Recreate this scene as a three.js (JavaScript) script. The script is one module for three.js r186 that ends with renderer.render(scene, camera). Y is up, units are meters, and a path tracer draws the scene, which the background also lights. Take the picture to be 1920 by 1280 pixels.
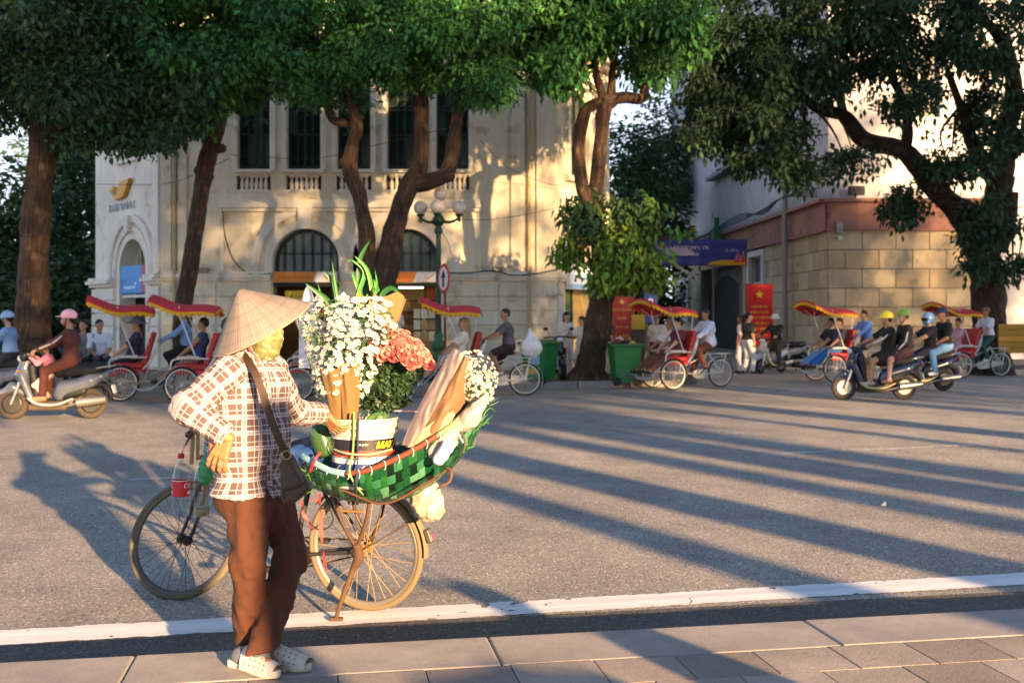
import * as THREE from 'three';
import { mergeGeometries } from 'three/addons/utils/BufferGeometryUtils.js';
import { RoundedBoxGeometry } from 'three/addons/geometries/RoundedBoxGeometry.js';
import { ImprovedNoise } from 'three/addons/math/ImprovedNoise.js';

// ---------------------------------------------------------------- camera, sky, sun, exposure
const scene = new THREE.Scene();
const EYE = 1.62, FOC = 2000, HORIZON = 598;          // eye height (m), focal length and horizon row at 1920 x 1280
const camera = new THREE.PerspectiveCamera(2 * Math.atan(640 / FOC) * 180 / Math.PI, 1.5, 0.1, 600);
camera.position.set(0, EYE, 0);
camera.lookAt(0, EYE, -10);
camera.setViewOffset(1920, 1280, 0, 640 - HORIZON, 1920, 1280);
camera.focus = 5.3;
camera.userData.fStop = 3.6;
camera.updateProjectionMatrix();
const renderer = new THREE.WebGLRenderer({ antialias: true });
renderer.toneMapping = THREE.LinearToneMapping;
renderer.toneMappingExposure = 4.95;
renderer.shadowMap.enabled = true;
const SUN_AZ = 30 * Math.PI / 180, SUN_EL = 10.2 * Math.PI / 180;   // low late sun behind the camera, to the right
const sunDir = new THREE.Vector3(Math.sin(SUN_AZ) * Math.cos(SUN_EL), Math.sin(SUN_EL), Math.cos(SUN_AZ) * Math.cos(SUN_EL));
const sun = new THREE.DirectionalLight(new THREE.Color().setRGB(1.0, 0.645, 0.335), 5);
sun.position.copy(sunDir).multiplyScalar(90).add(new THREE.Vector3(0, 0, -15));
sun.target.position.set(0, 0, -15);
sun.castShadow = true;
sun.shadow.mapSize.set(4096, 4096);
Object.assign(sun.shadow.camera, { left: -45, right: 45, top: 40, bottom: -40, near: 1, far: 200 });
sun.shadow.radius = 1.2;
scene.add(sun, sun.target);
{ // hazy late-afternoon sky: pale at the horizon, blue overhead
  const w = 256, h = 128, d = new Float32Array(w * h * 4);
  for (let j = 0; j < h; j++) {
    const el = Math.max(0, ((j + 0.5) / h - 0.5) * Math.PI);
    const t = Math.pow(1 - Math.sin(el), 3.0);
    for (let i = 0; i < w; i++) {
      const k = (j * w + i) * 4;
      d[k] = 0.038 + 0.40 * t; d[k + 1] = 0.076 + 0.40 * t; d[k + 2] = 0.15 + 0.385 * t; d[k + 3] = 1;
    }
  }
  const sky = new THREE.DataTexture(d, w, h, THREE.RGBAFormat, THREE.FloatType);
  sky.mapping = THREE.EquirectangularReflectionMapping;
  sky.magFilter = sky.minFilter = THREE.LinearFilter;
  sky.needsUpdate = true;
  scene.background = sky; scene.environment = sky;
}

// ---------------------------------------------------------------- helpers
const V = (x, y, z) => new THREE.Vector3(x, y, z);
const P = (x, y, Z) => V((x - 960) * Z / FOC, EYE - (y - HORIZON) * Z / FOC, -Z);   // a photo point measured at depth Z, in metres
let seed = 12345;
function rnd() { seed |= 0; seed = seed + 0x6D2B79F5 | 0; let t = Math.imul(seed ^ seed >>> 15, 1 | seed); t = t + Math.imul(t ^ t >>> 7, 61 | t) ^ t; return ((t ^ t >>> 14) >>> 0) / 4294967296; }
const R = (a, b) => a + (b - a) * rnd();
const reseed = s => { seed = s; };
const pick = a => a[Math.floor(rnd() * a.length)];
const noiseGen = new ImprovedNoise();
const N3 = (x, y, z) => noiseGen.noise(x + 31.7, y + 17.3, z + 5.1);
const fbm = (x, y, z, o = 4) => { let s = 0, a = 0.5; for (let i = 0; i < o; i++) { s += a * N3(x, y, z); x *= 2.03; y *= 2.03; z *= 2.03; a *= 0.5; } return s; };
const clamp = (x, a = 0, b = 1) => Math.min(b, Math.max(a, x));
const lerp = (a, b, t) => a + (b - a) * t;
const smooth = (a, b, x) => { const t = clamp((x - a) / (b - a)); return t * t * (3 - 2 * t); };

const taken = {};
function numbered(name) { taken[name] = (taken[name] ?? -1) + 1; return taken[name] ? `${name}_${String(taken[name]).padStart(3, '0')}` : name; }
function tag(o, label, category, group) { o.userData.label = label; o.userData.category = category; if (group) o.userData.group = group; return o; }
function thing(name, label, category, group) { const o = new THREE.Group(); o.name = numbered(name); scene.add(o); return tag(o, label, category, group); }
function part(parent, name, geo, mat, label) {
  const m = new THREE.Mesh(geo, mat); m.name = name; m.castShadow = m.receiveShadow = true; parent.add(m);
  if (label) m.userData.label = label;
  return m;
}
function single(name, geo, mat, label, category, group) { const m = part(scene, numbered(name), geo, mat); return tag(m, label, category, group); }
function struct(name, geo, mat) { const m = part(scene, numbered(name), geo, mat); m.userData.kind = 'structure'; return m; }
function copyOf(o, label, name) { const c = o.clone(); c.name = numbered(name ?? o.name.replace(/_\d{3}$/, '')); c.userData = { ...o.userData, label }; scene.add(c); return c; }

function mg(list) {
  const all = list.flat(9).filter(Boolean).map(g => g.index ? g.toNonIndexed() : g);
  const withColor = all.every(g => g.attributes.color);
  const out = all.map(g => {
    const o = new THREE.BufferGeometry();
    o.setAttribute('position', g.attributes.position);
    if (!g.attributes.normal) g.computeVertexNormals();
    o.setAttribute('normal', g.attributes.normal);
    o.setAttribute('uv', g.attributes.uv ?? new THREE.BufferAttribute(new Float32Array(g.attributes.position.count * 2), 2));
    if (withColor) o.setAttribute('color', g.attributes.color);
    return o;
  });
  return mergeGeometries(out);
}
const box = (x, y, z, w, h, d) => new THREE.BoxGeometry(w, h, d).translate(x, y, z);
const rbox = (x, y, z, w, h, d, r = 0.01, s = 2) => new RoundedBoxGeometry(w, h, d, s, Math.min(r, w / 2.01, h / 2.01, d / 2.01)).translate(x, y, z);
const sph = (x, y, z, r, w = 14, h = 10) => new THREE.SphereGeometry(r, w, h).translate(x, y, z);
const ell = (x, y, z, a, b, c, w = 14, h = 10) => new THREE.SphereGeometry(1, w, h).scale(a, b, c).translate(x, y, z);
const UPV = V(0, 1, 0);
function orient(g, from, to) { const d = to.clone().sub(from); const q = new THREE.Quaternion().setFromUnitVectors(UPV, d.clone().normalize()); return g.applyQuaternion(q).translate(from.x, from.y, from.z); }
function rod(a, b, r, seg = 7, r2 = r) { a = a.isVector3 ? a : V(...a); b = b.isVector3 ? b : V(...b); const L = a.distanceTo(b); return orient(new THREE.CylinderGeometry(r2, r, L, seg, 1).translate(0, L / 2, 0), a, b); }
// tube along a smooth curve with radii that change; pts: arrays [x, y, z] or Vector3
function limb(pts, radii, seg = 8, per = 4, rough = 0, closedEnds = true) {
  const p = pts.map(q => q.isVector3 ? q : V(...q));
  const curve = new THREE.CatmullRomCurve3(p, false, 'centripetal');
  const n = (p.length - 1) * per, pos = [], uv = [], idx = [];
  let nor = null, len = 0, last = null;
  for (let i = 0; i <= n; i++) {
    const t = i / n, c = curve.getPoint(t), tan = curve.getTangent(t).normalize();
    if (last) len += c.distanceTo(last); last = c;
    if (!nor) nor = Math.abs(tan.y) < 0.9 ? V(0, 1, 0).cross(tan).normalize() : V(1, 0, 0).cross(tan).normalize();
    nor.sub(tan.clone().multiplyScalar(nor.dot(tan))).normalize();
    const bin = tan.clone().cross(nor), f = t * (p.length - 1), k = Math.min(p.length - 2, Math.floor(f));
    const r = Array.isArray(radii) ? lerp(radii[k], radii[k + 1], f - k) : radii;
    for (let j = 0; j <= seg; j++) {
      const a = j / seg * Math.PI * 2, jj = j % seg, aa = jj / seg * Math.PI * 2;
      const rr = rough ? r * (1 + rough * (fbm(Math.cos(aa) * 1.3 + c.x * 0.6, c.y * 1.4, Math.sin(aa) * 1.3 + c.z * 0.6, 3) * 1.6)) : r;
      pos.push(c.x + (nor.x * Math.cos(a) + bin.x * Math.sin(a)) * rr, c.y + (nor.y * Math.cos(a) + bin.y * Math.sin(a)) * rr, c.z + (nor.z * Math.cos(a) + bin.z * Math.sin(a)) * rr);
      uv.push(j / seg * Math.max(0.05, Array.isArray(radii) ? radii[0] : radii) * 6.28, len);
    }
  }
  const w = seg + 1;
  for (let i = 0; i < n; i++) for (let j = 0; j < seg; j++) { const a = i * w + j, b = a + 1, c = a + w, d = c + 1; idx.push(a, b, c, b, d, c); }
  if (closedEnds) for (const [row, flip] of [[0, 1], [n, 0]]) { for (let j = 1; j < seg - 1; j++) { const a = row * w; flip ? idx.push(a, a + j + 1, a + j) : idx.push(a, a + j, a + j + 1); } }
  const g = new THREE.BufferGeometry();
  g.setAttribute('position', new THREE.Float32BufferAttribute(pos, 3)); g.setAttribute('uv', new THREE.Float32BufferAttribute(uv, 2)); g.setIndex(idx); g.computeVertexNormals();
  return g;
}
const lathe = (pts, seg = 20) => new THREE.LatheGeometry(pts.map(p => new THREE.Vector2(...p)), seg);
function poly(pts, depth, bevel = 0, curveSegments = 10) { // outline in x, y, centred on z = 0
  const s = pts.isShape ? pts : new THREE.Shape(pts.map(p => new THREE.Vector2(...p)));
  const d = Math.max(0.001, depth - 2 * bevel);
  return new THREE.ExtrudeGeometry(s, { depth: d, bevelEnabled: bevel > 0, bevelSize: bevel, bevelThickness: bevel, bevelSegments: 2, bevelOffset: -bevel, curveSegments }).translate(0, 0, -d / 2);
}
function splineShape(pts, n = 40) { const c = new THREE.CatmullRomCurve3(pts.map(p => V(p[0], p[1], 0)), true, 'centripetal'); return c.getPoints(n).slice(0, -1).map(p => [p.x, p.y]); }
function sheet(a, b, nu, nv, fn) { // parametric sheet, fn(u, v) -> [x, y, z, u?, v?]
  const pos = [], uv = [], idx = [];
  for (let j = 0; j <= nv; j++) for (let i = 0; i <= nu; i++) { const q = fn(i / nu, j / nv); pos.push(q[0], q[1], q[2]); uv.push(q[3] ?? i / nu * a, q[4] ?? j / nv * b); }
  for (let j = 0; j < nv; j++) for (let i = 0; i < nu; i++) { const k = j * (nu + 1) + i; idx.push(k, k + 1, k + nu + 1, k + 1, k + nu + 2, k + nu + 1); }
  const g = new THREE.BufferGeometry(); g.setAttribute('position', new THREE.Float32BufferAttribute(pos, 3)); g.setAttribute('uv', new THREE.Float32BufferAttribute(uv, 2)); g.setIndex(idx); g.computeVertexNormals(); return g;
}
function tint(g, r, gg, b) { const n = g.attributes.position.count, c = new Float32Array(n * 3); for (let i = 0; i < n; i++) { c[i * 3] = r; c[i * 3 + 1] = gg; c[i * 3 + 2] = b; } g.setAttribute('color', new THREE.BufferAttribute(c, 3)); return g; }
function uvScale(g, su, sv = su) { const a = g.attributes.uv; for (let i = 0; i < a.count; i++) a.setXY(i, a.getX(i) * su, a.getY(i) * sv); return g; }
function uvBox(g, s = 1) { // uv in metres from the dominant axis of each face
  g = g.index ? g.toNonIndexed() : g; const p = g.attributes.position, uv = new Float32Array(p.count * 2), a = V(0, 0, 0), b = V(0, 0, 0), c = V(0, 0, 0);
  for (let i = 0; i < p.count; i += 3) {
    a.fromBufferAttribute(p, i); b.fromBufferAttribute(p, i + 1); c.fromBufferAttribute(p, i + 2);
    const n = b.clone().sub(a).cross(c.clone().sub(a)); const ax = Math.abs(n.x), ay = Math.abs(n.y), az = Math.abs(n.z);
    for (let k = 0; k < 3; k++) { const q = [a, b, c][k]; const w = ay >= ax && ay >= az ? [q.x, q.z] : ax > az ? [q.z, q.y] : [q.x, q.y]; uv[(i + k) * 2] = w[0] * s; uv[(i + k) * 2 + 1] = w[1] * s; }
  }
  g.setAttribute('uv', new THREE.BufferAttribute(uv, 2)); return g;
}

// ---------------------------------------------------------------- textures and materials
function dataTex(n, fn, srgb = true) {
  const d = new Uint8Array(n * n * 4);
  for (let j = 0; j < n; j++) for (let i = 0; i < n; i++) { const c = fn(i / n, j / n, i, j), k = (j * n + i) * 4; d[k] = clamp(c[0], 0, 255); d[k + 1] = clamp(c[1], 0, 255); d[k + 2] = clamp(c[2], 0, 255); d[k + 3] = 255; }
  const t = new THREE.DataTexture(d, n, n); t.wrapS = t.wrapT = THREE.RepeatWrapping; t.magFilter = THREE.LinearFilter; t.minFilter = THREE.LinearMipmapLinearFilter; t.generateMipmaps = true;
  if (srgb) t.colorSpace = THREE.SRGBColorSpace; t.needsUpdate = true; return t;
}
function hash2(x, y, s) { let h = Math.imul(x, 374761393) ^ Math.imul(y, 668265263) ^ Math.imul(s, 2147483647 - 61); h = Math.imul(h ^ h >>> 13, 1274126177); return ((h ^ h >>> 16) >>> 0) / 4294967296; }
function tileNoise(u, v, f, o = 4, zs = 0, fy = f) { // value noise that repeats over 0..1
  let s = 0, a = 0.75;
  for (let k = 0; k < o; k++) {
    const x = u * f, y = v * fy, xi = Math.floor(x), yi = Math.floor(y); let fx = x - xi, gy = y - yi; fx = fx * fx * (3 - 2 * fx); gy = gy * gy * (3 - 2 * gy);
    const x0 = xi % f, x1 = (xi + 1) % f, y0 = yi % fy, y1 = (yi + 1) % fy, z = zs + k * 57;
    s += a * (lerp(lerp(hash2(x0, y0, z), hash2(x1, y0, z), fx), lerp(hash2(x0, y1, z), hash2(x1, y1, z), fx), gy) - 0.5);
    f *= 2; fy *= 2; a *= 0.55;
  }
  return s;
}
function canvasTex(w, h, draw, repeat) {
  const c = document.createElement('canvas'); c.width = w; c.height = h; const x = c.getContext('2d'); draw(x, w, h);
  const t = new THREE.CanvasTexture(c); t.colorSpace = THREE.SRGBColorSpace; if (repeat) t.wrapS = t.wrapT = THREE.RepeatWrapping; return t;
}
const mats = {};
function M(hex, rough = 0.7, extra = {}) { // plain material from an sRGB colour; shared
  const k = hex + '|' + rough + '|' + JSON.stringify(extra); if (mats[k]) return mats[k];
  const { physical, ...rest } = extra;
  return mats[k] = new (physical ? THREE.MeshPhysicalMaterial : THREE.MeshStandardMaterial)({ color: hex, roughness: rough, side: THREE.DoubleSide, ...rest });
}
const grain = dataTex(256, (u, v) => { const n = 128 + 70 * tileNoise(u, v, 24, 3) + R(-28, 28); return [n, n, n]; }, false);
const weave = dataTex(128, (u, v) => { const s = Math.sin(u * 201) * Math.sin(v * 201); const n = 150 + 60 * s + R(-20, 20); return [n, n, n]; }, false);
function cloth(hex, extra = {}) { return M(hex, 0.92, { bumpMap: weave, bumpScale: 0.0006, ...extra }); }
const chrome = M('#c9c6bd', 0.28, { metalness: 0.9 });
const whitePaint = M('#d8d3c4', 0.45);
const blackRubber = M('#1c1b1a', 0.85);
const dustyRubber = M('#40382f', 0.95);
const darkMetal = M('#25231f', 0.5, { metalness: 0.5 });
// ---------------------------------------------------------------- bodies from distance fields (surface nets)
function capsuleField(prims, k = 0.03) { // prims: {a, b, ra, rb} tapered capsules or {c, s} ellipsoids, optional own k
  const q = prims.map(p => {
    if (p.c) return { e: 1, c: p.c, s: p.s, k: p.k ?? k, m: Math.min(p.s.x, p.s.y, p.s.z), q: p.q ? p.q.clone().invert() : null };
    const d = p.b.clone().sub(p.a); return { a: p.a, d, l2: Math.max(1e-9, d.lengthSq()), ra: p.ra, rb: p.rb ?? p.ra, k: p.k ?? k };
  });
  const t = V(0, 0, 0);
  return (x, y, z) => {
    let s = 1e3;
    for (const p of q) {
      let d;
      if (p.e) {
        let ex = x - p.c.x, ey = y - p.c.y, ez = z - p.c.z;
        if (p.q) { t.set(ex, ey, ez).applyQuaternion(p.q); ex = t.x; ey = t.y; ez = t.z; }
        const k0 = Math.hypot(ex / p.s.x, ey / p.s.y, ez / p.s.z), k1 = Math.hypot(ex / p.s.x ** 2, ey / p.s.y ** 2, ez / p.s.z ** 2);
        d = k1 > 1e-9 ? k0 * (k0 - 1) / k1 : -p.m;
      } else {
        const px = x - p.a.x, py = y - p.a.y, pz = z - p.a.z, h = clamp((px * p.d.x + py * p.d.y + pz * p.d.z) / p.l2);
        d = Math.hypot(px - p.d.x * h, py - p.d.y * h, pz - p.d.z * h) - (p.ra + (p.rb - p.ra) * h);
      }
      const h = clamp(0.5 + 0.5 * (s - d) / p.k); s = s + (d - s) * h - p.k * h * (1 - h);
    }
    return s;
  };
}
function boundsOf(prims, pad = 0.03) {
  const lo = V(1e3, 1e3, 1e3), hi = V(-1e3, -1e3, -1e3);
  for (const p of prims) {
    if (p.c) { const r = Math.max(p.s.x, p.s.y, p.s.z); lo.min(p.c.clone().subScalar(r)); hi.max(p.c.clone().addScalar(r)); continue; }
    lo.min(p.a.clone().subScalar(p.ra)).min(p.b.clone().subScalar(p.rb ?? p.ra)); hi.max(p.a.clone().addScalar(p.ra)).max(p.b.clone().addScalar(p.rb ?? p.ra));
  }
  return [lo.subScalar(pad), hi.addScalar(pad)];
}
function netMesh(f, lo, hi, cell) {
  const nx = Math.ceil((hi.x - lo.x) / cell) + 1, ny = Math.ceil((hi.y - lo.y) / cell) + 1, nz = Math.ceil((hi.z - lo.z) / cell) + 1;
  const g = new Float32Array(nx * ny * nz), at = (i, j, k) => (k * ny + j) * nx + i;
  const BS = 4, far = cell * BS * 0.87 * 1.25 + 0.03; // blocks well away from the surface keep the value at their middle
  for (let K = 0; K < nz; K += BS) for (let J = 0; J < ny; J += BS) for (let I = 0; I < nx; I += BS) {
    const m = f(lo.x + (I + 1.5) * cell, lo.y + (J + 1.5) * cell, lo.z + (K + 1.5) * cell), skip = Math.abs(m) > far;
    for (let k = K; k < Math.min(nz, K + BS); k++) for (let j = J; j < Math.min(ny, J + BS); j++) for (let i = I; i < Math.min(nx, I + BS); i++) g[at(i, j, k)] = skip ? m : f(lo.x + i * cell, lo.y + j * cell, lo.z + k * cell);
  }
  const vid = new Int32Array(nx * ny * nz).fill(-1), pos = [], idx = [];
  const corner = [[0, 0, 0], [1, 0, 0], [0, 1, 0], [1, 1, 0], [0, 0, 1], [1, 0, 1], [0, 1, 1], [1, 1, 1]], edges = [[0, 1], [2, 3], [4, 5], [6, 7], [0, 2], [1, 3], [4, 6], [5, 7], [0, 4], [1, 5], [2, 6], [3, 7]];
  for (let k = 0; k < nz - 1; k++) for (let j = 0; j < ny - 1; j++) for (let i = 0; i < nx - 1; i++) {
    const o = at(i, j, k), sy = nx, sz = nx * ny; let neg = (g[o] < 0) + (g[o + 1] < 0) + (g[o + sy] < 0) + (g[o + sy + 1] < 0) + (g[o + sz] < 0) + (g[o + sz + 1] < 0) + (g[o + sz + sy] < 0) + (g[o + sz + sy + 1] < 0);
    if (neg === 0 || neg === 8) continue;
    const v = corner.map(c => g[at(i + c[0], j + c[1], k + c[2])]);
    let px = 0, py = 0, pz = 0, n = 0;
    for (const [a, b] of edges) if ((v[a] < 0) !== (v[b] < 0)) { const t = v[a] / (v[a] - v[b]); px += lerp(corner[a][0], corner[b][0], t); py += lerp(corner[a][1], corner[b][1], t); pz += lerp(corner[a][2], corner[b][2], t); n++; }
    vid[at(i, j, k)] = pos.length / 3; pos.push(lo.x + (i + px / n) * cell, lo.y + (j + py / n) * cell, lo.z + (k + pz / n) * cell);
  }
  const quad = (a, b, c, d, flip) => { if (a < 0 || b < 0 || c < 0 || d < 0) return; flip ? idx.push(a, c, b, a, d, c) : idx.push(a, b, c, a, c, d); };
  for (let k = 1; k < nz - 1; k++) for (let j = 1; j < ny - 1; j++) for (let i = 1; i < nx - 1; i++) {
    const v0 = g[at(i, j, k)] < 0;
    if (v0 !== (g[at(i + 1, j, k)] < 0)) quad(vid[at(i, j - 1, k - 1)], vid[at(i, j, k - 1)], vid[at(i, j, k)], vid[at(i, j - 1, k)], !v0);
    if (v0 !== (g[at(i, j + 1, k)] < 0)) quad(vid[at(i - 1, j, k - 1)], vid[at(i - 1, j, k)], vid[at(i, j, k)], vid[at(i, j, k - 1)], !v0);
    if (v0 !== (g[at(i, j, k + 1)] < 0)) quad(vid[at(i - 1, j - 1, k)], vid[at(i, j - 1, k)], vid[at(i, j, k)], vid[at(i - 1, j, k)], !v0);
  }
  const out = new THREE.BufferGeometry(); out.setAttribute('position', new THREE.Float32BufferAttribute(pos, 3)); out.setIndex(idx); out.computeVertexNormals(); return out;
}
function blob(prims, cell, k = 0.03, bump = null, pad = 0.03) {
  const f0 = capsuleField(prims, k), [lo, hi] = boundsOf(prims, pad + cell * 2);
  return netMesh(bump ? (x, y, z) => bump(f0(x, y, z), x, y, z) : f0, lo, hi, cell);
}
const cap = (a, b, ra, rb = ra, k) => ({ a, b, ra, rb, k });
const ball = (c, r, k) => ({ a: c, b: c, ra: r, rb: r, k });
const egg = (c, x, y, z, k, q) => ({ c, s: V(x, y, z), k, q });
function twoBone(a, c, l1, l2, pole) { // middle joint between a and c, bending towards pole; c is pulled in when out of reach
  const d = c.clone().sub(a), L = Math.min(d.length(), (l1 + l2) * 0.995); d.normalize();
  const end = a.clone().addScaledVector(d, L), x = (L * L + l1 * l1 - l2 * l2) / (2 * L), h = Math.sqrt(Math.max(0, l1 * l1 - x * x));
  const n = pole.clone().sub(d.clone().multiplyScalar(pole.dot(d))).normalize();
  return [a.clone().addScaledVector(d, x).addScaledVector(n, h), end];
}
// a hand, wrist at the origin, fingers along +x, palm towards -y, thumb on +z * side; curl 0 flat .. 1 fist
function handPrims(curl = 0.35, spread = 0.12, s = 1, side = 1) {
  const p = [], W = V(0, 0, 0);
  for (const z of [-0.03, -0.01, 0.011, 0.03]) p.push(cap(V(0.0, 0, z * 0.55), V(0.085, 0, z), 0.0145, 0.0105, 0.012));
  const len = [0.066, 0.082, 0.086, 0.078], zs = [-0.033, -0.011, 0.011, 0.032];
  zs.forEach((z, i) => {
    let q = V(0.082, 0, z), a = -curl * 0.5, L = len[i]; const sp = (i - 1.5) * spread;
    for (const [f, r0, r1] of [[0.45, 0.0098, 0.0092], [0.31, 0.0092, 0.0084], [0.24, 0.0084, 0.0068]]) {
      const e = q.clone().add(V(Math.cos(a) * L * f, Math.sin(a) * L * f, sp * L * f)); p.push(cap(q, e, r0, r1, 0.004)); q = e; a -= curl * 0.85;
    }
  });
  const t0 = V(0.02, -0.008, 0.028), t1 = V(0.055, -0.016 - curl * 0.012, 0.058), t2 = V(0.085, -0.02 - curl * 0.03, 0.064 - curl * 0.02), t3 = V(0.105, -0.024 - curl * 0.045, 0.062 - curl * 0.03);
  p.push(cap(t0, t1, 0.0165, 0.0125, 0.01), cap(t1, t2, 0.0118, 0.0105, 0.005), cap(t2, t3, 0.0105, 0.008, 0.005));
  for (const q of p) for (const v of [q.a, q.b]) { v.multiplyScalar(s); v.z *= side; }
  for (const q of p) { q.ra *= s; q.rb *= s; }
  return p;
}
const HANDS = {};
function handGeo(curl, side, cell = 0.006) { const k = curl + '_' + side + '_' + cell; return HANDS[k] ??= blob(handPrims(curl, 0.1, 1, side), cell, 0.006, null, 0.01); }
function placeHand(g, wrist, dir, palm) { // fingers along dir, palm facing "palm"
  const x = dir.clone().normalize(), y = palm.clone().negate(); y.sub(x.clone().multiplyScalar(y.dot(x))).normalize(); const z = x.clone().cross(y);
  return g.clone().applyMatrix4(new THREE.Matrix4().makeBasis(x, y, z).setPosition(wrist));
}
// head, facing +x, origin at the middle of the skull
const headPrims = () => [egg(V(-0.008, 0.022, 0), 0.098, 0.098, 0.077, 0.02), egg(V(0.022, -0.045, 0), 0.07, 0.078, 0.06, 0.03), ball(V(0.062, -0.1, 0), 0.022, 0.03),
  cap(V(0.092, 0.004, 0), V(0.108, -0.034, 0), 0.009, 0.014, 0.012), ball(V(0.092, 0.018, 0.03), 0.012, 0.02), ball(V(0.092, 0.018, -0.03), 0.012, 0.02),
  cap(V(0.088, -0.067, -0.018), V(0.088, -0.067, 0.018), 0.0085, 0.0085, 0.008), cap(V(0.084, -0.08, -0.014), V(0.084, -0.08, 0.014), 0.009, 0.009, 0.008),
  egg(V(-0.005, -0.01, 0.079), 0.02, 0.032, 0.012, 0.008), egg(V(-0.005, -0.01, -0.079), 0.02, 0.032, 0.012, 0.008)];
const HEAD = blob(headPrims(), 0.009, 0.02, (d, x, y, z) => { // eye sockets
  const e = Math.min(Math.hypot(x - 0.1, y - 0.001, z - 0.032), Math.hypot(x - 0.1, y - 0.001, z + 0.032)) - 0.016; return Math.max(d, -e); });
const EYES = mg([tint(sph(0.077, 0.001, 0.031, 0.0135, 8, 6), 0.75, 0.72, 0.68), tint(sph(0.077, 0.001, -0.031, 0.0135, 8, 6), 0.75, 0.72, 0.68), tint(sph(0.085, 0.001, 0.032, 0.0075, 8, 6), 0.01, 0.008, 0.006), tint(sph(0.085, 0.001, -0.032, 0.0075, 8, 6), 0.01, 0.008, 0.006),
  tint(box(0.096, 0.024, 0.032, 0.008, 0.006, 0.03), 0.02, 0.015, 0.012), tint(box(0.096, 0.024, -0.032, 0.008, 0.006, 0.03), 0.02, 0.015, 0.012)]);
const eyeMat = new THREE.MeshStandardMaterial({ vertexColors: true, roughness: 0.4 });
const strandBump = (d, x, y, z) => d + 0.004 * Math.sin(z * 260 + x * 60) * 0.6;
const HAIR = {
  short: blob([egg(V(-0.018, 0.042, 0), 0.1, 0.09, 0.083), egg(V(-0.055, 0.0, 0), 0.062, 0.07, 0.075)], 0.01, 0.02, strandBump),
  bald: blob([egg(V(-0.055, 0.0, 0), 0.056, 0.06, 0.081)], 0.01, 0.02, strandBump),
  long: blob([egg(V(-0.018, 0.042, 0), 0.103, 0.092, 0.087), egg(V(-0.06, -0.02, 0), 0.06, 0.1, 0.08), cap(V(-0.07, -0.05, 0), V(-0.1, -0.28, 0), 0.065, 0.045)], 0.011, 0.03, strandBump),
  bun: blob([egg(V(-0.018, 0.042, 0), 0.102, 0.09, 0.085), egg(V(-0.055, 0.0, 0), 0.06, 0.07, 0.077), ball(V(-0.13, 0.03, 0), 0.04)], 0.01, 0.02, strandBump),
};
const skinMats = ['#b98a66', '#a97853', '#c4977a', '#966a4a'].map(c => M(c, 0.62));
const hairMat = M('#17120e', 0.6), brownHair = M('#3a2416', 0.6);

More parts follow.
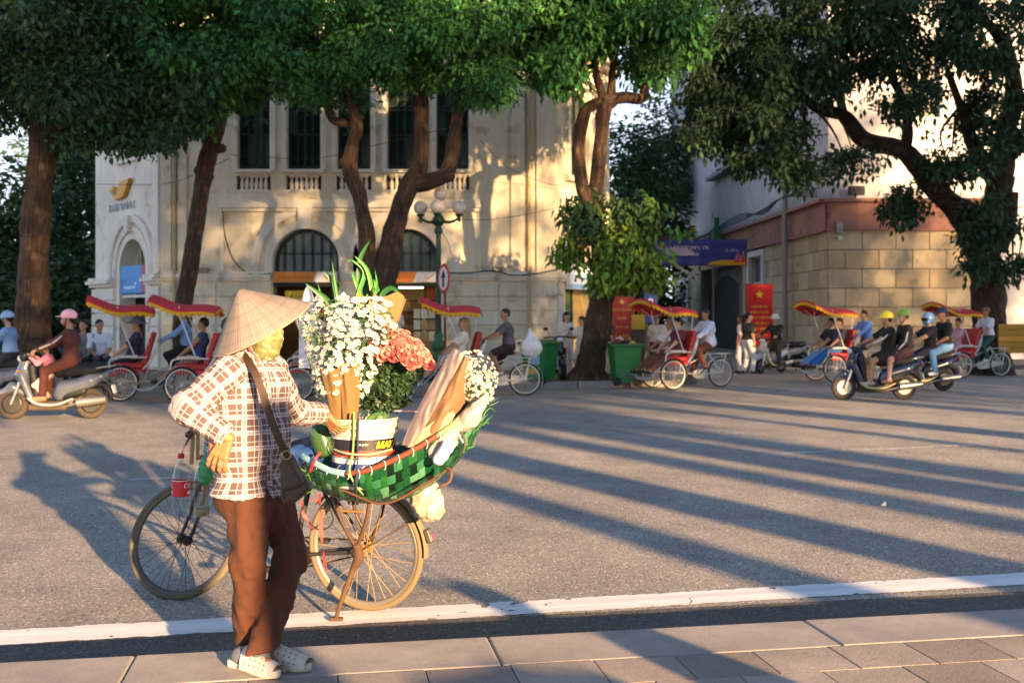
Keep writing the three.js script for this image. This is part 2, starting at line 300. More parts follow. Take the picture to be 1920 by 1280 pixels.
// A person facing +x, feet near y = 0. o: pelvis, lean, hands and feet as targets, clothes and headwear.
function person(o) {
  const g = thing('person', o.label, 'person', o.group), s = (o.h ?? 1.66) / 1.7, fem = o.fem ? 1 : 0, cell = o.cell ?? 0.02;
  const pel = V(...o.pelvis), lean = o.lean ?? 0, up = V(Math.sin(lean), Math.cos(lean), 0), side = V(0, 0, 1), fwd = V(Math.cos(lean), -Math.sin(lean), 0);
  const tw = o.twist ?? 0, sside = V(Math.sin(tw), 0, Math.cos(tw));
  const waist = pel.clone().addScaledVector(up, 0.17 * s), chest = pel.clone().addScaledVector(up, 0.36 * s).addScaledVector(fwd, -0.01), neck = pel.clone().addScaledVector(up, 0.53 * s);
  const nod = o.nod ?? R(-0.16, 0.06), head = neck.clone().add(V(Math.sin(lean * 0.4) * 0.17 + 0.02, 0.185, 0).multiplyScalar(s));
  const shW = (fem ? 0.165 : 0.19) * s * (o.wide ?? 1), sh = [-1, 1].map(k => neck.clone().addScaledVector(up, -0.06 * s).addScaledVector(sside, k * shW));
  const hip = [-1, 1].map(k => pel.clone().addScaledVector(side, k * 0.088 * s));
  const hands = [o.handL, o.handR].map((t, i) => t ? V(...t) : sh[i].clone().add(V(0.04, -0.5 * s, (i ? 1 : -1) * 0.06)));
  const arms = sh.map((a, i) => { const m = twoBone(a, hands[i], 0.285 * s, 0.25 * s, V(...((i ? o.poleR : o.poleL) ?? [-0.5, -0.8, (i ? 1 : -1) * 0.45]))); return [a, ...m]; });
  const feet = [o.footL ?? [0.0, 0.08, -0.1], o.footR ?? [0.0, 0.08, 0.1]].map(t => V(...t));
  const legs = hip.map((a, i) => { const m = twoBone(a, feet[i], 0.425 * s, 0.415 * s, V(1, 0.15, (i ? 1 : -1) * (o.knees ?? 0.1))); return [a, ...m]; });
  const fatness = (o.fat ?? 1);
  const torso = (e) => [cap(chest.clone().addScaledVector(sside, -0.075 * s), chest.clone().addScaledVector(sside, 0.075 * s), 0.112 * s * fatness + e, undefined, 0.06),
    cap(waist.clone().addScaledVector(side, -0.05 * s), waist.clone().addScaledVector(side, 0.05 * s), (fem ? 0.098 : 0.106) * s * fatness + e, undefined, 0.06), cap(hip[0].clone().addScaledVector(up, 0.04), hip[1].clone().addScaledVector(up, 0.04), 0.108 * s * fatness + e, undefined, 0.06),
    cap(sh[0], sh[1], 0.06 * s + e, undefined, 0.06)];
  const armP = (i, e, to = 2, t = 1) => { const [a, b, c] = arms[i], r = o.armThick ?? 1, out = [cap(a, to < 2 ? a.clone().lerp(b, t) : b, 0.056 * s * r + e, 0.043 * s * r + e * (to < 2 ? 1.6 : 1))]; if (to === 2) out.push(cap(b, b.clone().lerp(c, t), 0.043 * s * r + e, 0.03 * s * r + e)); return out; };
  const legP = (i, e, to = 2, t = 1) => { const [a, b, c] = legs[i], out = [cap(a, to < 2 ? a.clone().lerp(b, t) : b, 0.089 * s * fatness + e, (to < 2 ? lerp(0.089, 0.06, t) : 0.06) * s + e * (to < 2 ? 1.5 : 1))]; if (to === 2) out.push(cap(b, b.clone().lerp(c, t), 0.058 * s + e, lerp(0.058, 0.04, t) * s + e * 1.3)); return out; };
  const footDir = i => { const f = V(...((i ? o.toeR : o.toeL) ?? [1, -0.12, (i ? 1 : -1) * 0.15])).normalize(); return f; };
  const footP = (i, e) => { const c = legs[i][2], f = footDir(i); return [cap(c.clone().add(V(-0.03, -0.035, 0)), c.clone().addScaledVector(f, 0.14 * s).add(V(0, -0.032, 0)), 0.036 * s + e, 0.028 * s + e, 0.03)]; };
  const skin = o.skin ?? skinMats[Math.floor(rnd() * 3)];
  const body = [...torso(-0.012), cap(neck.clone().addScaledVector(up, -0.05), head.clone().add(V(0, -0.05, 0)), 0.058 * s, 0.05 * s, 0.03)];
  for (const i of [0, 1]) body.push(...armP(i, 0), ...legP(i, 0), ...footP(i, 0), cap(legs[i][2], legs[i][2].clone().add(V(0, -0.03, 0)), 0.038 * s));
  const yaw = o.look ?? R(-0.45, 0.45), hm = new THREE.Matrix4().makeRotationFromEuler(new THREE.Euler(0, -yaw, nod, 'YXZ')).setPosition(head).multiply(new THREE.Matrix4().makeScale(s, s, s));
  const pieces = [blob(body, cell, 0.035), HEAD.clone().applyMatrix4(hm)];
  for (const i of [0, 1]) { const d = arms[i][2].clone().sub(arms[i][1]).normalize(); const pz = V(0, -1, (i ? -1 : 1) * (o.palmIn ?? 0.4)); pieces.push(placeHand(handGeo(o.curl ?? 0.9, i ? -1 : 1, o.cell && o.cell < 0.015 ? 0.004 : 0.007), arms[i][2].clone().addScaledVector(d, -0.01), d, pz).clone()); }
  part(g, 'body', mg(pieces), skin);
  part(g, 'eyes', EYES.clone().applyMatrix4(hm), eyeMat);
  const topE = o.topE ?? 0.016, botE = o.botE ?? 0.016;
  const wr = (d, x, y, z) => d + 0.006 * N3(x * 13, y * 9, z * 13) + 0.003 * N3(x * 30, y * 22, z * 30);
  const top = [...torso(topE)];
  if (o.sleeve !== 'none') for (const i of [0, 1]) top.push(...(o.sleeve === 'short' ? armP(i, topE, 1, 0.75) : armP(i, topE * 0.8, 2, 0.94)));
  part(g, o.topName ?? (o.sleeve === 'long' ? 'shirt' : 'tee_shirt'), blob(top, cell, 0.035, wr), o.top);
  const bot = [cap(hip[0].clone().addScaledVector(up, 0.03), hip[1].clone().addScaledVector(up, 0.03), 0.108 * s * fatness + botE + 0.002, undefined, 0.05)];
  for (const i of [0, 1]) bot.push(...(o.shorts ? legP(i, botE, 1, o.shorts) : legP(i, botE, 2, 0.93)));
  part(g, o.shorts ? 'shorts' : 'trousers', blob(bot, cell, 0.03, wr), o.bottom);
  for (const i of [0, 1]) part(g, 'shoe', blob(footP(i, 0.009), 0.014, 0.02), o.shoes ?? M('#2b2623', 0.7));
  if (o.collar) part(g, 'collar', blob([cap(neck.clone().addScaledVector(fwd, 0.03).add(V(0, 0.01, -0.05)), neck.clone().addScaledVector(fwd, 0.03).add(V(0, 0.01, 0.05)), 0.03), cap(neck.clone().addScaledVector(fwd, -0.04).add(V(0, 0.02, -0.03)), neck.clone().addScaledVector(fwd, -0.04).add(V(0, 0.02, 0.03)), 0.03)], 0.012, 0.03), o.top);
  if (o.stripe) for (const i of [0, 1]) { const [a, b, c] = arms[i]; const out = V(0, 0, i ? 1 : -1).multiplyScalar(0.055); part(g, 'sleeve_stripe', limb([a.clone().add(V(0, 0.03, 0)).addScaledVector(out, 0.6), a.clone().lerp(b, 0.5).add(out), b.clone().addScaledVector(out, 0.85).add(V(-0.01, 0, 0)), b.clone().lerp(c, 0.8).addScaledVector(out, 0.7)], 0.016, 6, 4), o.stripe); }
  const add = (name, geo, mat) => part(g, name, geo.clone().applyMatrix4(hm), mat);
  if (o.hair !== 'none') add('hair', HAIR[o.hair ?? 'short'], o.hairMat ?? hairMat);
  if (o.helmet) { const hg = mg([new THREE.SphereGeometry(0.128, 20, 10, 0, Math.PI * 2, 0, Math.PI * 0.56).scale(1.06, 1, 0.96).translate(-0.01, 0.035, 0), poly(splineShape([[0.06, -0.09], [0.17, -0.06], [0.19, 0], [0.17, 0.06], [0.06, 0.09]]), 0.012, 0.003).rotateX(Math.PI / 2).rotateZ(-0.12).translate(0.01, 0.05, 0)]); add('helmet', hg, o.helmet); add('chin_strap', mg([limb([[0, 0.02, 0.11], [0.03, -0.07, 0.085], [0.05, -0.13, 0], [0.03, -0.07, -0.085], [0, 0.02, -0.11]], 0.007, 5, 3)]), blackRubber); }
  if (o.fullHelmet) { add('helmet', blob([egg(V(-0.005, 0.02, 0), 0.145, 0.135, 0.125), cap(V(0.07, -0.085, -0.05), V(0.07, -0.085, 0.05), 0.05)], 0.014, 0.05), o.fullHelmet); add('visor', blob([cap(V(0.105, 0.0, -0.05), V(0.105, 0.0, 0.05), 0.048)], 0.013, 0.02), M('#15171a', 0.15)); }
  if (o.cap) add('cap', mg([new THREE.SphereGeometry(0.115, 18, 8, 0, Math.PI * 2, 0, Math.PI * 0.5).scale(1.02, 0.95, 0.9).translate(-0.01, 0.045, 0), poly(splineShape([[0.06, -0.075], [0.17, -0.06], [0.2, 0], [0.17, 0.06], [0.06, 0.075]]), 0.012, 0.003).rotateX(Math.PI / 2).rotateZ(-0.15).translate(0, 0.055, 0)]), o.cap);
  if (o.sunhat) add('sun_hat', mg([lathe([[0.001, 0.15], [0.06, 0.147], [0.1, 0.11], [0.11, 0.06], [0.2, 0.015], [0.215, 0.0], [0.2, 0.008], [0.105, 0.05], [0.095, 0.1], [0.001, 0.142]], 24)]), o.sunhat);
  if (o.mask) add('face_mask', blob([egg(V(0.055, -0.05, 0), 0.068, 0.058, 0.072)], 0.01, 0.02), o.mask);
  return Object.assign(g, { arms, legs, headAt: head });
}
function setAt(g, x, y, z, ry = 0) { g.position.set(x, y, z); g.rotation.set(0, ry, 0); return g; }
// puts a person, modelled facing +x in a vehicle's own frame, where that vehicle stands
function ride(g, v) { g.position.copy(v.position); g.quaternion.copy(v.quaternion); return g; }
// ---------------------------------------------------------------- ground, road, pavements
const stoneGrid = (sd, n) => (u, v) => { // chips of stone: nearest of jittered points, periodic
  const x = u * n, y = v * n, xi = Math.floor(x), yi = Math.floor(y); let best = 9, id = 0;
  for (let a = -1; a <= 1; a++) for (let b = -1; b <= 1; b++) { const cx = (xi + a + n) % n, cy = (yi + b + n) % n, dx = xi + a + hash2(cx, cy, sd) - x, dy = yi + b + hash2(cx, cy, sd + 1) - y, d = dx * dx + dy * dy; if (d < best) { best = d; id = hash2(cx, cy, sd + 2); } }
  return [Math.sqrt(best), id]; };
const chips = stoneGrid(40, 220);
const asphaltMap = dataTex(1024, (u, v) => {
  const [d, id] = chips(u, v), n = tileNoise(u, v, 6, 4, 2) * 26; let s = (id - 0.5) * 36 + R(-8, 8) - (d > 0.64 ? 24 : 0); if (id > 0.965) s += 44; if (id < 0.05) s -= 34;
  const b = 134 + n + s; return [b * 1.04, b * 0.985, b * 0.91];
});
const asphaltBump = dataTex(1024, (u, v) => { const [d, id] = chips(u, v), n = 90 + 110 * (1 - Math.min(1, d)) * (0.4 + 0.6 * id) + 40 * tileNoise(u, v, 12, 3, 4); return [n, n, n]; }, false);
const asphalt = new THREE.MeshStandardMaterial({ map: asphaltMap, bumpMap: asphaltBump, bumpScale: 0.0055, roughness: 0.93, vertexColors: true });
{
  const g = new THREE.PlaneGeometry(600, 600).rotateX(-Math.PI / 2).translate(0, -0.05, -120);
  struct('ground', uvBox(g, 0.2), M('#6b6457', 0.95));
  const nx = 240, nz = 200, road = sheet(1, 1, nx, nz, (u, v) => { const x = -75 + 150 * u, z = 22 - 120 * v; return [x, 0, z, x / 2.4, z / 2.4]; });
  const c = [], p = road.attributes.position;
  for (let i = 0; i < p.count; i++) { const x = p.getX(i), z = p.getZ(i), n = 1 + 0.34 * fbm(x * 0.35, 0, z * 0.5, 3) + 0.14 * fbm(x * 1.7, 3, z * 1.9, 2); const s = 0.98 * n; c.push(s * 1.0, s * 0.99, s * 0.97); }
  road.setAttribute('color', new THREE.Float32BufferAttribute(c, 3));
  struct('road', road, asphalt);
}
const stoneMap = dataTex(512, (u, v) => { const n = tileNoise(u, v, 5, 4, 21) * 30 + R(-26, 26); const b = 178 + n; return [b, b * 0.98, b * 0.95]; });
const stoneBump = dataTex(256, (u, v) => { const n = 128 + tileNoise(u, v, 30, 3, 6) * 60 + R(-40, 40); return [n, n, n]; }, false);
const slabMats = ['#cdbfb4', '#c3b3a8', '#d2c5bb', '#bbada2'].map(c => new THREE.MeshStandardMaterial({ color: c, map: stoneMap, bumpMap: stoneBump, bumpScale: 0.0025, roughness: 0.9 }));
const kerbMats = ['#d3cac3', '#c9c0ba', '#d9d1ca'].map(c => new THREE.MeshStandardMaterial({ color: c, map: stoneMap, bumpMap: stoneBump, bumpScale: 0.0012, roughness: 0.8 }));
const KERB_H = 0.16;
{ // near pavement: its own frame along the kerb
  const at = o => { o.position.set(0, 0, -4.93); o.rotation.y = 10 * Math.PI / 180; o.userData.kind = 'structure'; scene.add(o); return o; };
  const bed = at(part(scene, 'pavement_bed', uvBox(box(0, 0.06, 15.42, 90, 0.16, 30), 1), M('#6f675f', 0.95)));
  const kerb = at(new THREE.Group()); kerb.name = 'kerb';
  reseed(5);
  for (let i = -14; i < 14; i++) { const len = 1.55; part(kerb, 'kerb_stone', uvBox(rbox(i * len + 0.66, KERB_H / 2 - 0.02 + R(-0.002, 0.002), 0.205, len - 0.004, KERB_H + 0.04, 0.41, 0.012), 1.1), pick(kerbMats)); }
  const pav = at(new THREE.Group()); pav.name = 'pavement';
  let n = 0;
  for (let r = 0; r < 9; r++) for (let i = -17; i < 17 && n < 300; i++) {
    const w = 0.36, d = 0.3; n++;
    part(pav, 'paving_slab', uvBox(rbox(i * w + (r % 2) * 0.18 + 0.1, KERB_H - 0.02 + R(-0.0025, 0.001), 0.418 + d * (r + 0.5), w - 0.0045, 0.04, d - 0.0045, 0.003), 0.9), pick(slabMats));
  }
  const rest = [];
  for (let r = 0; r < 9; r++) for (const s of [-1, 1]) rest.push(box(s * 26.2 + 0.1, KERB_H - 0.02, 0.418 + 0.3 * (r + 0.5), 40, 0.036, 0.292));
  for (let r = 0; r < 40; r++) rest.push(box(0, KERB_H - 0.02, 0.418 + 2.7 + 0.36 * (r + 0.5), 90, 0.038, 0.35));
  const rs = part(pav, 'paving_row', uvBox(mg(rest), 0.9), slabMats[0]); rs.userData.kind = 'stuff';
}
{ // concrete gutter by the near kerb; dark tone holds grime and painted kerb shadow
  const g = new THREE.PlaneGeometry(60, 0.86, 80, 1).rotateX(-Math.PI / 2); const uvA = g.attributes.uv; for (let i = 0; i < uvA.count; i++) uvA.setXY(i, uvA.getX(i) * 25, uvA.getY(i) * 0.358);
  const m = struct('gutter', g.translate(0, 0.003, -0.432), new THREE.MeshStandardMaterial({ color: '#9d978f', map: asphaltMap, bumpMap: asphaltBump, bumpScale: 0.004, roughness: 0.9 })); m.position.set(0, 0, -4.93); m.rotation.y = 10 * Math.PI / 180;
}
{ // worn white edge line, and two faint lane dashes
  const alpha = (seedz, thr, wrn) => { const w = 2048, h = 64, d = new Uint8Array(w * h * 4);
    for (let j = 0; j < h; j++) for (let i = 0; i < w; i++) {
      const x = i / w * 12, y = j / h * 0.3, e = Math.min(j, h - 1 - j) / h; let n = fbm(x * 9 + seedz, y * 9, 3, 4) + 0.5 * fbm(x * 1.1 + seedz, y, 8, 2);
      const crack = Math.abs(N3(x * 3 + seedz, y * 6, 2)) < 0.012 && N3(x * 0.8 + seedz, 0, 4) > 0.05;
      const edge = 0.06 + 0.05 * N3(x * 14, j > h / 2 ? 5 : 9, 1);
      const on = !crack && e > edge && n > thr - (e - 0.1) * wrn; const k = (j * w + i) * 4; d[k] = d[k + 1] = d[k + 2] = on ? 255 : 0; d[k + 3] = 255; }
    const t = new THREE.DataTexture(d, w, h); t.wrapS = THREE.RepeatWrapping; t.magFilter = THREE.LinearFilter; t.needsUpdate = true; return t; };
  const paintMap = dataTex(256, (u, v) => { const b = 214 + 26 * tileNoise(u, v, 5, 4, 3) + R(-14, 14); return [b, b * 0.975, b * 0.95]; });
  const mk = (name, a, b, w, mat) => { const d = b.clone().sub(a), L = d.length(); const g = new THREE.PlaneGeometry(L, w, 60, 1).rotateX(-Math.PI / 2); uvScale(g, L / 12, 1); const m = struct(name, g, mat); m.position.copy(a).add(b).multiplyScalar(0.5); m.position.y = 0.004; m.rotation.y = -Math.atan2(d.z, d.x); return m; };
  const line = new THREE.MeshStandardMaterial({ map: paintMap, alphaMap: alpha(2, -0.24, 0.2), alphaTest: 0.5, roughness: 0.8, bumpMap: asphaltBump, bumpScale: 0.0015 });
  mk('edge_line', V(-34, 0, -5.97 + 34 * 0.2126), V(34, 0, -5.97 - 34 * 0.2126), 0.31, line);
  const faint = new THREE.MeshStandardMaterial({ color: '#d5d2cc', map: paintMap, alphaMap: alpha(7, 0.02, 0.3), alphaTest: 0.5, roughness: 0.85 });
  const gp = (x, y) => { const Z = FOC * EYE / (y - HORIZON); return V((x - 960) * Z / FOC, 0, -Z); };
  mk('lane_dash', gp(1465, 850), gp(1825, 834), 0.17, faint); mk('lane_dash', gp(240, 899), gp(400, 894), 0.12, faint); mk('lane_dash', gp(-600, 960), gp(-250, 935), 0.15, faint);
  single('litter', blob([egg(V(0, 0.012, 0), 0.02, 0.012, 0.012), egg(V(0.012, 0.025, 0.004), 0.012, 0.018, 0.006)], 0.005, 0.01).translate(gp(1657, 949).x, 0, gp(1657, 949).z), M('#efeae2', 0.8), 'small crumpled white scrap of paper lying on the open road', 'litter');
  single('litter', blob([egg(V(0, 0.02, 0), 0.07, 0.02, 0.05), egg(V(0.05, 0.03, 0.02), 0.04, 0.025, 0.03)], 0.012, 0.02).translate(gp(1060, 727).x, 0, gp(1060, 727).z), M('#d8d2c8', 0.8), 'pale crumpled bag lying by the far kerb near the parked scooter', 'litter');
}
{ // pavements across the road
  const farMat = new THREE.MeshStandardMaterial({ color: '#a59a8e', map: stoneMap, roughness: 0.92 });
  const slab = (pts, h) => uvBox(new THREE.ExtrudeGeometry(new THREE.Shape(pts.map(p => new THREE.Vector2(p[0], p[1]))), { depth: h, bevelEnabled: false }).rotateX(-Math.PI / 2), 0.6);
  const L = x => 25.0 + 0.2126 * x;
  struct('far_pavement', slab([[-60, L(-60)], [3.6, L(3.6)], [4.6, L(4.6) + 0.6], [5.0, 28.5], [5.2, 70], [-60, 70]].reverse(), 0.14), farMat);
  struct('far_pavement', slab([[9.4, 34.5], [10.2, 33.2], [60, 43], [60, 75], [9.2, 75]].reverse(), 0.14), farMat);
  const k = new THREE.Group(); k.name = 'far_kerb'; k.userData.kind = 'structure'; scene.add(k);
  for (let i = -24; i < 3; i++) { const x = i * 1.25 + 0.9; const m = part(k, 'kerb_stone', uvBox(rbox(0, 0.065, 0, 1.24, 0.17, 0.24, 0.015), 1), pick(kerbMats)); m.position.set(x, 0, -L(x) + 0.13); m.rotation.y = 12 * Math.PI / 180; }
}
// ---------------------------------------------------------------- the corner building with arches
function plaster(hex, amt, sd) {
  const c = new THREE.Color(hex).convertLinearToSRGB ? new THREE.Color(hex) : 0; const q = c.clone().convertLinearToSRGB();
  const t = dataTex(512, (u, v) => { const streak = tileNoise(u, v, 40, 3, sd, 5) * 16 * amt, big = tileNoise(u, v, 3, 4, sd + 3) * 34 * amt, f = R(-7, 7); const spot = tileNoise(u, v, 9, 4, sd + 8); const st = spot > 0.24 ? -(spot - 0.24) * 190 * amt : 0;
    const k = 1 + (streak + big + f + st) / 255; return [q.r * 255 * k, q.g * 255 * k, q.b * 255 * (k - 0.01 * amt)]; });
  return new THREE.MeshStandardMaterial({ map: t, roughness: 0.93, bumpMap: grain, bumpScale: 0.004, side: THREE.DoubleSide });
}
const cream = plaster('#dccfb4', 1, 11), creamTrim = plaster('#ded4bf', 0.8, 23), whiteWall = plaster('#e2d9c9', 0.8, 37), whiteTrim = plaster('#dfd6c8', 0.7, 41);
const greenFrame = M('#1d2a24', 0.55), darkGlass = M('#1b2622', 0.16), curtainGlass = M('#3b4a44', 0.25), interiorDark = M('#2a241c', 0.9);
function framed(g, matrix) { return { put: (name, geo, mat, parent = g, label) => part(parent, name, geo.applyMatrix4(matrix), mat, label) }; }
const rectPath = (x0, y0, x1, y1) => { const p = new THREE.Path(); p.moveTo(x0, y0); p.lineTo(x1, y0); p.lineTo(x1, y1); p.lineTo(x0, y1); p.closePath(); return p; };
const archPath = (cx, r, y0, spring) => { const p = new THREE.Path(); p.moveTo(cx - r, y0); p.lineTo(cx + r, y0); p.lineTo(cx + r, spring); p.absarc(cx, spring, r, 0, Math.PI, false); p.closePath(); return p; };
function wallGeo(w, h, holes, t = 0.45, x0 = 0) { const s = new THREE.Shape(); s.moveTo(x0, 0); s.lineTo(x0 + w, 0); s.lineTo(x0 + w, h); s.lineTo(x0, h); s.closePath(); s.holes = holes; return uvBox(new THREE.ExtrudeGeometry(s, { depth: t, bevelEnabled: false, curveSegments: 24 }).translate(0, 0, -t), 0.25); }
function archRing(cx, r0, r1, y0, spring, d, z) { const s = new THREE.Shape(); s.moveTo(cx - r1, y0); s.lineTo(cx - r0, y0); s.lineTo(cx - r0, spring); s.absarc(cx, spring, r0, Math.PI, 0, true); s.lineTo(cx + r0, y0); s.lineTo(cx + r1, y0); s.lineTo(cx + r1, spring); s.absarc(cx, spring, r1, 0, Math.PI, false); s.closePath(); return uvBox(new THREE.ExtrudeGeometry(s, { depth: d, bevelEnabled: true, bevelSize: 0.02, bevelThickness: 0.02, bevelSegments: 2, curveSegments: 28 }).translate(0, 0, z), 0.25); }
const keystone = (cx, y0, y1, w, d) => uvBox(poly([[cx - w * 0.42, y0], [cx + w * 0.42, y0], [cx + w * 0.55, y1], [cx - w * 0.55, y1]], d, 0.015).translate(0, 0, d / 2), 0.25);
function moulding(x0, x1, y, h, d) { return uvBox(mg([box((x0 + x1) / 2, y, d / 2 - 0.05, x1 - x0, h * 0.36, d + 0.1), box((x0 + x1) / 2, y + h * 0.36, d * 0.36 - 0.05, x1 - x0 - 0.03, h * 0.3, d * 0.7 + 0.1), box((x0 + x1) / 2, y - h * 0.34, d * 0.3 - 0.05, x1 - x0 - 0.03, h * 0.3, d * 0.6 + 0.1)]), 0.25); }
// a tall window or shutter: frame part, each pane a sub-part
function windowUnit(F, x0, x1, y0, y1, cols, rows, z, paneMat, fr = greenFrame) {
  const b = 0.045, w = x1 - x0, bars = [box(x0 + b / 2, (y0 + y1) / 2, z, b, y1 - y0, 0.08), box(x1 - b / 2, (y0 + y1) / 2, z, b, y1 - y0, 0.08), box((x0 + x1) / 2, y0 + b / 2, z, w - 2 * b, b, 0.079), box((x0 + x1) / 2, y1 - b / 2, z, w - 2 * b, b, 0.079)];
  const cw = (w - 2 * b) / cols, rh = rows.map(r => y0 + r * (y1 - y0));
  for (let i = 1; i < cols; i++) bars.push(box(x0 + b + i * cw, (y0 + y1) / 2, z, i === cols / 2 ? 0.07 : 0.04, y1 - y0 - 2 * b, 0.07));
  for (const r of rh.slice(1, -1)) bars.push(box((x0 + x1) / 2, r, z, w - 2 * b, 0.055, 0.066));
  const fm = F.put('window', mg(bars), fr);
  for (let j = 0; j < rh.length - 1; j++) for (let i = 0; i < cols; i++) F.put('pane', box(x0 + b + (i + 0.5) * cw, (rh[j] + rh[j + 1]) / 2, z - 0.02, cw - 0.02, rh[j + 1] - rh[j] - 0.02, 0.012), Array.isArray(paneMat) ? pick(paneMat) : paneMat, fm);
  return fm;
}
const balusterGeo = lathe([[0.001, 0], [0.07, 0], [0.07, 0.05], [0.04, 0.08], [0.065, 0.2], [0.05, 0.3], [0.03, 0.4], [0.045, 0.43], [0.07, 0.46], [0.07, 0.5], [0.001, 0.5]], 10);
const corner = thing('corner_building', 'cream corner building with arched doorways, tall dark windows and balustrades', 'building');
const ZF = 31, mx = x => (x - 960) * ZF / FOC, my = (y, Z = ZF) => EYE - (y - HORIZON) * Z / FOC;
{
  const F = framed(corner, new THREE.Matrix4().makeTranslation(0, 0, -ZF)), X0 = mx(302), X1 = mx(1045), H = 13.5;
  reseed(77);
  const wins = [[445, 505], [538, 600], [632, 694], [726, 788], [818, 878]], holes = [], wy0 = my(318), wy1 = my(128), by0 = my(360), by1 = my(326);
  for (const [a, b] of wins) { holes.push(rectPath(mx(a), wy0, mx(b), wy1)); holes.push(rectPath(mx(a) - 0.03, by0, mx(b) + 0.03, by1)); }
  const arches = [[mx(573.5), mx(635) - mx(573.5)], [mx(761), mx(822) - mx(761)]], spring = my(490);
  for (const [c, r] of arches) holes.push(archPath(c, r, 0.0, spring));
  F.put('wall', wallGeo(X1 - X0, H, holes, 0.5, X0), cream);
  for (const [a, b] of wins) {
    windowUnit(F, mx(a), mx(b), wy0, wy1, 4, [0, 0.04, 0.36, 0.6, 0.64, 1], -0.25, [darkGlass, darkGlass, curtainGlass]);
    F.put('window_sill', uvBox(rbox(mx((a + b) / 2), wy0 - 0.05, 0.02, mx(b) - mx(a) + 0.22, 0.1, 0.3, 0.02), 0.25), creamTrim);
    F.put('balustrade_back', box(mx((a + b) / 2), (by0 + by1) / 2, -0.45, mx(b) - mx(a) + 0.1, by1 - by0 + 0.05, 0.06), M('#6d5f48', 0.95));
    F.put('balustrade_rail', uvBox(mg([box(mx((a + b) / 2), by0 + 0.03, -0.08, mx(b) - mx(a) + 0.05, 0.06, 0.2), box(mx((a + b) / 2), by1 - 0.025, -0.08, mx(b) - mx(a) + 0.05, 0.05, 0.2)]), 0.25), creamTrim);
    for (let i = 0; i < 6; i++) F.put('baluster', balusterGeo.clone().scale(1, (by1 - by0 - 0.1) / 0.5, 1).translate(lerp(mx(a) + 0.05, mx(b) - 0.05, (i + 0.5) / 6), by0 + 0.05, -0.08), creamTrim);
    F.put('window_surround', uvBox(mg([box(mx(a) - 0.09, (wy0 + wy1) / 2, 0.012, 0.14, wy1 - wy0, 0.09), box(mx(b) + 0.09, (wy0 + wy1) / 2, 0.012, 0.14, wy1 - wy0, 0.09)]), 0.25), creamTrim);
  }
  F.put('cornice', moulding(mx(412), mx(902), my(386), 0.34, 0.2), creamTrim);
  F.put('cornice', moulding(X0 - 0.1, X1 + 0.1, my(80), 0.5, 0.45), creamTrim);
  F.put('panel_frame', uvBox(mg([box(mx(416), (my(398) + my(515)) / 2, 0.01, 0.1, my(398) - my(515), 0.1), box(mx(899), (my(398) + my(515)) / 2, 0.01, 0.1, my(398) - my(515), 0.1)]), 0.25), creamTrim);
  for (const [c, r] of arches) {
    F.put('arch_moulding', archRing(c, r + 0.03, r + 0.22, my(515), spring, 0.05, -0.03), creamTrim);
    F.put('arch_moulding', archRing(c, r + 0.42, r + 0.6, my(515), spring, 0.07, -0.03), whiteTrim);
    F.put('keystone', keystone(c, spring + r - 0.02, my(388), 0.4, 0.22), whiteTrim);
  }
  // string course and rusticated blocks below it, between the arches
  const solid = [[X0, arches[0][0] - arches[0][1] - 0.06], [arches[0][0] + arches[0][1] + 0.06, arches[1][0] - arches[1][1] - 0.06], [arches[1][0] + arches[1][1] + 0.06, X1]];
  for (const [a, b] of solid) F.put('string_course', moulding(a, b, my(518), 0.26, 0.14), creamTrim);
  const rows = 6, top = my(530), rh = (top - 0.2) / rows;
  for (const [a, b] of solid) for (let j = 0; j < rows; j++) { const n = Math.max(1, Math.round((b - a) / 1.9)), w = (b - a) / n; for (let i = 0; i < n; i++) F.put('stone_block', uvBox(rbox(a + (i + 0.5) * w, 0.2 + (j + 0.5) * rh, 0.0, w - 0.022, rh - 0.03, 0.09, 0.014), 0.25), pick([cream, creamTrim, cream])); }
  for (const [a, b] of solid) F.put('plinth', uvBox(box((a + b) / 2, 0.1, 0.03, b - a, 0.2, 0.16), 0.25), creamTrim);
  // pilasters, downpipes, loose cables and junction boxes
  for (const [a, b] of [[302, 322], [334, 350], [958, 984], [1006, 1040]]) F.put('pilaster', uvBox(box((mx(a) + mx(b)) / 2, (my(520) + H) / 2, 0.015, mx(b) - mx(a), H - my(520), 0.13), 0.25), cream);
  for (const x of [328, 992]) F.put('downpipe', mg([rod([mx(x), 0.15, 0.1], [mx(x), H, 0.1], 0.055, 10), ...[3, 5, 7.5, 10].map(y => rod([mx(x), y, 0.1], [mx(x), y + 0.1, 0.1], 0.072, 10))]), M('#b59f78', 0.7));
  F.put('wall_cable', mg([limb([[mx(418), my(385), 0.12], [mx(422), my(440), 0.05], [mx(440), my(490), 0.04], [mx(470), my(514), 0.09], [mx(508), my(513), 0.1]], 0.016, 5, 5), limb([[mx(826), my(512), 0.2], [mx(880), my(512), 0.22], [mx(925), my(508), 0.22], [mx(960), my(516), 0.2], [mx(1000), my(514), 0.22], [mx(1044), my(506), 0.2]], 0.018, 5, 5)]), M('#2a2622', 0.8));
  for (const [x, y] of [[933, 505], [383, 507]]) F.put('junction_box', rbox(mx(x), my(y), 0.12, 0.3, 0.14, 0.16, 0.02), M('#8d8162', 0.7));
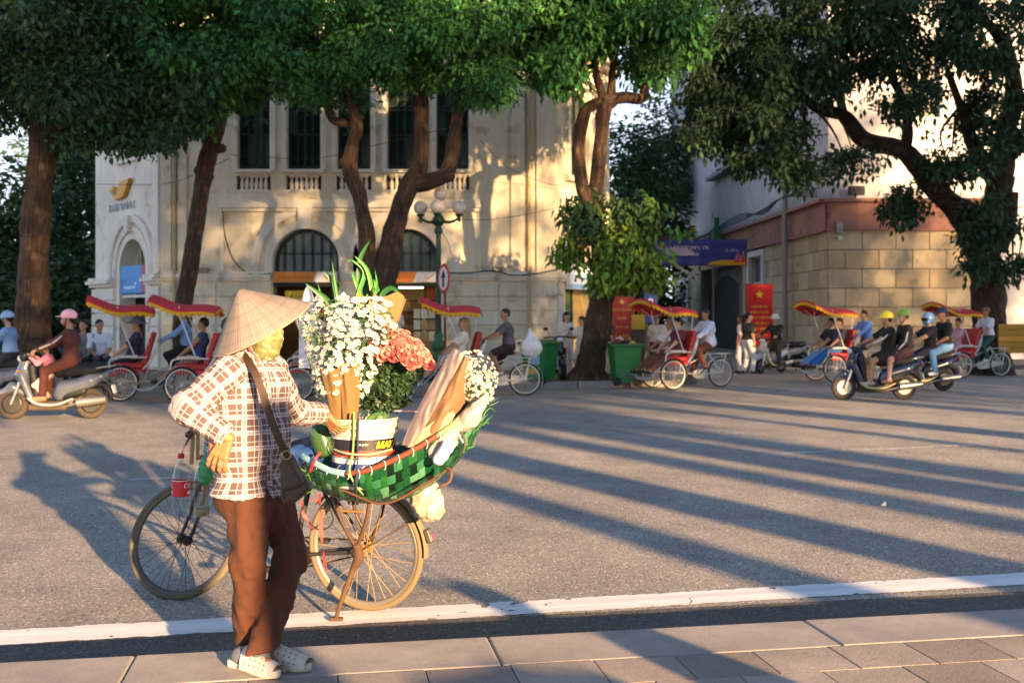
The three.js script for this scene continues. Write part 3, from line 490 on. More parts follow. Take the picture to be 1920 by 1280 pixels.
  // fanlights over the doors
  arches.forEach(([c, r], q) => {
    const s = new THREE.Shape(); s.moveTo(c - r, my(512)); s.lineTo(c + r, my(512)); s.lineTo(c + r, spring); s.absarc(c, spring, r, 0, Math.PI, false); s.closePath();
    const bars = [archRing(c, r - 0.09, r - 0.001, my(512), spring, 0.06, -0.33).translate(0, 0, 0)], cols = 7;
    for (let i = 1; i < cols; i++) { const x = c - r + 2 * r * i / cols, hh = spring + Math.sqrt(r * r - (x - c) ** 2) - 0.05; bars.push(box(x, (my(510) + hh) / 2, -0.28, 0.075, hh - my(510), 0.07)); }
    bars.push(box(c, my(474), -0.27, 2 * r - 0.1, 0.05, 0.05), box(c, my(511), -0.28, 2 * r - 0.02, 0.06, 0.1));
    const fan = F.put('fanlight', mg(bars), greenFrame);
    for (let i = 0; i < cols; i++) for (const lo of [0, 1]) { const xa = c - r + 2 * r * i / cols, xb = xa + 2 * r / cols, xm = (xa + xb) / 2, hh = spring + Math.sqrt(Math.max(0.02, r * r - (Math.abs(xm - c)) ** 2)) - 0.06; const y0 = lo ? my(474) : my(510), y1 = lo ? hh : my(474); if (y1 - y0 < 0.1) continue; F.put('pane', box(xm, (y0 + y1) / 2, -0.31, xb - xa - 0.05, y1 - y0 - 0.03, 0.012), curtainGlass, fan); }
    // fascia sign: orange with a pale end and a swoosh
    const sign = canvasTex(512, 96, (x, w, h) => { x.fillStyle = '#e9e2d8'; x.fillRect(0, 0, w, h); x.fillStyle = '#dd7d12'; x.beginPath(); x.moveTo(0, 0); x.lineTo(w * 0.68, 0); x.lineTo(w * 0.62, h); x.lineTo(0, h); x.fill(); x.fillStyle = '#c9650a'; for (let i = 0; i < 9; i++) x.fillRect(40 + i * 28 + (i > 3 ? 16 : 0), 40, 19, 22); x.strokeStyle = '#e08a2c'; x.lineWidth = 9; x.beginPath(); x.moveTo(w * 0.8, h * 0.4); x.lineTo(w * 0.85, h * 0.7); x.lineTo(w * 0.95, h * 0.2); x.stroke(); });
    const sg = F.put('fascia_sign', rbox(c, my(519.5), 0.05, 2 * r - 0.02, my(509) - my(530), 0.16, 0.01), M('#8d8378', 0.6)); F.put('sign_face', new THREE.PlaneGeometry(2 * r - 0.06, my(509) - my(530) - 0.03).translate(c, my(519.5), 0.135), new THREE.MeshStandardMaterial({ map: sign, roughness: 0.5 }), sg);
    F.put('lintel', box(c, my(534), -0.1, 2 * r - 0.01, 0.1, 0.3), M('#211d18', 0.7));
  });
  // shops behind the arches: side walls, back, floor and ceiling
  const shop = (c, r, wallM, deep) => { F.put('shop_interior', mg([box(c, my(534) + 0.05, -0.5 - deep / 2, 2 * r + 1.2, 0.1, deep), box(c, 0.16, -0.5 - deep / 2, 2 * r + 1.2, 0.05, deep), box(c, 1.5, -0.5 - deep, 2 * r + 1.2, 2.7, 0.08), box(c - r - 0.6, 1.5, -0.5 - deep / 2, 0.08, 2.7, deep), box(c + r + 0.6, 1.5, -0.5 - deep / 2, 0.08, 2.7, deep)]), wallM); };
  shop(arches[0][0], arches[0][1], M('#8a6238', 0.8), 1.6); shop(arches[1][0], arches[1][1], M('#dcbf7a', 0.8), 1.8);
  F.put('shop_notice', rbox(mx(556), my(555), -0.1, 0.72, 0.32, 0.03, 0.005), M('#e6b917', 0.5));
  F.put('notice_lettering', new THREE.PlaneGeometry(0.66, 0.26).translate(mx(556), my(555), -0.082), new THREE.MeshStandardMaterial({ roughness: 0.5, map: canvasTex(256, 96, (x, w, h) => { x.fillStyle = '#e6b917'; x.fillRect(0, 0, w, h); x.fillStyle = '#8a5a10'; x.font = 'italic bold 54px sans-serif'; x.fillText('Đặt vé', 40, 66); }) }));
  for (const [x, y, w, h, col] of [[762, 573, 0.62, 0.36, '#8c6a3c'], [796, 574, 0.42, 0.36, '#a5632e'], [764, 594, 0.56, 0.24, '#6d4a2c'], [800, 600, 0.4, 0.26, '#5a4030'], [764, 614, 0.56, 0.26, '#8a6d43'], [799, 548, 0.36, 0.46, '#c8641c']]) { const fr = F.put('picture_frame', rbox(mx(x), my(y), -1.6, w, h, 0.05, 0.006), M('#4b351f', 0.6)); F.put('picture', box(mx(x), my(y), -1.572, w - 0.09, h - 0.09, 0.006), M(col, 0.6), fr); }
  for (const q of [box(mx(826) - 0.11, 1.5, -0.2, 0.1, 2.6, 0.3), box(mx(706), 1.5, -0.2, 0.1, 2.6, 0.3), box(mx(790), 1.2, -0.9, 0.07, 2.2, 0.07)]) F.put('door_jamb', q, M('#6b4a22', 0.7));
  const tubeLamp = F.put('tube_light', rod([mx(733), my(538.5), -0.3], [mx(792), my(538.5), -0.3], 0.022, 8), new THREE.MeshStandardMaterial({ color: '#ffffff', emissive: new THREE.Color().setRGB(1, 0.9, 0.7), emissiveIntensity: 1.4 }));
  const rl = new THREE.RectAreaLight(new THREE.Color().setRGB(1, 0.82, 0.5), 3.2, mx(792) - mx(733), 0.06); rl.position.set(mx(762), my(538.5) - 0.05, -ZF - 0.35); rl.lookAt(mx(762), 0, -ZF - 1.0); scene.add(rl);
  // bulk of the house and its roof
  F.put('rear_mass', uvBox(box((X0 + X1) / 2, H / 2 + 0.1, -7, X1 - X0 - 0.3, H - 0.2, 8.6), 0.25), cream);
  F.put('roof', uvBox(box((X0 + X1) / 2, H + 0.15, -5, X1 - X0 + 1.2, 0.3, 12), 0.25), M('#7d6a52', 0.9));
}
{ // left wing, turned 42 degrees away
  const W = 5.07, far = V(-13.59, 0, -34.77), ux = V(0.669, 0, 0.743).normalize(), F = framed(corner, new THREE.Matrix4().makeBasis(ux, UPV, V(-ux.z, 0, ux.x)).setPosition(far));
  const c = 2.95, r = 0.985, sp = 3.08, H = 13.5;
  const at = (x, y) => { const k = (x - 960) / FOC, u = (13.59 + 34.77 * k) / (0.669 + 0.743 * k), Z = 34.77 - 0.743 * u; return [u, EYE - (y - HORIZON) * Z / FOC]; };
  const [wa, wb] = at(226, 302), [wc, wd] = at(256, 180);
  F.put('wall', wallGeo(W, H, [archPath(c, r, 0, sp), rectPath(wa, wb, wc, wd)], 0.5), whiteWall);
  windowUnit(F, wa, wc, wb, wd, 2, [0, 0.33, 0.66, 1], -0.2, [M('#4a5560', 0.4)], M('#39424a', 0.6));
  F.put('window_surround', uvBox(mg([box(wa - 0.1, (wb + wd) / 2, 0.02, 0.16, wd - wb, 0.12), box(wc + 0.1, (wb + wd) / 2, 0.02, 0.16, wd - wb, 0.12), box((wa + wc) / 2, wb - 0.06, 0.03, wc - wa + 0.5, 0.12, 0.16)]), 0.25), whiteTrim);
  F.put('arch_moulding', archRing(c, r + 0.24, r + 0.38, 2.85, sp, 0.08, -0.03), whiteTrim); F.put('arch_moulding', archRing(c, r + 0.54, r + 0.72, 2.85, sp, 0.12, -0.03), whiteTrim);
  F.put('keystone', keystone(c, sp + r + 0.2, sp + r + 0.7, 0.3, 0.22), whiteTrim);
  for (const [a, b] of [[-0.12, c - r - 0.25], [c + r + 0.25, W]]) { F.put('string_course', moulding(a, b, 2.78, 0.3, 0.3), whiteTrim); for (let j = 0; j < 6; j++) F.put('stone_block', uvBox(rbox((a + b) / 2, 0.2 + (j + 0.5) * 0.4, 0.03, b - a - 0.05, 0.37, 0.14, 0.015), 0.25), pick([whiteWall, whiteTrim])); }
  F.put('pilaster', uvBox(box(W - 0.2, (2.95 + H) / 2, 0.03, 0.38, H - 2.95, 0.16), 0.25), whiteTrim);
  F.put('cornice', moulding(-0.2, W, my(80), 0.5, 0.45), whiteTrim);
  F.put('door_screen', box(c, 1.3, -0.62, 2 * r + 0.4, 2.8, 0.05), M('#1e2126', 0.5)); F.put('reveal', uvBox(box(c, 3.3, -0.9, 2 * r + 0.6, 2.6, 0.1), 0.25), cream);
  F.put('awning_bar', box(c - 0.05, 2.32, -0.15, 2 * r, 0.09, 0.14), M('#cfcac2', 0.5));
  const bs = canvasTex(512, 256, (x, w, h) => { x.fillStyle = '#2b86c9'; x.fillRect(0, 0, w, h); x.fillStyle = '#a8385a'; x.fillRect(w * 0.83, 0, w * 0.17, h); x.fillStyle = '#dfeefa'; x.font = 'italic bold 46px sans-serif'; x.fillText('vinaphone', 60, 214); x.beginPath(); x.arc(305, 168, 13, 0, 7); x.fill(); });
  const b = F.put('blue_sign', rbox(c, 2.83, -0.08, 2 * r - 0.06, 0.86, 0.1, 0.01), M('#276ea5', 0.5)); F.put('sign_face', new THREE.PlaneGeometry(2 * r - 0.08, 0.84).translate(c, 2.83, -0.027), new THREE.MeshStandardMaterial({ map: bs, roughness: 0.5 }), b);
  // yellow folded-corner emblem and raised blue lettering
  const e = (x, y) => at(x, y), em = [[211, 358], [219, 350], [226, 359], [233, 341], [250, 334], [238, 369], [224, 376]].map(p => e(...p));
  F.put('emblem', poly(em, 0.12, 0.015).translate(0, 0, 0.09), M('#cf9200', 0.5)); const hole = [[217, 359], [222, 355], [226, 363], [221, 366]].map(p => e(...p)); F.put('emblem_notch', poly(hole, 0.02).translate(0, 0, 0.16), M('#9c7112', 0.6));
  const tx = canvasTex(1024, 128, (x, w, h) => { x.fillStyle = '#000'; x.fillRect(0, 0, w, h); x.fillStyle = '#fff'; x.font = 'bold 92px sans-serif'; x.textAlign = 'center'; x.fillText('BƯU ĐIỆN HÀ NỘI', w / 2, 104, w - 10); }); tx.colorSpace = THREE.NoColorSpace;
  const [la, lb] = e(196, 404), [lc] = e(265, 394); F.put('lettering', new THREE.PlaneGeometry(lc - la, 0.42).translate((la + lc) / 2, lb + 0.2, 0.04), new THREE.MeshStandardMaterial({ color: '#1d3d6e', alphaMap: tx, alphaTest: 0.5, roughness: 0.5, side: THREE.DoubleSide }));
  F.put('rear_mass', uvBox(box(W / 2 - 0.2, H / 2, -3.2, W - 0.6, H - 0.1, 4.0), 0.25), whiteWall);
}
{ // right wing, falling away to the side street
  const ux = V(0.5, 0, -0.866), W = 3.6, F = framed(corner, new THREE.Matrix4().makeBasis(ux, UPV, V(0.866, 0, 0.5)).setPosition(mx(1045), 0, -ZF)), H = 13.5, c = 1.5, r = 1.0, sp = my(470, 32.2);
  const wy0 = my(330, 31.8), wy1 = my(170, 31.8);
  F.put('wall', wallGeo(W, H, [archPath(c, r, 0, sp), rectPath(0.75, wy0, 1.9, wy1)], 0.45), cream);
  windowUnit(F, 0.75, 1.9, wy0, wy1, 3, [0, 0.34, 0.67, 1], -0.2, [darkGlass, curtainGlass]);
  F.put('window_surround', uvBox(mg([box(0.64, (wy0 + wy1) / 2, 0.02, 0.16, wy1 - wy0 + 0.3, 0.14), box(2.01, (wy0 + wy1) / 2, 0.02, 0.16, wy1 - wy0 + 0.3, 0.14), moulding(0.3, 2.35, wy1 + 0.35, 0.4, 0.35), box(1.32, wy0 - 0.09, 0.04, 1.7, 0.16, 0.24)]), 0.25), creamTrim);
  F.put('arch_moulding', archRing(c, r + 0.03, r + 0.2, 2.9, sp, 0.07, -0.03), creamTrim); F.put('cornice', moulding(0, W + 0.2, my(80), 0.5, 0.45), creamTrim);
  for (const [a, b] of [[0, c - r - 0.05], [c + r + 0.05, W]]) for (let j = 0; j < 6; j++) F.put('stone_block', uvBox(rbox((a + b) / 2, 0.2 + (j + 0.5) * 0.42, 0.0, b - a - 0.03, 0.39, 0.09, 0.015), 0.25), pick([cream, creamTrim]));
  for (const [a, b] of [[0, c - r - 0.05], [c + r + 0.05, W]]) F.put('string_course', moulding(a, b, 2.85, 0.26, 0.16), creamTrim);
  const ws = canvasTex(512, 160, (x, w, h) => { x.fillStyle = '#dfe6ec'; x.fillRect(0, 0, w, h); x.fillStyle = '#7fb2d8'; x.fillRect(0, h * 0.8, w, h * 0.2); x.fillStyle = '#2a78b5'; x.font = 'italic bold 60px sans-serif'; x.fillText('vinaphone', 110, 96); x.beginPath(); x.arc(440, 62, 26, 0, 7); x.fill(); x.fillStyle = '#c8323c'; x.beginPath(); x.arc(440, 70, 13, 0, 7); x.fill(); });
  const sg = F.put('white_sign', rbox(c, 2.86, 0.16, 2.3, 0.72, 0.14, 0.01), M('#c6ccd0', 0.5)); F.put('sign_face', new THREE.PlaneGeometry(2.26, 0.68).translate(c, 2.86, 0.235), new THREE.MeshStandardMaterial({ map: ws, roughness: 0.5 }), sg);
  F.put('emblem', poly([[2.05, 4.9], [2.35, 5.25], [2.75, 4.95], [2.5, 4.45]], 0.1, 0.015).translate(0, 0, 0.07), M('#cf921a', 0.5));
  const door = F.put('green_door', mg([box(c - 0.45, 1.35, -0.3, 0.7, 2.4, 0.05), box(c - 0.05, 1.35, -0.28, 0.06, 2.4, 0.08), box(c - 0.85, 1.35, -0.28, 0.06, 2.4, 0.08)]), M('#3d4f28', 0.5));
  for (let i = 0; i < 4; i++) F.put('door_panel', box(c - 0.45, 0.5 + i * 0.6, -0.265, 0.5, 0.46, 0.02), M('#59663c', 0.4), door);
  F.put('entrance_wall', uvBox(box(c + 0.5, 1.4, -0.45, 1.2, 2.6, 0.08), 0.25), M('#d8b86c', 0.85)); F.put('arch_back', box(c, 3.6, -0.5, 2.1, 1.8, 0.05), interiorDark);
  F.put('rear_mass', uvBox(box(W / 2 + 0.1, H / 2, -3.0, W - 0.4, H - 0.1, 4.2), 0.25), cream);
  F.put('wall_poster', box(0.3, 1.75, 0.06, 0.34, 0.26, 0.01), M('#cdd2d6', 0.6));
}
// ---------------------------------------------------------------- the blue-white and stone building beyond the side street
const beyond = thing('stone_building', 'pale blue upper storeys over beige stone blocks with a pink band, beside the side street', 'building');
{
  const stoneA = [plaster('#ab9b7e', 0.9, 51), plaster('#a49376', 0.9, 53), plaster('#b3a487', 0.9, 57)], paleBlue = plaster('#b4b3b6', 0.9, 61), pink = plaster('#946c60', 1.2, 67);
  const C = V(11.27, 0, -38), H = 17;
  const Ff = framed(beyond, new THREE.Matrix4().makeTranslation(C.x, 0, C.z)), sc = 38 / FOC, yv = y => EYE - (y - HORIZON) * sc, xv = x => (x - 960) * sc - C.x;
  const b0 = yv(432), b1 = yv(378), Wf = 5.6;
  Ff.put('upper_wall', wallGeo(Wf, H - b1, [rectPath(2.6, 3, 4.0, 5.6)], 0.4).translate(0, b1, 0), paleBlue); windowUnit(Ff, 2.6, 4.0, b1 + 3, b1 + 5.6, 2, [0, 0.5, 1], -0.2, darkGlass, M('#8a929a', 0.6));
  Ff.put('pink_band', uvBox(mg([box(Wf / 2, (b0 + b1) / 2, 0.02, Wf + 0.04, b1 - b0, 0.14), box(Wf / 2 - 0.02, b1 + 0.04, 0.08, Wf + 0.28, 0.12, 0.4), box(Wf / 2 - 0.02, b0 + 0.02, 0.04, Wf + 0.1, 0.09, 0.26)]), 0.25), pink);
  Ff.put('wall_backing', uvBox(box(Wf / 2, b0 / 2, -0.25, Wf, b0, 0.4), 0.25), M('#8f7a52', 0.95));
  reseed(9); const rows = 7, rh = b0 / rows;
  for (let j = 0; j < rows; j++) { let x = (j % 2) * -0.6; while (x < Wf) { const w = 1.2, a = Math.max(0, x), b = Math.min(Wf, x + w); if (b - a > 0.1) Ff.put('stone_block', uvBox(rbox((a + b) / 2, (j + 0.5) * rh, -0.01 + R(-0.006, 0.006), b - a - 0.022, rh - 0.022, 0.12, 0.012), 0.3), pick(stoneA)); x += w; } }
  Ff.put('floodlight', mg([rbox(0.9, b1 + 0.35, 0.35, 0.55, 0.32, 0.22, 0.03), rod([0.9, b1 + 0.05, 0.2], [0.9, b1 + 0.3, 0.3], 0.03)]), M('#3b3632', 0.6));
  Ff.put('meter_box', rbox(0.35, yv(428), 0.16, 0.24, 0.4, 0.16, 0.02), M('#8b8a80', 0.6)); Ff.put('meter_box', rbox(0.38, yv(447), 0.14, 0.18, 0.12, 0.1, 0.01), M('#cfcbc0', 0.6));
  const ux = V(0.04, 0, 1).normalize(), Fl = framed(beyond, new THREE.Matrix4().makeBasis(ux, UPV, V(-ux.z, 0, ux.x)).setPosition(10.08, 0, -67.7)), L = 29.7;
  const at = (x, y) => { const k = (x - 960) / FOC, u = (67.7 * k - 10.08) / (0.04 + k), Z = 67.7 - u; return [u, EYE - (y - HORIZON) * Z / FOC]; };
  const quad = (x0, y0, x1, y1) => { const a = at(x0, y0), b = at(x1, y1); return [a[0], Math.min(a[1], b[1]), b[0], Math.max(a[1], b[1])]; };
  const up = [[[4, 8.6, 6.2, 11.2]], [[13, 9.1, 16.2, 12]], [[17.2, 9.1, 20.2, 12]], [[4.4, 13, 6.2, 15]], [[13.2, 13.2, 16, 15.6]], [[23.5, 9.2, 25.4, 11.8]]].map(a => a[0]);
  Fl.put('upper_wall', wallGeo(L, H - b1, up.map(a => rectPath(a[0], a[1] - b1, a[2], a[3] - b1)), 0.4).translate(0, b1, 0), paleBlue);
  for (const a of up) { windowUnit(Fl, ...[a[0], a[2], a[1], a[3]], 2, [0, 0.5, 1], -0.25, M('#5f7480', 0.2), M('#c9ccd0', 0.6)); Fl.put('window_sill', box((a[0] + a[2]) / 2, a[1] - 0.07, 0.1, a[2] - a[0] + 0.5, 0.13, 0.42), M('#8d8b8a', 0.85)); }
  Fl.put('ledge', box(17, 8.85, 0.22, 9.5, 0.16, 0.55), M('#8f8c8a', 0.9));
  for (const u of [15.0, 17.6, 19.0, 20.2]) { const ac = Fl.put('air_conditioner', rbox(u, 9.36, 0.36, 0.95, 0.72, 0.4, 0.03), M('#cfcfca', 0.5)); Fl.put('fan_grille', mg([new THREE.TorusGeometry(0.26, 0.02, 6, 20).translate(u - 0.12, 9.36, 0.565), new THREE.CircleGeometry(0.25, 20).translate(u - 0.12, 9.36, 0.563)]), M('#2b2c2e', 0.7), ac); }
  const ac2 = Fl.put('air_conditioner', rbox(13.4, 5.9, 0.3, 0.9, 0.7, 0.36, 0.03), M('#9a9a98', 0.5)); Fl.put('fan_grille', new THREE.CircleGeometry(0.25, 20).translate(13.3, 5.9, 0.49), M('#2b2c2e', 0.7), ac2);
  Fl.put('pink_band', uvBox(mg([box(L / 2 + 3.5, (b0 + b1) / 2, 0.02, L - 7, b1 - b0, 0.14), box(L / 2 + 3.5, b1 + 0.05, 0.1, L - 7, 0.12, 0.45), box(L / 2 + 3.5, b0, 0.05, L - 7, 0.08, 0.3)]), 0.25), pink);
  const lowHoles = [[3.2, 1.7, 5.4, 3.7], [9, 0.1, 17.5, 4.3], [19.2, 2.1, 21.4, 4.4]];
  Fl.put('lower_wall', wallGeo(L, b1 - 0.02, lowHoles.map(a => rectPath(...a)), 0.3).translate(0, 0, -0.08), stoneA[1]);
  for (let j = 0; j < rows; j++) { let x = (j % 2) * -0.6; while (x < L) { const a = Math.max(0, x), b = Math.min(L, x + 1.2), y0 = j * rh, y1 = y0 + rh; if (b - a > 0.1 && x > 7 && !lowHoles.some(h => a < h[2] + 0.15 && b > h[0] - 0.15 && y0 < h[3] + 0.1 && y1 > h[1] - 0.1)) Fl.put('stone_block', uvBox(rbox((a + b) / 2, (y0 + y1) / 2, -0.04, b - a - 0.02, rh - 0.02, 0.12, 0.012), 0.3), pick(stoneA)); x += 1.2; } }
  for (const h of [lowHoles[0], lowHoles[2]]) { windowUnit(Fl, h[0], h[2], h[1], h[3], 2, [0, 0.5, 1], -0.2, M('#3c454d', 0.2), M('#c6c6c6', 0.6)); Fl.put('window_frame', mg([box(h[0] - 0.12, (h[1] + h[3]) / 2, 0.0, 0.24, h[3] - h[1] + 0.5, 0.2), box(h[2] + 0.12, (h[1] + h[3]) / 2, 0.0, 0.24, h[3] - h[1] + 0.5, 0.2), box((h[0] + h[2]) / 2, h[3] + 0.13, 0.0, h[2] - h[0], 0.24, 0.2), box((h[0] + h[2]) / 2, h[1] - 0.13, 0.02, h[2] - h[0], 0.24, 0.24)]), M('#c9c7c4', 0.8)); }
  const gate = [lowHoles[1]].map(h => { const g = Fl.put('entrance', mg([box((h[0] + h[2]) / 2, 2.2, -0.9, h[2] - h[0], 4.3, 0.06), box(h[0] + 0.2, 2.2, 0, 0.4, 4.2, 0.24), box(h[0] + 3.2, 2.2, 0, 0.3, 4.2, 0.2)]), M('#77736c', 0.8)); for (let i = 0; i < 20; i++) { const x = h[0] + 3.5 + i * 0.25; Fl.put('gate_bar', rod([x, 0.15, 0.06], [x, 3.3 + 0.5 * Math.sin(i / 19 * 3.14), 0.06], 0.03, 6), M('#171716', 0.5), g); } return g; })[0];
  Fl.put('drainpipe', mg([rod([25.6, 0.1, 0.32], [25.6, 10.2, 0.32], 0.12, 10), new THREE.TorusGeometry(0.35, 0.03, 6, 16, 4).translate(26.3, 7.2, 0.3)]), M('#8e8a86', 0.6));
  Fl.put('drainpipe', rod([2.0, 0.1, 0.2], [2.0, H, 0.2], 0.1, 8), M('#9a9a9c', 0.6));
  Fl.put('cable_bundle', mg([0, 1, 2, 3].map(i => limb([[6 + i, 5.9 + i * 0.1, 0.4], [12, 6.0, 0.35 + i * 0.05], [19, 6.1 + 0.1 * i, 0.4], [23, 6.25 - i * 0.07, 0.4], [25.6, 6.4, 0.45], [29.6, 6.0 + i * 0.1, 0.35]], 0.025, 5, 5))), M('#2b2a2a', 0.8));
  for (const [u, y, col, w] of [[9.2, 6.0, '#e0b90c', 0.5], [14.8, 5.9, '#136a3a', 0.5], [5.2, 6.2, '#3a4c8c', 0.6]]) { Fl.put('flag_pole', rod([u, y - 0.9, 0.1], [u, y + 1.0, 0.75], 0.025, 6), M('#55504a', 0.6)); Fl.put('flag', sheet(1, 1, 6, 10, (p, q) => [u + (p - 0.5) * w * Math.sin(Math.PI * (0.08 + 0.84 * q)), y + 0.75 - 1.4 * q, 0.5 + 0.12 * Math.sin(p * 9 + q * 3)]), M(col, 0.8)); }
  Fl.put('rear_mass', uvBox(box(L / 2 - 0.5, H / 2, -6.3, L - 1.5, H - 0.1, 10), 0.25), paleBlue);
}
{ // low wall and roof at the far right edge
  const g = thing('garden_wall', 'low pale wall with a tiled coping at the right edge behind the big tree', 'wall');
  part(g, 'wall', uvBox(box(19.6, 1.3, -40, 9, 2.6, 0.3), 0.3), whiteWall); part(g, 'coping', uvBox(box(19.6, 2.7, -40, 9.2, 0.16, 0.6), 0.3), M('#7d6a68', 0.9));
  part(g, 'upper_panel', uvBox(box(19.6, 3.3, -40.4, 9, 1.2, 0.2), 0.3), M('#b9c3cf', 0.8));
}
// ---------------------------------------------------------------- trees
const barkMap = dataTex(512, (u, v) => { const r = tileNoise(u, v, 26, 4, 71, 6) * 60, p = tileNoise(u, v, 5, 3, 75), b = 96 + r + R(-12, 12), l = p > 0.12 ? (p - 0.12) * 130 : 0; return [b * 1.0 + l, b * 0.86 + l, b * 0.72 + l * 0.8]; });
const barkBump = dataTex(512, (u, v) => { const b = 128 + tileNoise(u, v, 26, 4, 71, 6) * 120; return [b, b, b]; }, false);
const bark = new THREE.MeshStandardMaterial({ map: barkMap, bumpMap: barkBump, bumpScale: 0.03, roughness: 0.95, color: '#b09a86' });
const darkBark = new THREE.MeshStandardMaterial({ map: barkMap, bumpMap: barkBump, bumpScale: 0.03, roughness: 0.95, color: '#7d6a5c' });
function leafCluster(n, L, W, spread, droop, sd) {
  reseed(sd); const pos = [], nor = [];
  for (let i = 0; i < n; i++) {
    const base = V(R(-1, 1), R(-0.8, 0.8), R(-1, 1)).normalize().multiplyScalar(spread * Math.cbrt(rnd()));
    const d = V(base.x + R(-0.2, 0.2), R(-0.5, 0.25) - droop, base.z + R(-0.2, 0.2)).normalize(), side = V(-d.z + R(-0.3, 0.3), R(-0.4, 0.4), d.x).normalize(), n1 = side.clone().cross(d).normalize();
    const l = L * R(0.55, 1.4), w = W * R(0.6, 1.35), a = base, t = base.clone().addScaledVector(d, l), m = base.clone().addScaledVector(d, l * 0.45), p = m.clone().addScaledVector(side, w / 2).addScaledVector(n1, w * 0.18), q = m.clone().addScaledVector(side, -w / 2).addScaledVector(n1, w * 0.18);
    for (const [x, y, z] of [[a, p, t], [a, t, q]]) { const nn = y.clone().sub(x).cross(z.clone().sub(x)).normalize(); for (const v of [x, y, z]) { pos.push(v.x, v.y, v.z); nor.push(nn.x, nn.y, nn.z); } }
  }
  const g = new THREE.BufferGeometry(); g.setAttribute('position', new THREE.Float32BufferAttribute(pos, 3)); g.setAttribute('normal', new THREE.Float32BufferAttribute(nor, 3)); return g;
}
const leafMat = new THREE.MeshPhysicalMaterial({ color: '#ffffff', roughness: 0.8, side: THREE.DoubleSide, transmission: 0.14, thickness: 0, vertexColors: true });
const clusters = { small: leafCluster(17, 0.16, 0.085, 0.32, -0.02, 3), mid: leafCluster(14, 0.18, 0.105, 0.32, 0.03, 5), big: leafCluster(9, 0.22, 0.13, 0.26, 0.35, 7), feather: leafCluster(17, 0.16, 0.08, 0.32, 0.02, 8), far: leafCluster(14, 0.3, 0.16, 0.5, 0.1, 9) };
const PX = q => q.length === 3 ? P(...q) : V(q[0], q[1], q[2]);
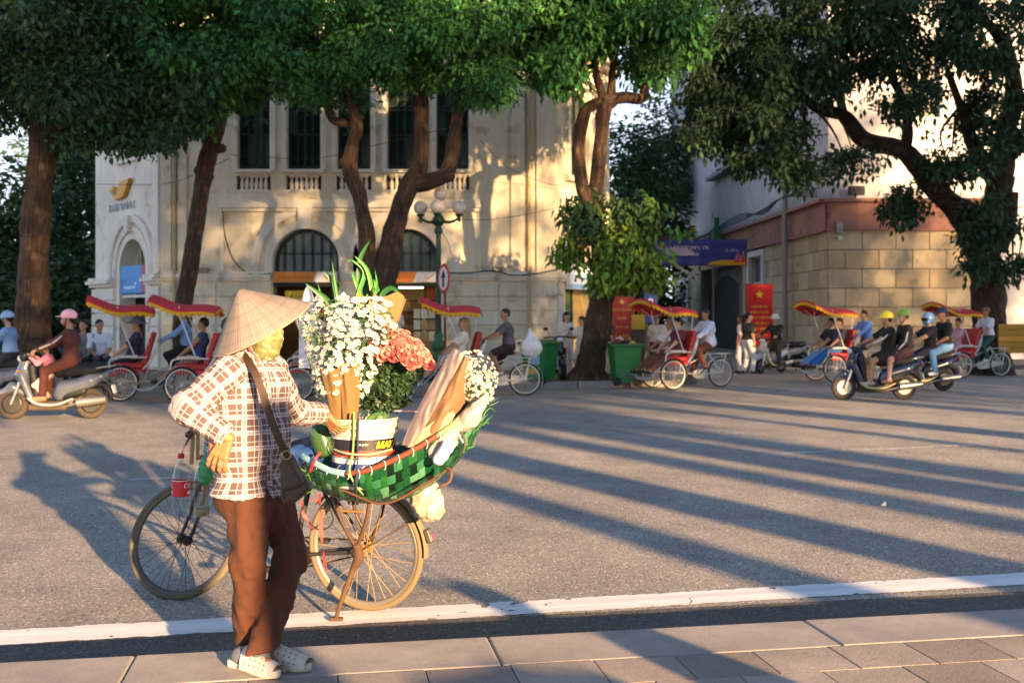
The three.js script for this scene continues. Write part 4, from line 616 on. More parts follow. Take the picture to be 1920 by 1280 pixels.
// limbs: {p: photo points with depth, r: radii in metres}; crown: [x, y, Z, radius x (px), radius y (px), radius in depth (m), clusters]
function tree(o) {
  const t = thing(o.name ?? 'street_tree', o.label, 'tree', o.group), W = o.world ? (q => V(...q)) : (q => P(...q));
  reseed(o.seed); t.userData.group = o.group;
  const trunkParts = [], brs = [];
  o.limbs.forEach((l, i) => { const pts = l.p.map(W), wob = pts.map((q, j) => j && j < pts.length - 1 ? q.clone().add(V(0, 0, R(-0.06, 0.06))) : q); const g = limb(wob, l.r, i === 0 ? 18 : 12, 7, 0.35); (i === 0 ? trunkParts : brs).push(g); });
  if (o.knots) for (const [x, y, Z, r] of o.knots) trunkParts.push(blob([egg(W([x, y, Z]), r, r * 0.8, r * 0.9)], 0.05, 0.02, (d, a, b, c) => d + 0.04 * N3(a * 9, b * 9, c * 9)));
  const trunk = part(t, 'trunk', mg(trunkParts), o.bark ?? bark);
  const ends = o.limbs.map(l => W(l.p[l.p.length - 1])), mids = o.limbs.flatMap(l => l.p.slice(Math.max(0, l.p.length - 2)).map(W));
  const mat4 = [], cols = [], q = new THREE.Quaternion(), e = new THREE.Euler();
  const twigs = [];
  for (const [x, y, Z, rx, ry, rz, n0, hue] of o.crown) {
    const n = Math.round(n0 * (o.group === 'trees along the far kerb' ? 1.35 : 1));
    const c = W([x, y, Z]), k = o.world ? 1 : Z / FOC, sx = rx * k, sy = ry * k;
    let near = mids[0], bd = 1e9; for (const m of mids) { const d = m.distanceTo(c); if (d < bd) { bd = d; near = m; } }
    if (bd < 6) for (let i = 0; i < (o.twigs ?? 2); i++) { const to = c.clone().add(V(R(-0.5, 0.5) * sx, R(-0.4, 0.5) * sy, R(-0.5, 0.5) * rz)); twigs.push(limb([near, near.clone().lerp(to, 0.5).add(V(R(-0.3, 0.3), R(-0.1, 0.3), R(-0.3, 0.3))), to], [0.055, 0.035, 0.012], 6, 4)); }
    let tries = 0, made = 0;
    while (made < n && tries < n * 12) {
      tries++; const u = V(R(-1, 1), R(-1, 1), R(-1, 1)), L = u.length(); if (L > 1 && !(L < 1.3 && rnd() < 0.1)) continue; const sh = Math.pow(L, 0.6) / (L || 1) * (1 + 0.75 * N3(u.x / L * 1.6 + x * 0.01, u.y / L * 1.6, u.z / L * 1.6 + y * 0.01)); u.multiplyScalar(sh);
      const w = V(c.x + u.x * sx, c.y + u.y * sy, c.z + u.z * rz);
      if (fbm(w.x * 0.95, w.y * 1.4, w.z * 0.95, 3) + 0.1 < (o.gap ?? 0.1) + (L > 0.8 ? 0.08 : 0)) continue;
      e.set(R(-0.5, 0.5), R(0, 6.28), R(-0.5, 0.5)); q.setFromEuler(e); const s = R(0.8, 1.25) * (o.scale ?? 1);
      mat4.push(new THREE.Matrix4().compose(w, q.clone(), V(s, s, s)));
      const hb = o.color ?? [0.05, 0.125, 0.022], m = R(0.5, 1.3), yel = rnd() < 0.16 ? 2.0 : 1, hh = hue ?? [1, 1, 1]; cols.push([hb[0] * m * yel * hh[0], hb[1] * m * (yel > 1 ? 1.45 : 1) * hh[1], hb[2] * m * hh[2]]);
      made++;
    }
  }
  brs.forEach(b => part(t, 'branch', b, o.bark ?? bark));
  if (twigs.length) { const tw = part(t, 'twigs', mg(twigs), o.bark ?? bark); tw.userData.kind = 'stuff'; }
  const src = clusters[o.leaf ?? 'small'].attributes, n = src.position.count, pos = new Float32Array(mat4.length * n * 3), nor = new Float32Array(mat4.length * n * 3), col = new Float32Array(mat4.length * n * 3), v = V(0, 0, 0), n3 = new THREE.Matrix3();
  mat4.forEach((m, i) => { n3.getNormalMatrix(m); for (let j = 0; j < n; j++) { const k = (i * n + j) * 3; v.fromBufferAttribute(src.position, j).applyMatrix4(m); pos[k] = v.x; pos[k + 1] = v.y; pos[k + 2] = v.z; v.fromBufferAttribute(src.normal, j).applyMatrix3(n3).normalize(); nor[k] = v.x; nor[k + 1] = v.y; nor[k + 2] = v.z; const lf = 0.8 + 0.4 * hash2(i, Math.floor(j / 6), 5); col[k] = cols[i][0] * lf; col[k + 1] = cols[i][1] * lf; col[k + 2] = cols[i][2] * lf; } });
  const cg = new THREE.BufferGeometry(); cg.setAttribute('position', new THREE.BufferAttribute(pos, 3)); cg.setAttribute('normal', new THREE.BufferAttribute(nor, 3)); cg.setAttribute('color', new THREE.BufferAttribute(col, 3));
  part(t, 'crown', cg, leafMat).userData.kind = 'stuff'; return t;
}
{ // trees along the far kerb
  const far = 'trees along the far kerb', A = 23.8;
  tree({ label: 'thick straight trunk at the left edge with a dark crown', group: far, seed: 101, leaf: 'small', limbs: [
    { p: [[55, 668, A], [60, 600, A], [64, 480, A], [72, 360, A], [80, 270, A], [82, 215, A]], r: [0.5, 0.36, 0.31, 0.29, 0.28, 0.24] }, { p: [[78, 270, A], [60, 180, A], [30, 90, A - 0.5], [10, 0, A - 1]], r: [0.22, 0.16, 0.12, 0.06] }, { p: [[86, 270, A], [120, 200, A], [180, 120, A + 0.5], [240, 40, A]], r: [0.2, 0.15, 0.11, 0.06] }, { p: [[100, 236, A], [165, 215, A - 0.3], [230, 190, A - 0.5]], r: [0.1, 0.08, 0.04] }],
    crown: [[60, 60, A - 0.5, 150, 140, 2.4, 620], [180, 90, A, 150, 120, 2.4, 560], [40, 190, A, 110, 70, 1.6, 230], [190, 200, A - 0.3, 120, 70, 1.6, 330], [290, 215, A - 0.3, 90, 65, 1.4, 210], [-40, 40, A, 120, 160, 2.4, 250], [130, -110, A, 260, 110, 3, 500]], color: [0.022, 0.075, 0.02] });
  tree({ label: 'slim knotty trunk leaning right, second street tree from the left', group: far, seed: 102, leaf: 'small', limbs: [
    { p: [[343, 690, 25], [343, 590, 25], [352, 520, 25], [366, 440, 25], [378, 360, 25], [392, 290, 25], [410, 225, 25], [424, 165, 25]], r: [0.26, 0.2, 0.19, 0.18, 0.175, 0.2, 0.17, 0.15] }, { p: [[424, 165, 25], [430, 90, 25], [410, 20, 24.6], [380, -60, 24]], r: [0.14, 0.12, 0.09, 0.05] }, { p: [[424, 160, 25], [460, 100, 24.6], [510, 60, 24.2], [540, 0, 24]], r: [0.12, 0.09, 0.07, 0.04] }],
    knots: [[384, 330, 24.9, 0.2], [412, 278, 24.9, 0.16], [374, 320, 24.95, 0.14]],
    crown: [[350, 70, 24.6, 130, 100, 2, 560], [430, 120, 24.4, 100, 70, 1.6, 330], [370, 160, 24.4, 110, 70, 1.5, 330], [310, 20, 24.6, 150, 110, 2.2, 380], [420, 30, 24.4, 120, 80, 1.8, 330], [360, -90, 24.6, 200, 90, 2.6, 330], [330, 225, 24.4, 60, 30, 0.8, 70]], color: [0.034, 0.155, 0.028], gap: 0.14 });
  const B = 25.3;
  tree({ label: 'twin-stemmed street tree forking low in front of the lit arched shop', group: far, seed: 103, leaf: 'feather', limbs: [
    { p: [[705, 700, B], [702, 620, B], [700, 560, B], [704, 528, B]], r: [0.56, 0.42, 0.4, 0.34] },
    { p: [[698, 560, B], [690, 500, B], [686, 430, B], [672, 365, B], [655, 320, B], [660, 270, B], [668, 235, B - 0.2], [650, 180, B - 0.4]], r: [0.26, 0.22, 0.19, 0.17, 0.2, 0.16, 0.15, 0.09] }, { p: [[655, 232, B], [625, 225, B], [612, 190, B - 0.2], [600, 130, B - 0.5]], r: [0.13, 0.11, 0.1, 0.05] },
    { p: [[712, 560, B], [728, 490, B], [738, 430, B], [752, 385, B], [768, 345, B], [785, 320, B], [788, 270, B], [790, 200, B], [785, 130, B - 0.3]], r: [0.3, 0.28, 0.25, 0.23, 0.22, 0.24, 0.19, 0.17, 0.1] },
    { p: [[770, 345, B], [805, 340, B], [835, 325, B], [848, 285, B], [858, 220, B], [866, 160, B], [870, 110, B - 0.3]], r: [0.2, 0.2, 0.19, 0.16, 0.15, 0.13, 0.08] }, { p: [[600, 180, B], [590, 90, B], [600, -20, B]], r: [0.1, 0.09, 0.05] }],
    knots: [[690, 548, B - 0.1, 0.28], [728, 540, B - 0.1, 0.24], [840, 330, B - 0.05, 0.18], [650, 305, B - 0.05, 0.18], [785, 330, B - 0.05, 0.2]],
    crown: [[560, 105, B - 0.8, 105, 66, 1.8, 330], [600, 40, B - 0.6, 130, 80, 2, 380], [700, 50, B - 0.8, 120, 76, 2, 400], [690, 122, B - 0.9, 80, 46, 1.5, 200], [800, 66, B - 0.8, 110, 66, 2, 360], [880, 92, B - 0.8, 84, 58, 1.8, 280], [918, 150, B - 0.8, 48, 40, 1.2, 105], [610, 150, B - 0.6, 80, 30, 1.2, 140], [800, 128, B - 0.8, 80, 28, 1.3, 120], [925, 50, B - 0.4, 70, 80, 1.8, 230], [750, -70, B - 0.6, 260, 90, 2.6, 520], [540, 20, B - 0.6, 80, 70, 1.8, 190], [490, 140, B - 0.7, 64, 40, 1.4, 110], [655, 185, B - 0.5, 30, 18, 0.7, 26]], color: [0.036, 0.17, 0.03], gap: 0.14 });
  const D = 25.9;
  tree({ label: 'street tree beside the green bin with bright yellow-green shoots round its trunk', group: far, seed: 104, leaf: 'mid', limbs: [
    { p: [[1103, 722, D], [1108, 690, D], [1118, 620, D], [1130, 545, D], [1128, 470, D], [1112, 410, D]], r: [0.62, 0.36, 0.31, 0.29, 0.24, 0.22] },
    { p: [[1118, 450, D], [1100, 380, D], [1088, 320, D], [1086, 260, D], [1100, 205, D], [1130, 188, D]], r: [0.2, 0.18, 0.16, 0.15, 0.14, 0.12] }, { p: [[1122, 450, D], [1118, 380, D], [1122, 310, D], [1128, 250, D], [1135, 200, D], [1150, 188, D]], r: [0.19, 0.17, 0.18, 0.16, 0.17, 0.14] },
    { p: [[1130, 190, D], [1170, 184, D], [1205, 184, D], [1212, 150, D], [1225, 90, D - 0.3], [1260, 40, D - 0.5]], r: [0.14, 0.14, 0.13, 0.1, 0.08, 0.05] }, { p: [[1135, 195, D], [1120, 150, D], [1110, 100, D], [1095, 50, D - 0.3]], r: [0.11, 0.1, 0.08, 0.05] }, { p: [[1145, 190, D], [1150, 120, D], [1165, 50, D], [1190, -20, D]], r: [0.11, 0.09, 0.07, 0.04] }],
    crown: [[1040, 60, D - 0.4, 70, 80, 1.6, 230], [1090, 30, D - 0.4, 90, 80, 1.7, 270], [1180, 30, D - 0.4, 110, 70, 1.8, 300], [1060, 120, D - 0.4, 55, 45, 1.2, 130], [1250, 40, D - 0.2, 90, 70, 1.8, 210], [1200, 90, D - 0.2, 50, 40, 1, 60], [1150, -80, D - 0.4, 200, 80, 2.4, 260], [1230, 130, D, 40, 50, 1, 50]], color: [0.04, 0.18, 0.032], gap: 0.15 });
  // shoots round the trunk, as a shrub of their own kind of leaf
  tree({ name: 'leafy_sapling', label: 'bright yellow-green leafy shoots wrapped round the trunk by the green bin', seed: 105, leaf: 'big', limbs: [{ p: [[1140, 640, D - 0.3], [1142, 560, D - 0.35], [1150, 500, D - 0.4], [1165, 440, D - 0.4]], r: [0.05, 0.045, 0.035, 0.02] }, { p: [[1142, 560, D - 0.35], [1185, 500, D - 0.45], [1225, 450, D - 0.4]], r: [0.035, 0.03, 0.015] }, { p: [[1142, 545, D - 0.35], [1110, 490, D - 0.4], [1080, 470, D - 0.4]], r: [0.03, 0.025, 0.012] }],
    crown: [[1140, 462, D - 0.55, 60, 38, 0.6, 76, [2.1, 1.5, 0.7]], [1188, 492, D - 0.6, 48, 36, 0.6, 54, [2.1, 1.5, 0.7]], [1232, 440, D - 0.5, 40, 20, 0.5, 29, [1.5, 1.2, 0.8]], [1268, 436, D - 0.5, 18, 10, 0.3, 9, [1.2, 1.2, 0.8]], [1085, 470, D - 0.5, 36, 18, 0.45, 29, [1.5, 1.3, 0.8]], [1066, 484, D - 0.5, 14, 9, 0.3, 7, [1.6, 1.4, 0.8]], [1092, 408, D - 0.5, 34, 38, 0.5, 43, [0.6, 0.65, 0.8]], [1150, 400, D - 0.4, 50, 34, 0.6, 40, [0.7, 0.7, 0.8]], [1205, 405, D - 0.2, 44, 30, 0.6, 35, [0.9, 0.85, 0.9]], [1165, 535, D - 0.6, 40, 20, 0.5, 30, [2.2, 1.4, 0.6]], [1222, 512, D - 0.5, 26, 24, 0.45, 22, [2.0, 1.4, 0.7]], [1122, 505, D - 0.6, 34, 26, 0.4, 26, [1.9, 1.4, 0.7]], [1196, 552, D - 0.6, 16, 12, 0.3, 9, [2.4, 1.2, 0.5]]], color: [0.06, 0.16, 0.022], gap: 0.06, twigs: 3 });
  const E = 31;
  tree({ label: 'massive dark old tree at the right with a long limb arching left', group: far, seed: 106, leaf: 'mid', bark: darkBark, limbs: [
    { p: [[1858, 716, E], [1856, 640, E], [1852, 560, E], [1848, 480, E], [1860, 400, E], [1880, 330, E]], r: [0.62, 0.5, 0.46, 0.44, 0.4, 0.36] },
    { p: [[1845, 490, E], [1815, 420, E], [1770, 370, E], [1728, 320, E], [1690, 280, E], [1620, 260, E], [1585, 215, E], [1540, 205, E], [1505, 180, E - 0.3], [1490, 140, E - 0.5]], r: [0.4, 0.36, 0.33, 0.3, 0.26, 0.24, 0.2, 0.16, 0.12, 0.07] }, { p: [[1700, 290, E], [1700, 200, E], [1670, 130, E - 0.5], [1690, 60, E - 1]], r: [0.16, 0.13, 0.1, 0.05] },
    { p: [[1875, 350, E], [1890, 250, E], [1900, 150, E - 0.5], [1870, 60, E - 1], [1800, 20, E - 1.4]], r: [0.34, 0.28, 0.22, 0.16, 0.08] }, { p: [[1870, 350, E], [1830, 280, E], [1800, 200, E - 0.3], [1770, 110, E - 0.6]], r: [0.24, 0.19, 0.14, 0.06] }, { p: [[1872, 470, E], [1895, 410, E - 0.3], [1900, 360, E - 0.5]], r: [0.22, 0.18, 0.14] }, { p: [[1585, 220, E], [1565, 130, E - 0.4], [1540, 50, E - 0.8]], r: [0.13, 0.1, 0.05] }],
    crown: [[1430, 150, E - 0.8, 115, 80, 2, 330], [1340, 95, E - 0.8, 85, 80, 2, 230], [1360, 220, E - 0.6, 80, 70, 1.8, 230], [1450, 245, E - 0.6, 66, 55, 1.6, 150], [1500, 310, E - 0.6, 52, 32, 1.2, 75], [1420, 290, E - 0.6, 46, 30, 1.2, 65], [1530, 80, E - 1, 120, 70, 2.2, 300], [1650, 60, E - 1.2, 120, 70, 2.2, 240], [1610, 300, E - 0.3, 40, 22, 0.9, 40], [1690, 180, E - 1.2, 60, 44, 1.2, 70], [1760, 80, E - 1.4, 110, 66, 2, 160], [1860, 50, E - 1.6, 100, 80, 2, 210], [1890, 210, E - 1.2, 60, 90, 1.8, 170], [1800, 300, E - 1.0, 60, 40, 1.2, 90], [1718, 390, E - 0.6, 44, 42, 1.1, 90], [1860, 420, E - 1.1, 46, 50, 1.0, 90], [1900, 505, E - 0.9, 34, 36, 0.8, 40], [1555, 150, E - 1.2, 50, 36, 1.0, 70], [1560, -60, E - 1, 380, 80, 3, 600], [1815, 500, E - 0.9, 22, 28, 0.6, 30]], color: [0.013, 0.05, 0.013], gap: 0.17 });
}
{ // park and side-street trees in the distance
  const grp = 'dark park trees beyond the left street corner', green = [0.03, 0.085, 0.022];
  const bg = [[40, 470, 42, 120, 130], [150, 420, 46, 110, 150], [-80, 430, 44, 140, 190], [110, 560, 40, 100, 70], [10, 600, 38, 70, 60], [170, 300, 52, 90, 110]];
  const nm = ['dark bushy park tree behind the leftmost trunk', 'tall dark park tree against the white left wing', 'dark park tree cut off by the left edge of the picture', 'low shady park tree above the pavement crowd', 'low dark shrub-like tree at the left edge near the road', 'distant tree crown showing above the park trees'];
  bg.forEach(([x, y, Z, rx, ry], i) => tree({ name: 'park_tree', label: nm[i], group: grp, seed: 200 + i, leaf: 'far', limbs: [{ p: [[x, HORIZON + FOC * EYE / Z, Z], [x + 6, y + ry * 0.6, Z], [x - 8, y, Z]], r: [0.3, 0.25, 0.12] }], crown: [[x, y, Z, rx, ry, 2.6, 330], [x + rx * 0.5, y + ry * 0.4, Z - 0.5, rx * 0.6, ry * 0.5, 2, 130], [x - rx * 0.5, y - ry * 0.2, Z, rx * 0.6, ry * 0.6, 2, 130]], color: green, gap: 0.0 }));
  const sg = 'trees down the side street';
  [[1185, 330, 52, 60, 90, 'mid-sized dark tree down the side street behind the leafy shoots'], [1235, 290, 62, 55, 130, 'tall dark tree in the side street hugging the pale building'], [1170, 440, 46, 45, 60, 'low dark tree at the side street behind the red banner'], [1230, 430, 56, 60, 100, 'dark tree under the blue banner in the side street'], [1200, 560, 60, 60, 50, 'shadowy tree at the end of the side street']].forEach(([x, y, Z, rx, ry, lb], i) => tree({ name: 'side_street_tree', label: lb, group: sg, seed: 300 + i, leaf: 'far', limbs: [{ p: [[x, HORIZON + FOC * EYE / Z, Z], [x + 3, y + ry * 0.6, Z], [x - 4, y, Z]], r: [0.28, 0.22, 0.1] }], crown: [[x, y, Z, rx, ry, 2.2, 260], [x + rx * 0.4, y + ry * 0.4, Z - 0.4, rx * 0.6, ry * 0.5, 1.8, 110]], color: [0.035, 0.1, 0.032], gap: -0.02 }));
}
{ // trees of the lakeside behind the camera: their trunks stripe the road, their crowns dapple the facades
  const grp = 'lakeside trees behind the viewer';
  const list = [[4.8, -9, 0.26], [6.1, -6, 0.42], [7.65, -14, 0.35], [8.75, -8, 0.5], [9.8, -18, 0.5], [11.8, -12, 0.2], [13.6, -6, 0.45], [16.5, -10, 0.4], [-1.5, -13, 0.3], [-6, -16, 0.35], [20, -14, 0.4], [24, -8, 0.4], [27, -12, 0.4], [30, -7, 0.4], [33, -11, 0.4], [36.5, -8, 0.4]];
  list.forEach(([u, Z, r], i) => { const x = (u - 0.5 * Z) / 0.866, h = 5.2 + (i * 37 % 10) * 0.22, z = -Z; reseed(400 + i); const lean = R(-0.25, 0.25), tall = u < 4.9 || (u > 22 && u < 28), rr = 1.9 + (i * 13 % 7) * 0.22;
    tree({ name: 'lakeside_tree', world: true, label: 'lakeside tree on the near pavement behind the viewer', group: grp, seed: 400 + i, leaf: 'far', limbs: [{ p: [[x, 0.05, z], [x + lean * 0.15, 1.5, z], [x + lean * 0.4, 3.4, z], [x + lean, h, z], [x + lean * 1.4, h + 2.5, z], [x + lean * 1.5, h + (tall ? 9 : 4), z]], r: [r * 1.12, r, r * 0.95, r * 0.8, r * 0.55, 0.08] }, { p: [[x + lean, h - 0.3, z], [x + 1.4, h + 1.2, z + 0.8], [x + 2.2, h + 2.6, z + 1]], r: [r * 0.5, r * 0.35, 0.08] }, { p: [[x + lean, h - 0.2, z], [x - 1.4, h + 1.2, z - 0.6], [x - 2.2, h + 2.4, z - 0.8]], r: [r * 0.5, r * 0.35, 0.08] }],
      crown: [...(tall ? [[x, h + 8, z, rr * 1.8, rr * 1.2, rr * 1.4, 330], [x - 1, h + 11.5, z, rr * 1.9, rr * 1.2, rr * 1.4, 330], [x + 1.5, h + 10, z + 1, rr * 1.5, rr, rr, 200]] : []), ...[[x + 0.3, h + 2.6, z, rr * 1.5, rr * 0.9, rr * 1.3, 230], [x + 2, h + 2.2, z + 0.8, rr, rr * 0.7, rr, 110], [x - 2, h + 2.4, z - 0.6, rr, rr * 0.7, rr, 110], [x, h + 5, z, rr * 1.5, rr * 0.9, rr, 200], [x + 0.5, h + 8, z, rr * 1.3, rr * 0.9, rr, 160]].map(c => [...c.slice(0, 6), Math.round(c[6] * (tall ? 0.8 : 0.42))])], gap: tall ? 0.08 : 0.14, scale: 1.1, color: [0.04, 0.1, 0.025] }); });
}
// ---------------------------------------------------------------- street furniture
const spokeGeo = (r, n, w, t = 0.0022) => mg(Array.from({ length: n }, (_, i) => { const a = i / n * Math.PI * 2, s = (i % 2 ? 1 : -1), b = a + (i % 4 < 2 ? 0.35 : -0.35); return rod([Math.cos(b) * 0.03, Math.sin(b) * 0.03, s * w], [Math.cos(a) * r, Math.sin(a) * r, 0], t, 4); }));
// a wheel in the x-y plane about the origin: group of sub-parts under a part mesh (the tyre)
function wheel(parent, x, y, z, r, o = {}) {
  const t = part(parent, o.name ?? 'wheel', new THREE.TorusGeometry(r - (o.tyre ?? 0.02), o.tyre ?? 0.02, 10, 40), o.rubber ?? blackRubber); t.position.set(x, y, z);
  part(t, 'rim', lathe([[r - 0.055, -0.014], [r - 0.035, -0.017], [r - 0.033, 0.017], [r - 0.055, 0.014], [r - 0.06, 0.0], [r - 0.055, -0.014]], 40).rotateX(Math.PI / 2), o.rim ?? chrome);
  part(t, 'spokes', spokeGeo(r - 0.045, o.n ?? 28, 0.03, o.thick), o.spoke ?? chrome).userData.kind = 'stuff';
  part(t, 'hub', new THREE.CylinderGeometry(0.025, 0.025, 0.1, 12).rotateX(Math.PI / 2), o.hub ?? chrome);
  return t;
}
const arcBand = (r, a0, a1, w, n = 18) => sheet(1, 1, n, 4, (u, v) => { const a = lerp(a0, a1, u), s = (v - 0.5) * 2, rr = r - 0.012 * s * s; return [Math.cos(a) * rr, Math.sin(a) * rr, s * w / 2]; });
{ // lamp post with a ring of globes
  const g = thing('street_lamp', 'dark green lamp post with four milky glass globes in front of the cream building', 'street lamp'), Z = 25.5, b = P(822, 712, Z); g.position.set(b.x, 0.14, b.z);
  const gm = M('#1f3a2c', 0.45, { metalness: 0.3 }), s = Z / FOC, y = v => EYE - (v - HORIZON) * s - 0.14;
  part(g, 'base', lathe([[0.001, 0], [0.26, 0], [0.26, 0.1], [0.22, 0.16], [0.2, 0.35], [0.14, 0.42], [0.19, 0.5], [0.19, 0.58], [0.11, 0.66], [0.16, 0.78], [0.17, 0.9], [0.1, 1.0], [0.12, 1.08], [0.08, 1.2], [0.001, 1.2]], 18), M('#2f5a34', 0.4));
  part(g, 'pole', lathe([[0.075, 1.18], [0.07, 1.6], [0.085, 1.62], [0.085, 1.68], [0.065, 1.72], [0.06, y(440)], [0.1, y(436)], [0.1, y(430)], [0.06, y(425)], [0.14, y(418)], [0.16, y(412)], [0.1, y(405)], [0.05, y(398)], [0.05, y(380)], [0.001, y(378)]], 14), gm);
  const globe = new THREE.MeshPhysicalMaterial({ color: '#d9cec2', roughness: 0.25, transmission: 0.25, thickness: 0 });
  const dirs = [[-0.42, 0, 0.1], [0.5, 0, 0.15], [0.0, 0, 0.42], [0.04, 0, -0.1]];
  dirs.forEach(([x, , z], i) => {
    const top = i === 3 ? y(378) : y(405); const arm = i === 3 ? lathe([[0.04, y(390)], [0.07, y(380)], [0.09, y(377)], [0.001, y(377)]], 10) : mg([limb([[0, y(412), 0], [x * 0.5, y(417), z * 0.5], [x * 0.9, y(412), z * 0.9], [x, top - 0.02, z]], [0.045, 0.035, 0.03, 0.03], 8, 5), lathe([[0.02, -0.16], [0.05, -0.1], [0.03, -0.05], [0.09, 0], [0.1, 0.03], [0.001, 0.03]], 12).translate(x, top, z)]);
    part(g, 'arm', arm, gm); part(g, 'globe', sph(i === 3 ? 0.04 : x, top + (i === 3 ? 0.2 : 0.19), i === 3 ? -0.1 : z, 0.165, 20, 14), globe);
  });
}
{ // round prohibition sign, turned away from the viewer
  const g = thing('traffic_sign', 'round white traffic sign with a red rim, seen at an angle beside the lamp post', 'road sign'), b = P(832, 720, 25.0); setAt(g, b.x, 0.14, b.z, -1.12);
  part(g, 'post', rod([0, 0, -0.03], [0, 2.75, -0.03], 0.032, 10), M('#7a3128', 0.6));
  part(g, 'rim', mg([new THREE.TorusGeometry(0.31, 0.045, 8, 32).scale(1, 1, 0.4).translate(0, 2.43, 0)]), M('#c2322a', 0.45));
  part(g, 'face', new THREE.CylinderGeometry(0.32, 0.32, 0.02, 32).rotateX(Math.PI / 2).translate(0, 2.43, 0), M('#e8e2d8', 0.5));
  part(g, 'arrow', poly([[-0.05, -0.2], [0.05, -0.2], [0.05, 0.02], [0.14, 0.02], [0, 0.2], [-0.14, 0.02], [-0.05, 0.02]], 0.008).translate(0, 2.43, 0.016), M('#3a3634', 0.6));
}
function bin(label, x, y, Z, ry, lid, junk) {
  const g = thing('wheelie_bin', label, 'bin', 'green wheelie bins on the far side'), b = P(x, y, Z); setAt(g, b.x, b.y, b.z, ry);
  const gm = M('#1f7a3a', 0.45), sh = (w0, d0, w1, d1, h, y0) => { const p = new THREE.BoxGeometry(1, h, 1, 1, 4, 1).translate(0, y0 + h / 2, 0), a = p.attributes.position; for (let i = 0; i < a.count; i++) { const t = (a.getY(i) - y0) / h; a.setX(i, a.getX(i) * lerp(w0, w1, t)); a.setZ(i, a.getZ(i) * lerp(d0, d1, t)); } p.computeVertexNormals(); return p; };
  part(g, 'body', sh(0.5, 0.55, 0.66, 0.74, 0.86, 0.08), gm); part(g, 'rim', mg([rbox(0, 0.95, 0.38, 0.76, 0.07, 0.06, 0.02), rbox(0, 0.95, -0.38, 0.76, 0.07, 0.06, 0.02), rbox(0.35, 0.95, 0, 0.06, 0.07, 0.72, 0.02), rbox(-0.35, 0.95, 0, 0.06, 0.07, 0.72, 0.02)]), M('#1b6a33', 0.45));
  for (const s of [-1, 1]) part(g, 'wheel', mg([new THREE.TorusGeometry(0.075, 0.03, 8, 18).translate(s * 0.24, 0.1, 0.3), new THREE.CylinderGeometry(0.06, 0.06, 0.03, 14).rotateX(Math.PI / 2).translate(s * 0.24, 0.1, 0.3)]), M('#2d2b29', 0.8));
  part(g, 'handle', mg([rod([-0.2, 1.0, -0.46], [0.2, 1.0, -0.46], 0.02), rod([-0.2, 0.95, -0.38], [-0.2, 1.0, -0.46], 0.02), rod([0.2, 0.95, -0.38], [0.2, 1.0, -0.46], 0.02)]), gm);
  if (lid) part(g, 'sticker', mg([box(0.02, 0.6, 0.335, 0.3, 0.3, 0.01)]), M('#8fb6c9', 0.6));
  if (lid) part(g, 'yellow_label', box(-0.05, 0.3, 0.306, 0.36, 0.14, 0.02), M('#c9a02a', 0.6));
  if (junk) { reseed(61); for (let i = 0; i < 16; i++) part(g, 'rubbish', blob([egg(V(R(-0.27, 0.27), 0.95 + R(0, 0.12), R(-0.28, 0.28)), R(0.05, 0.12), R(0.04, 0.1), R(0.05, 0.1))], 0.025, 0.02, (d, a, c, e) => d + 0.025 * N3(a * 14, c * 14, e * 14)), M(pick(['#7c2c25', '#d9d0bd', '#45331f', '#b09a62', '#31302d', '#963c2e', '#caa23c']), 0.8)); }
  return g;
}
bin('green wheelie bin heaped with rubbish beside the leafy tree trunk', 1171, 722, 25.2, 0.12, false, true);
bin('green wheelie bin with stickers behind the grey-shirted driver', 1012, 718, 25.3, -0.5, true, false);
{ const s = thing('plastic_stool', 'small yellow plastic stool by the parked scooter', 'stool'), b = P(1051, 712, 26.2); s.position.set(b.x, 0.14, b.z); const y = M('#e2b812', 0.45);
  part(s, 'seat', rbox(0, 0.3, 0, 0.26, 0.03, 0.26, 0.012), y); for (const [a, c] of [[-1, -1], [-1, 1], [1, -1], [1, 1]]) part(s, 'leg', rod([a * 0.11, 0.29, c * 0.11], [a * 0.14, 0, c * 0.14], 0.02, 6), y); part(s, 'apron', mg([box(0, 0.25, 0.12, 0.22, 0.07, 0.012), box(0, 0.25, -0.12, 0.22, 0.07, 0.012), box(0.12, 0.25, 0, 0.012, 0.07, 0.22), box(-0.12, 0.25, 0, 0.012, 0.07, 0.22)]), y); }
function banner(label, x0, x1, y0, y1, Z, draw, tw, th, ry = 0) {
  const g = thing('banner', label, 'banner'), a = P(x0, y0, Z), b = P(x1, y1, Z), w = b.x - a.x, h = a.y - b.y; setAt(g, (a.x + b.x) / 2, b.y, a.z, ry);
  part(g, 'cloth', sheet(1, 1, 16, 10, (u, v) => [(u - 0.5) * w, v * h, 0.02 * Math.sin(u * 12 + v * 3) + 0.012 * Math.sin(v * 17)]), new THREE.MeshStandardMaterial({ map: canvasTex(tw, th, draw), roughness: 0.75, side: THREE.DoubleSide }));
  part(g, 'frame', mg([rod([-w / 2, -0.05, -0.05], [-w / 2, h + 0.05, -0.05], 0.02, 6), rod([w / 2, -0.05, -0.05], [w / 2, h + 0.05, -0.05], 0.02, 6), rod([-w / 2, h, -0.05], [w / 2, h, -0.05], 0.02, 6), rod([-w / 2, 0, -0.05], [w / 2, 0, -0.05], 0.02, 6)]), M('#4c4742', 0.6));
  return { g, w, h };
}
const star = (x, cx, cy, r) => { x.beginPath(); for (let i = 0; i < 10; i++) { const a = -Math.PI / 2 + i * Math.PI / 5, q = i % 2 ? r * 0.4 : r; x.lineTo(cx + Math.cos(a) * q, cy + Math.sin(a) * q); } x.fill(); };
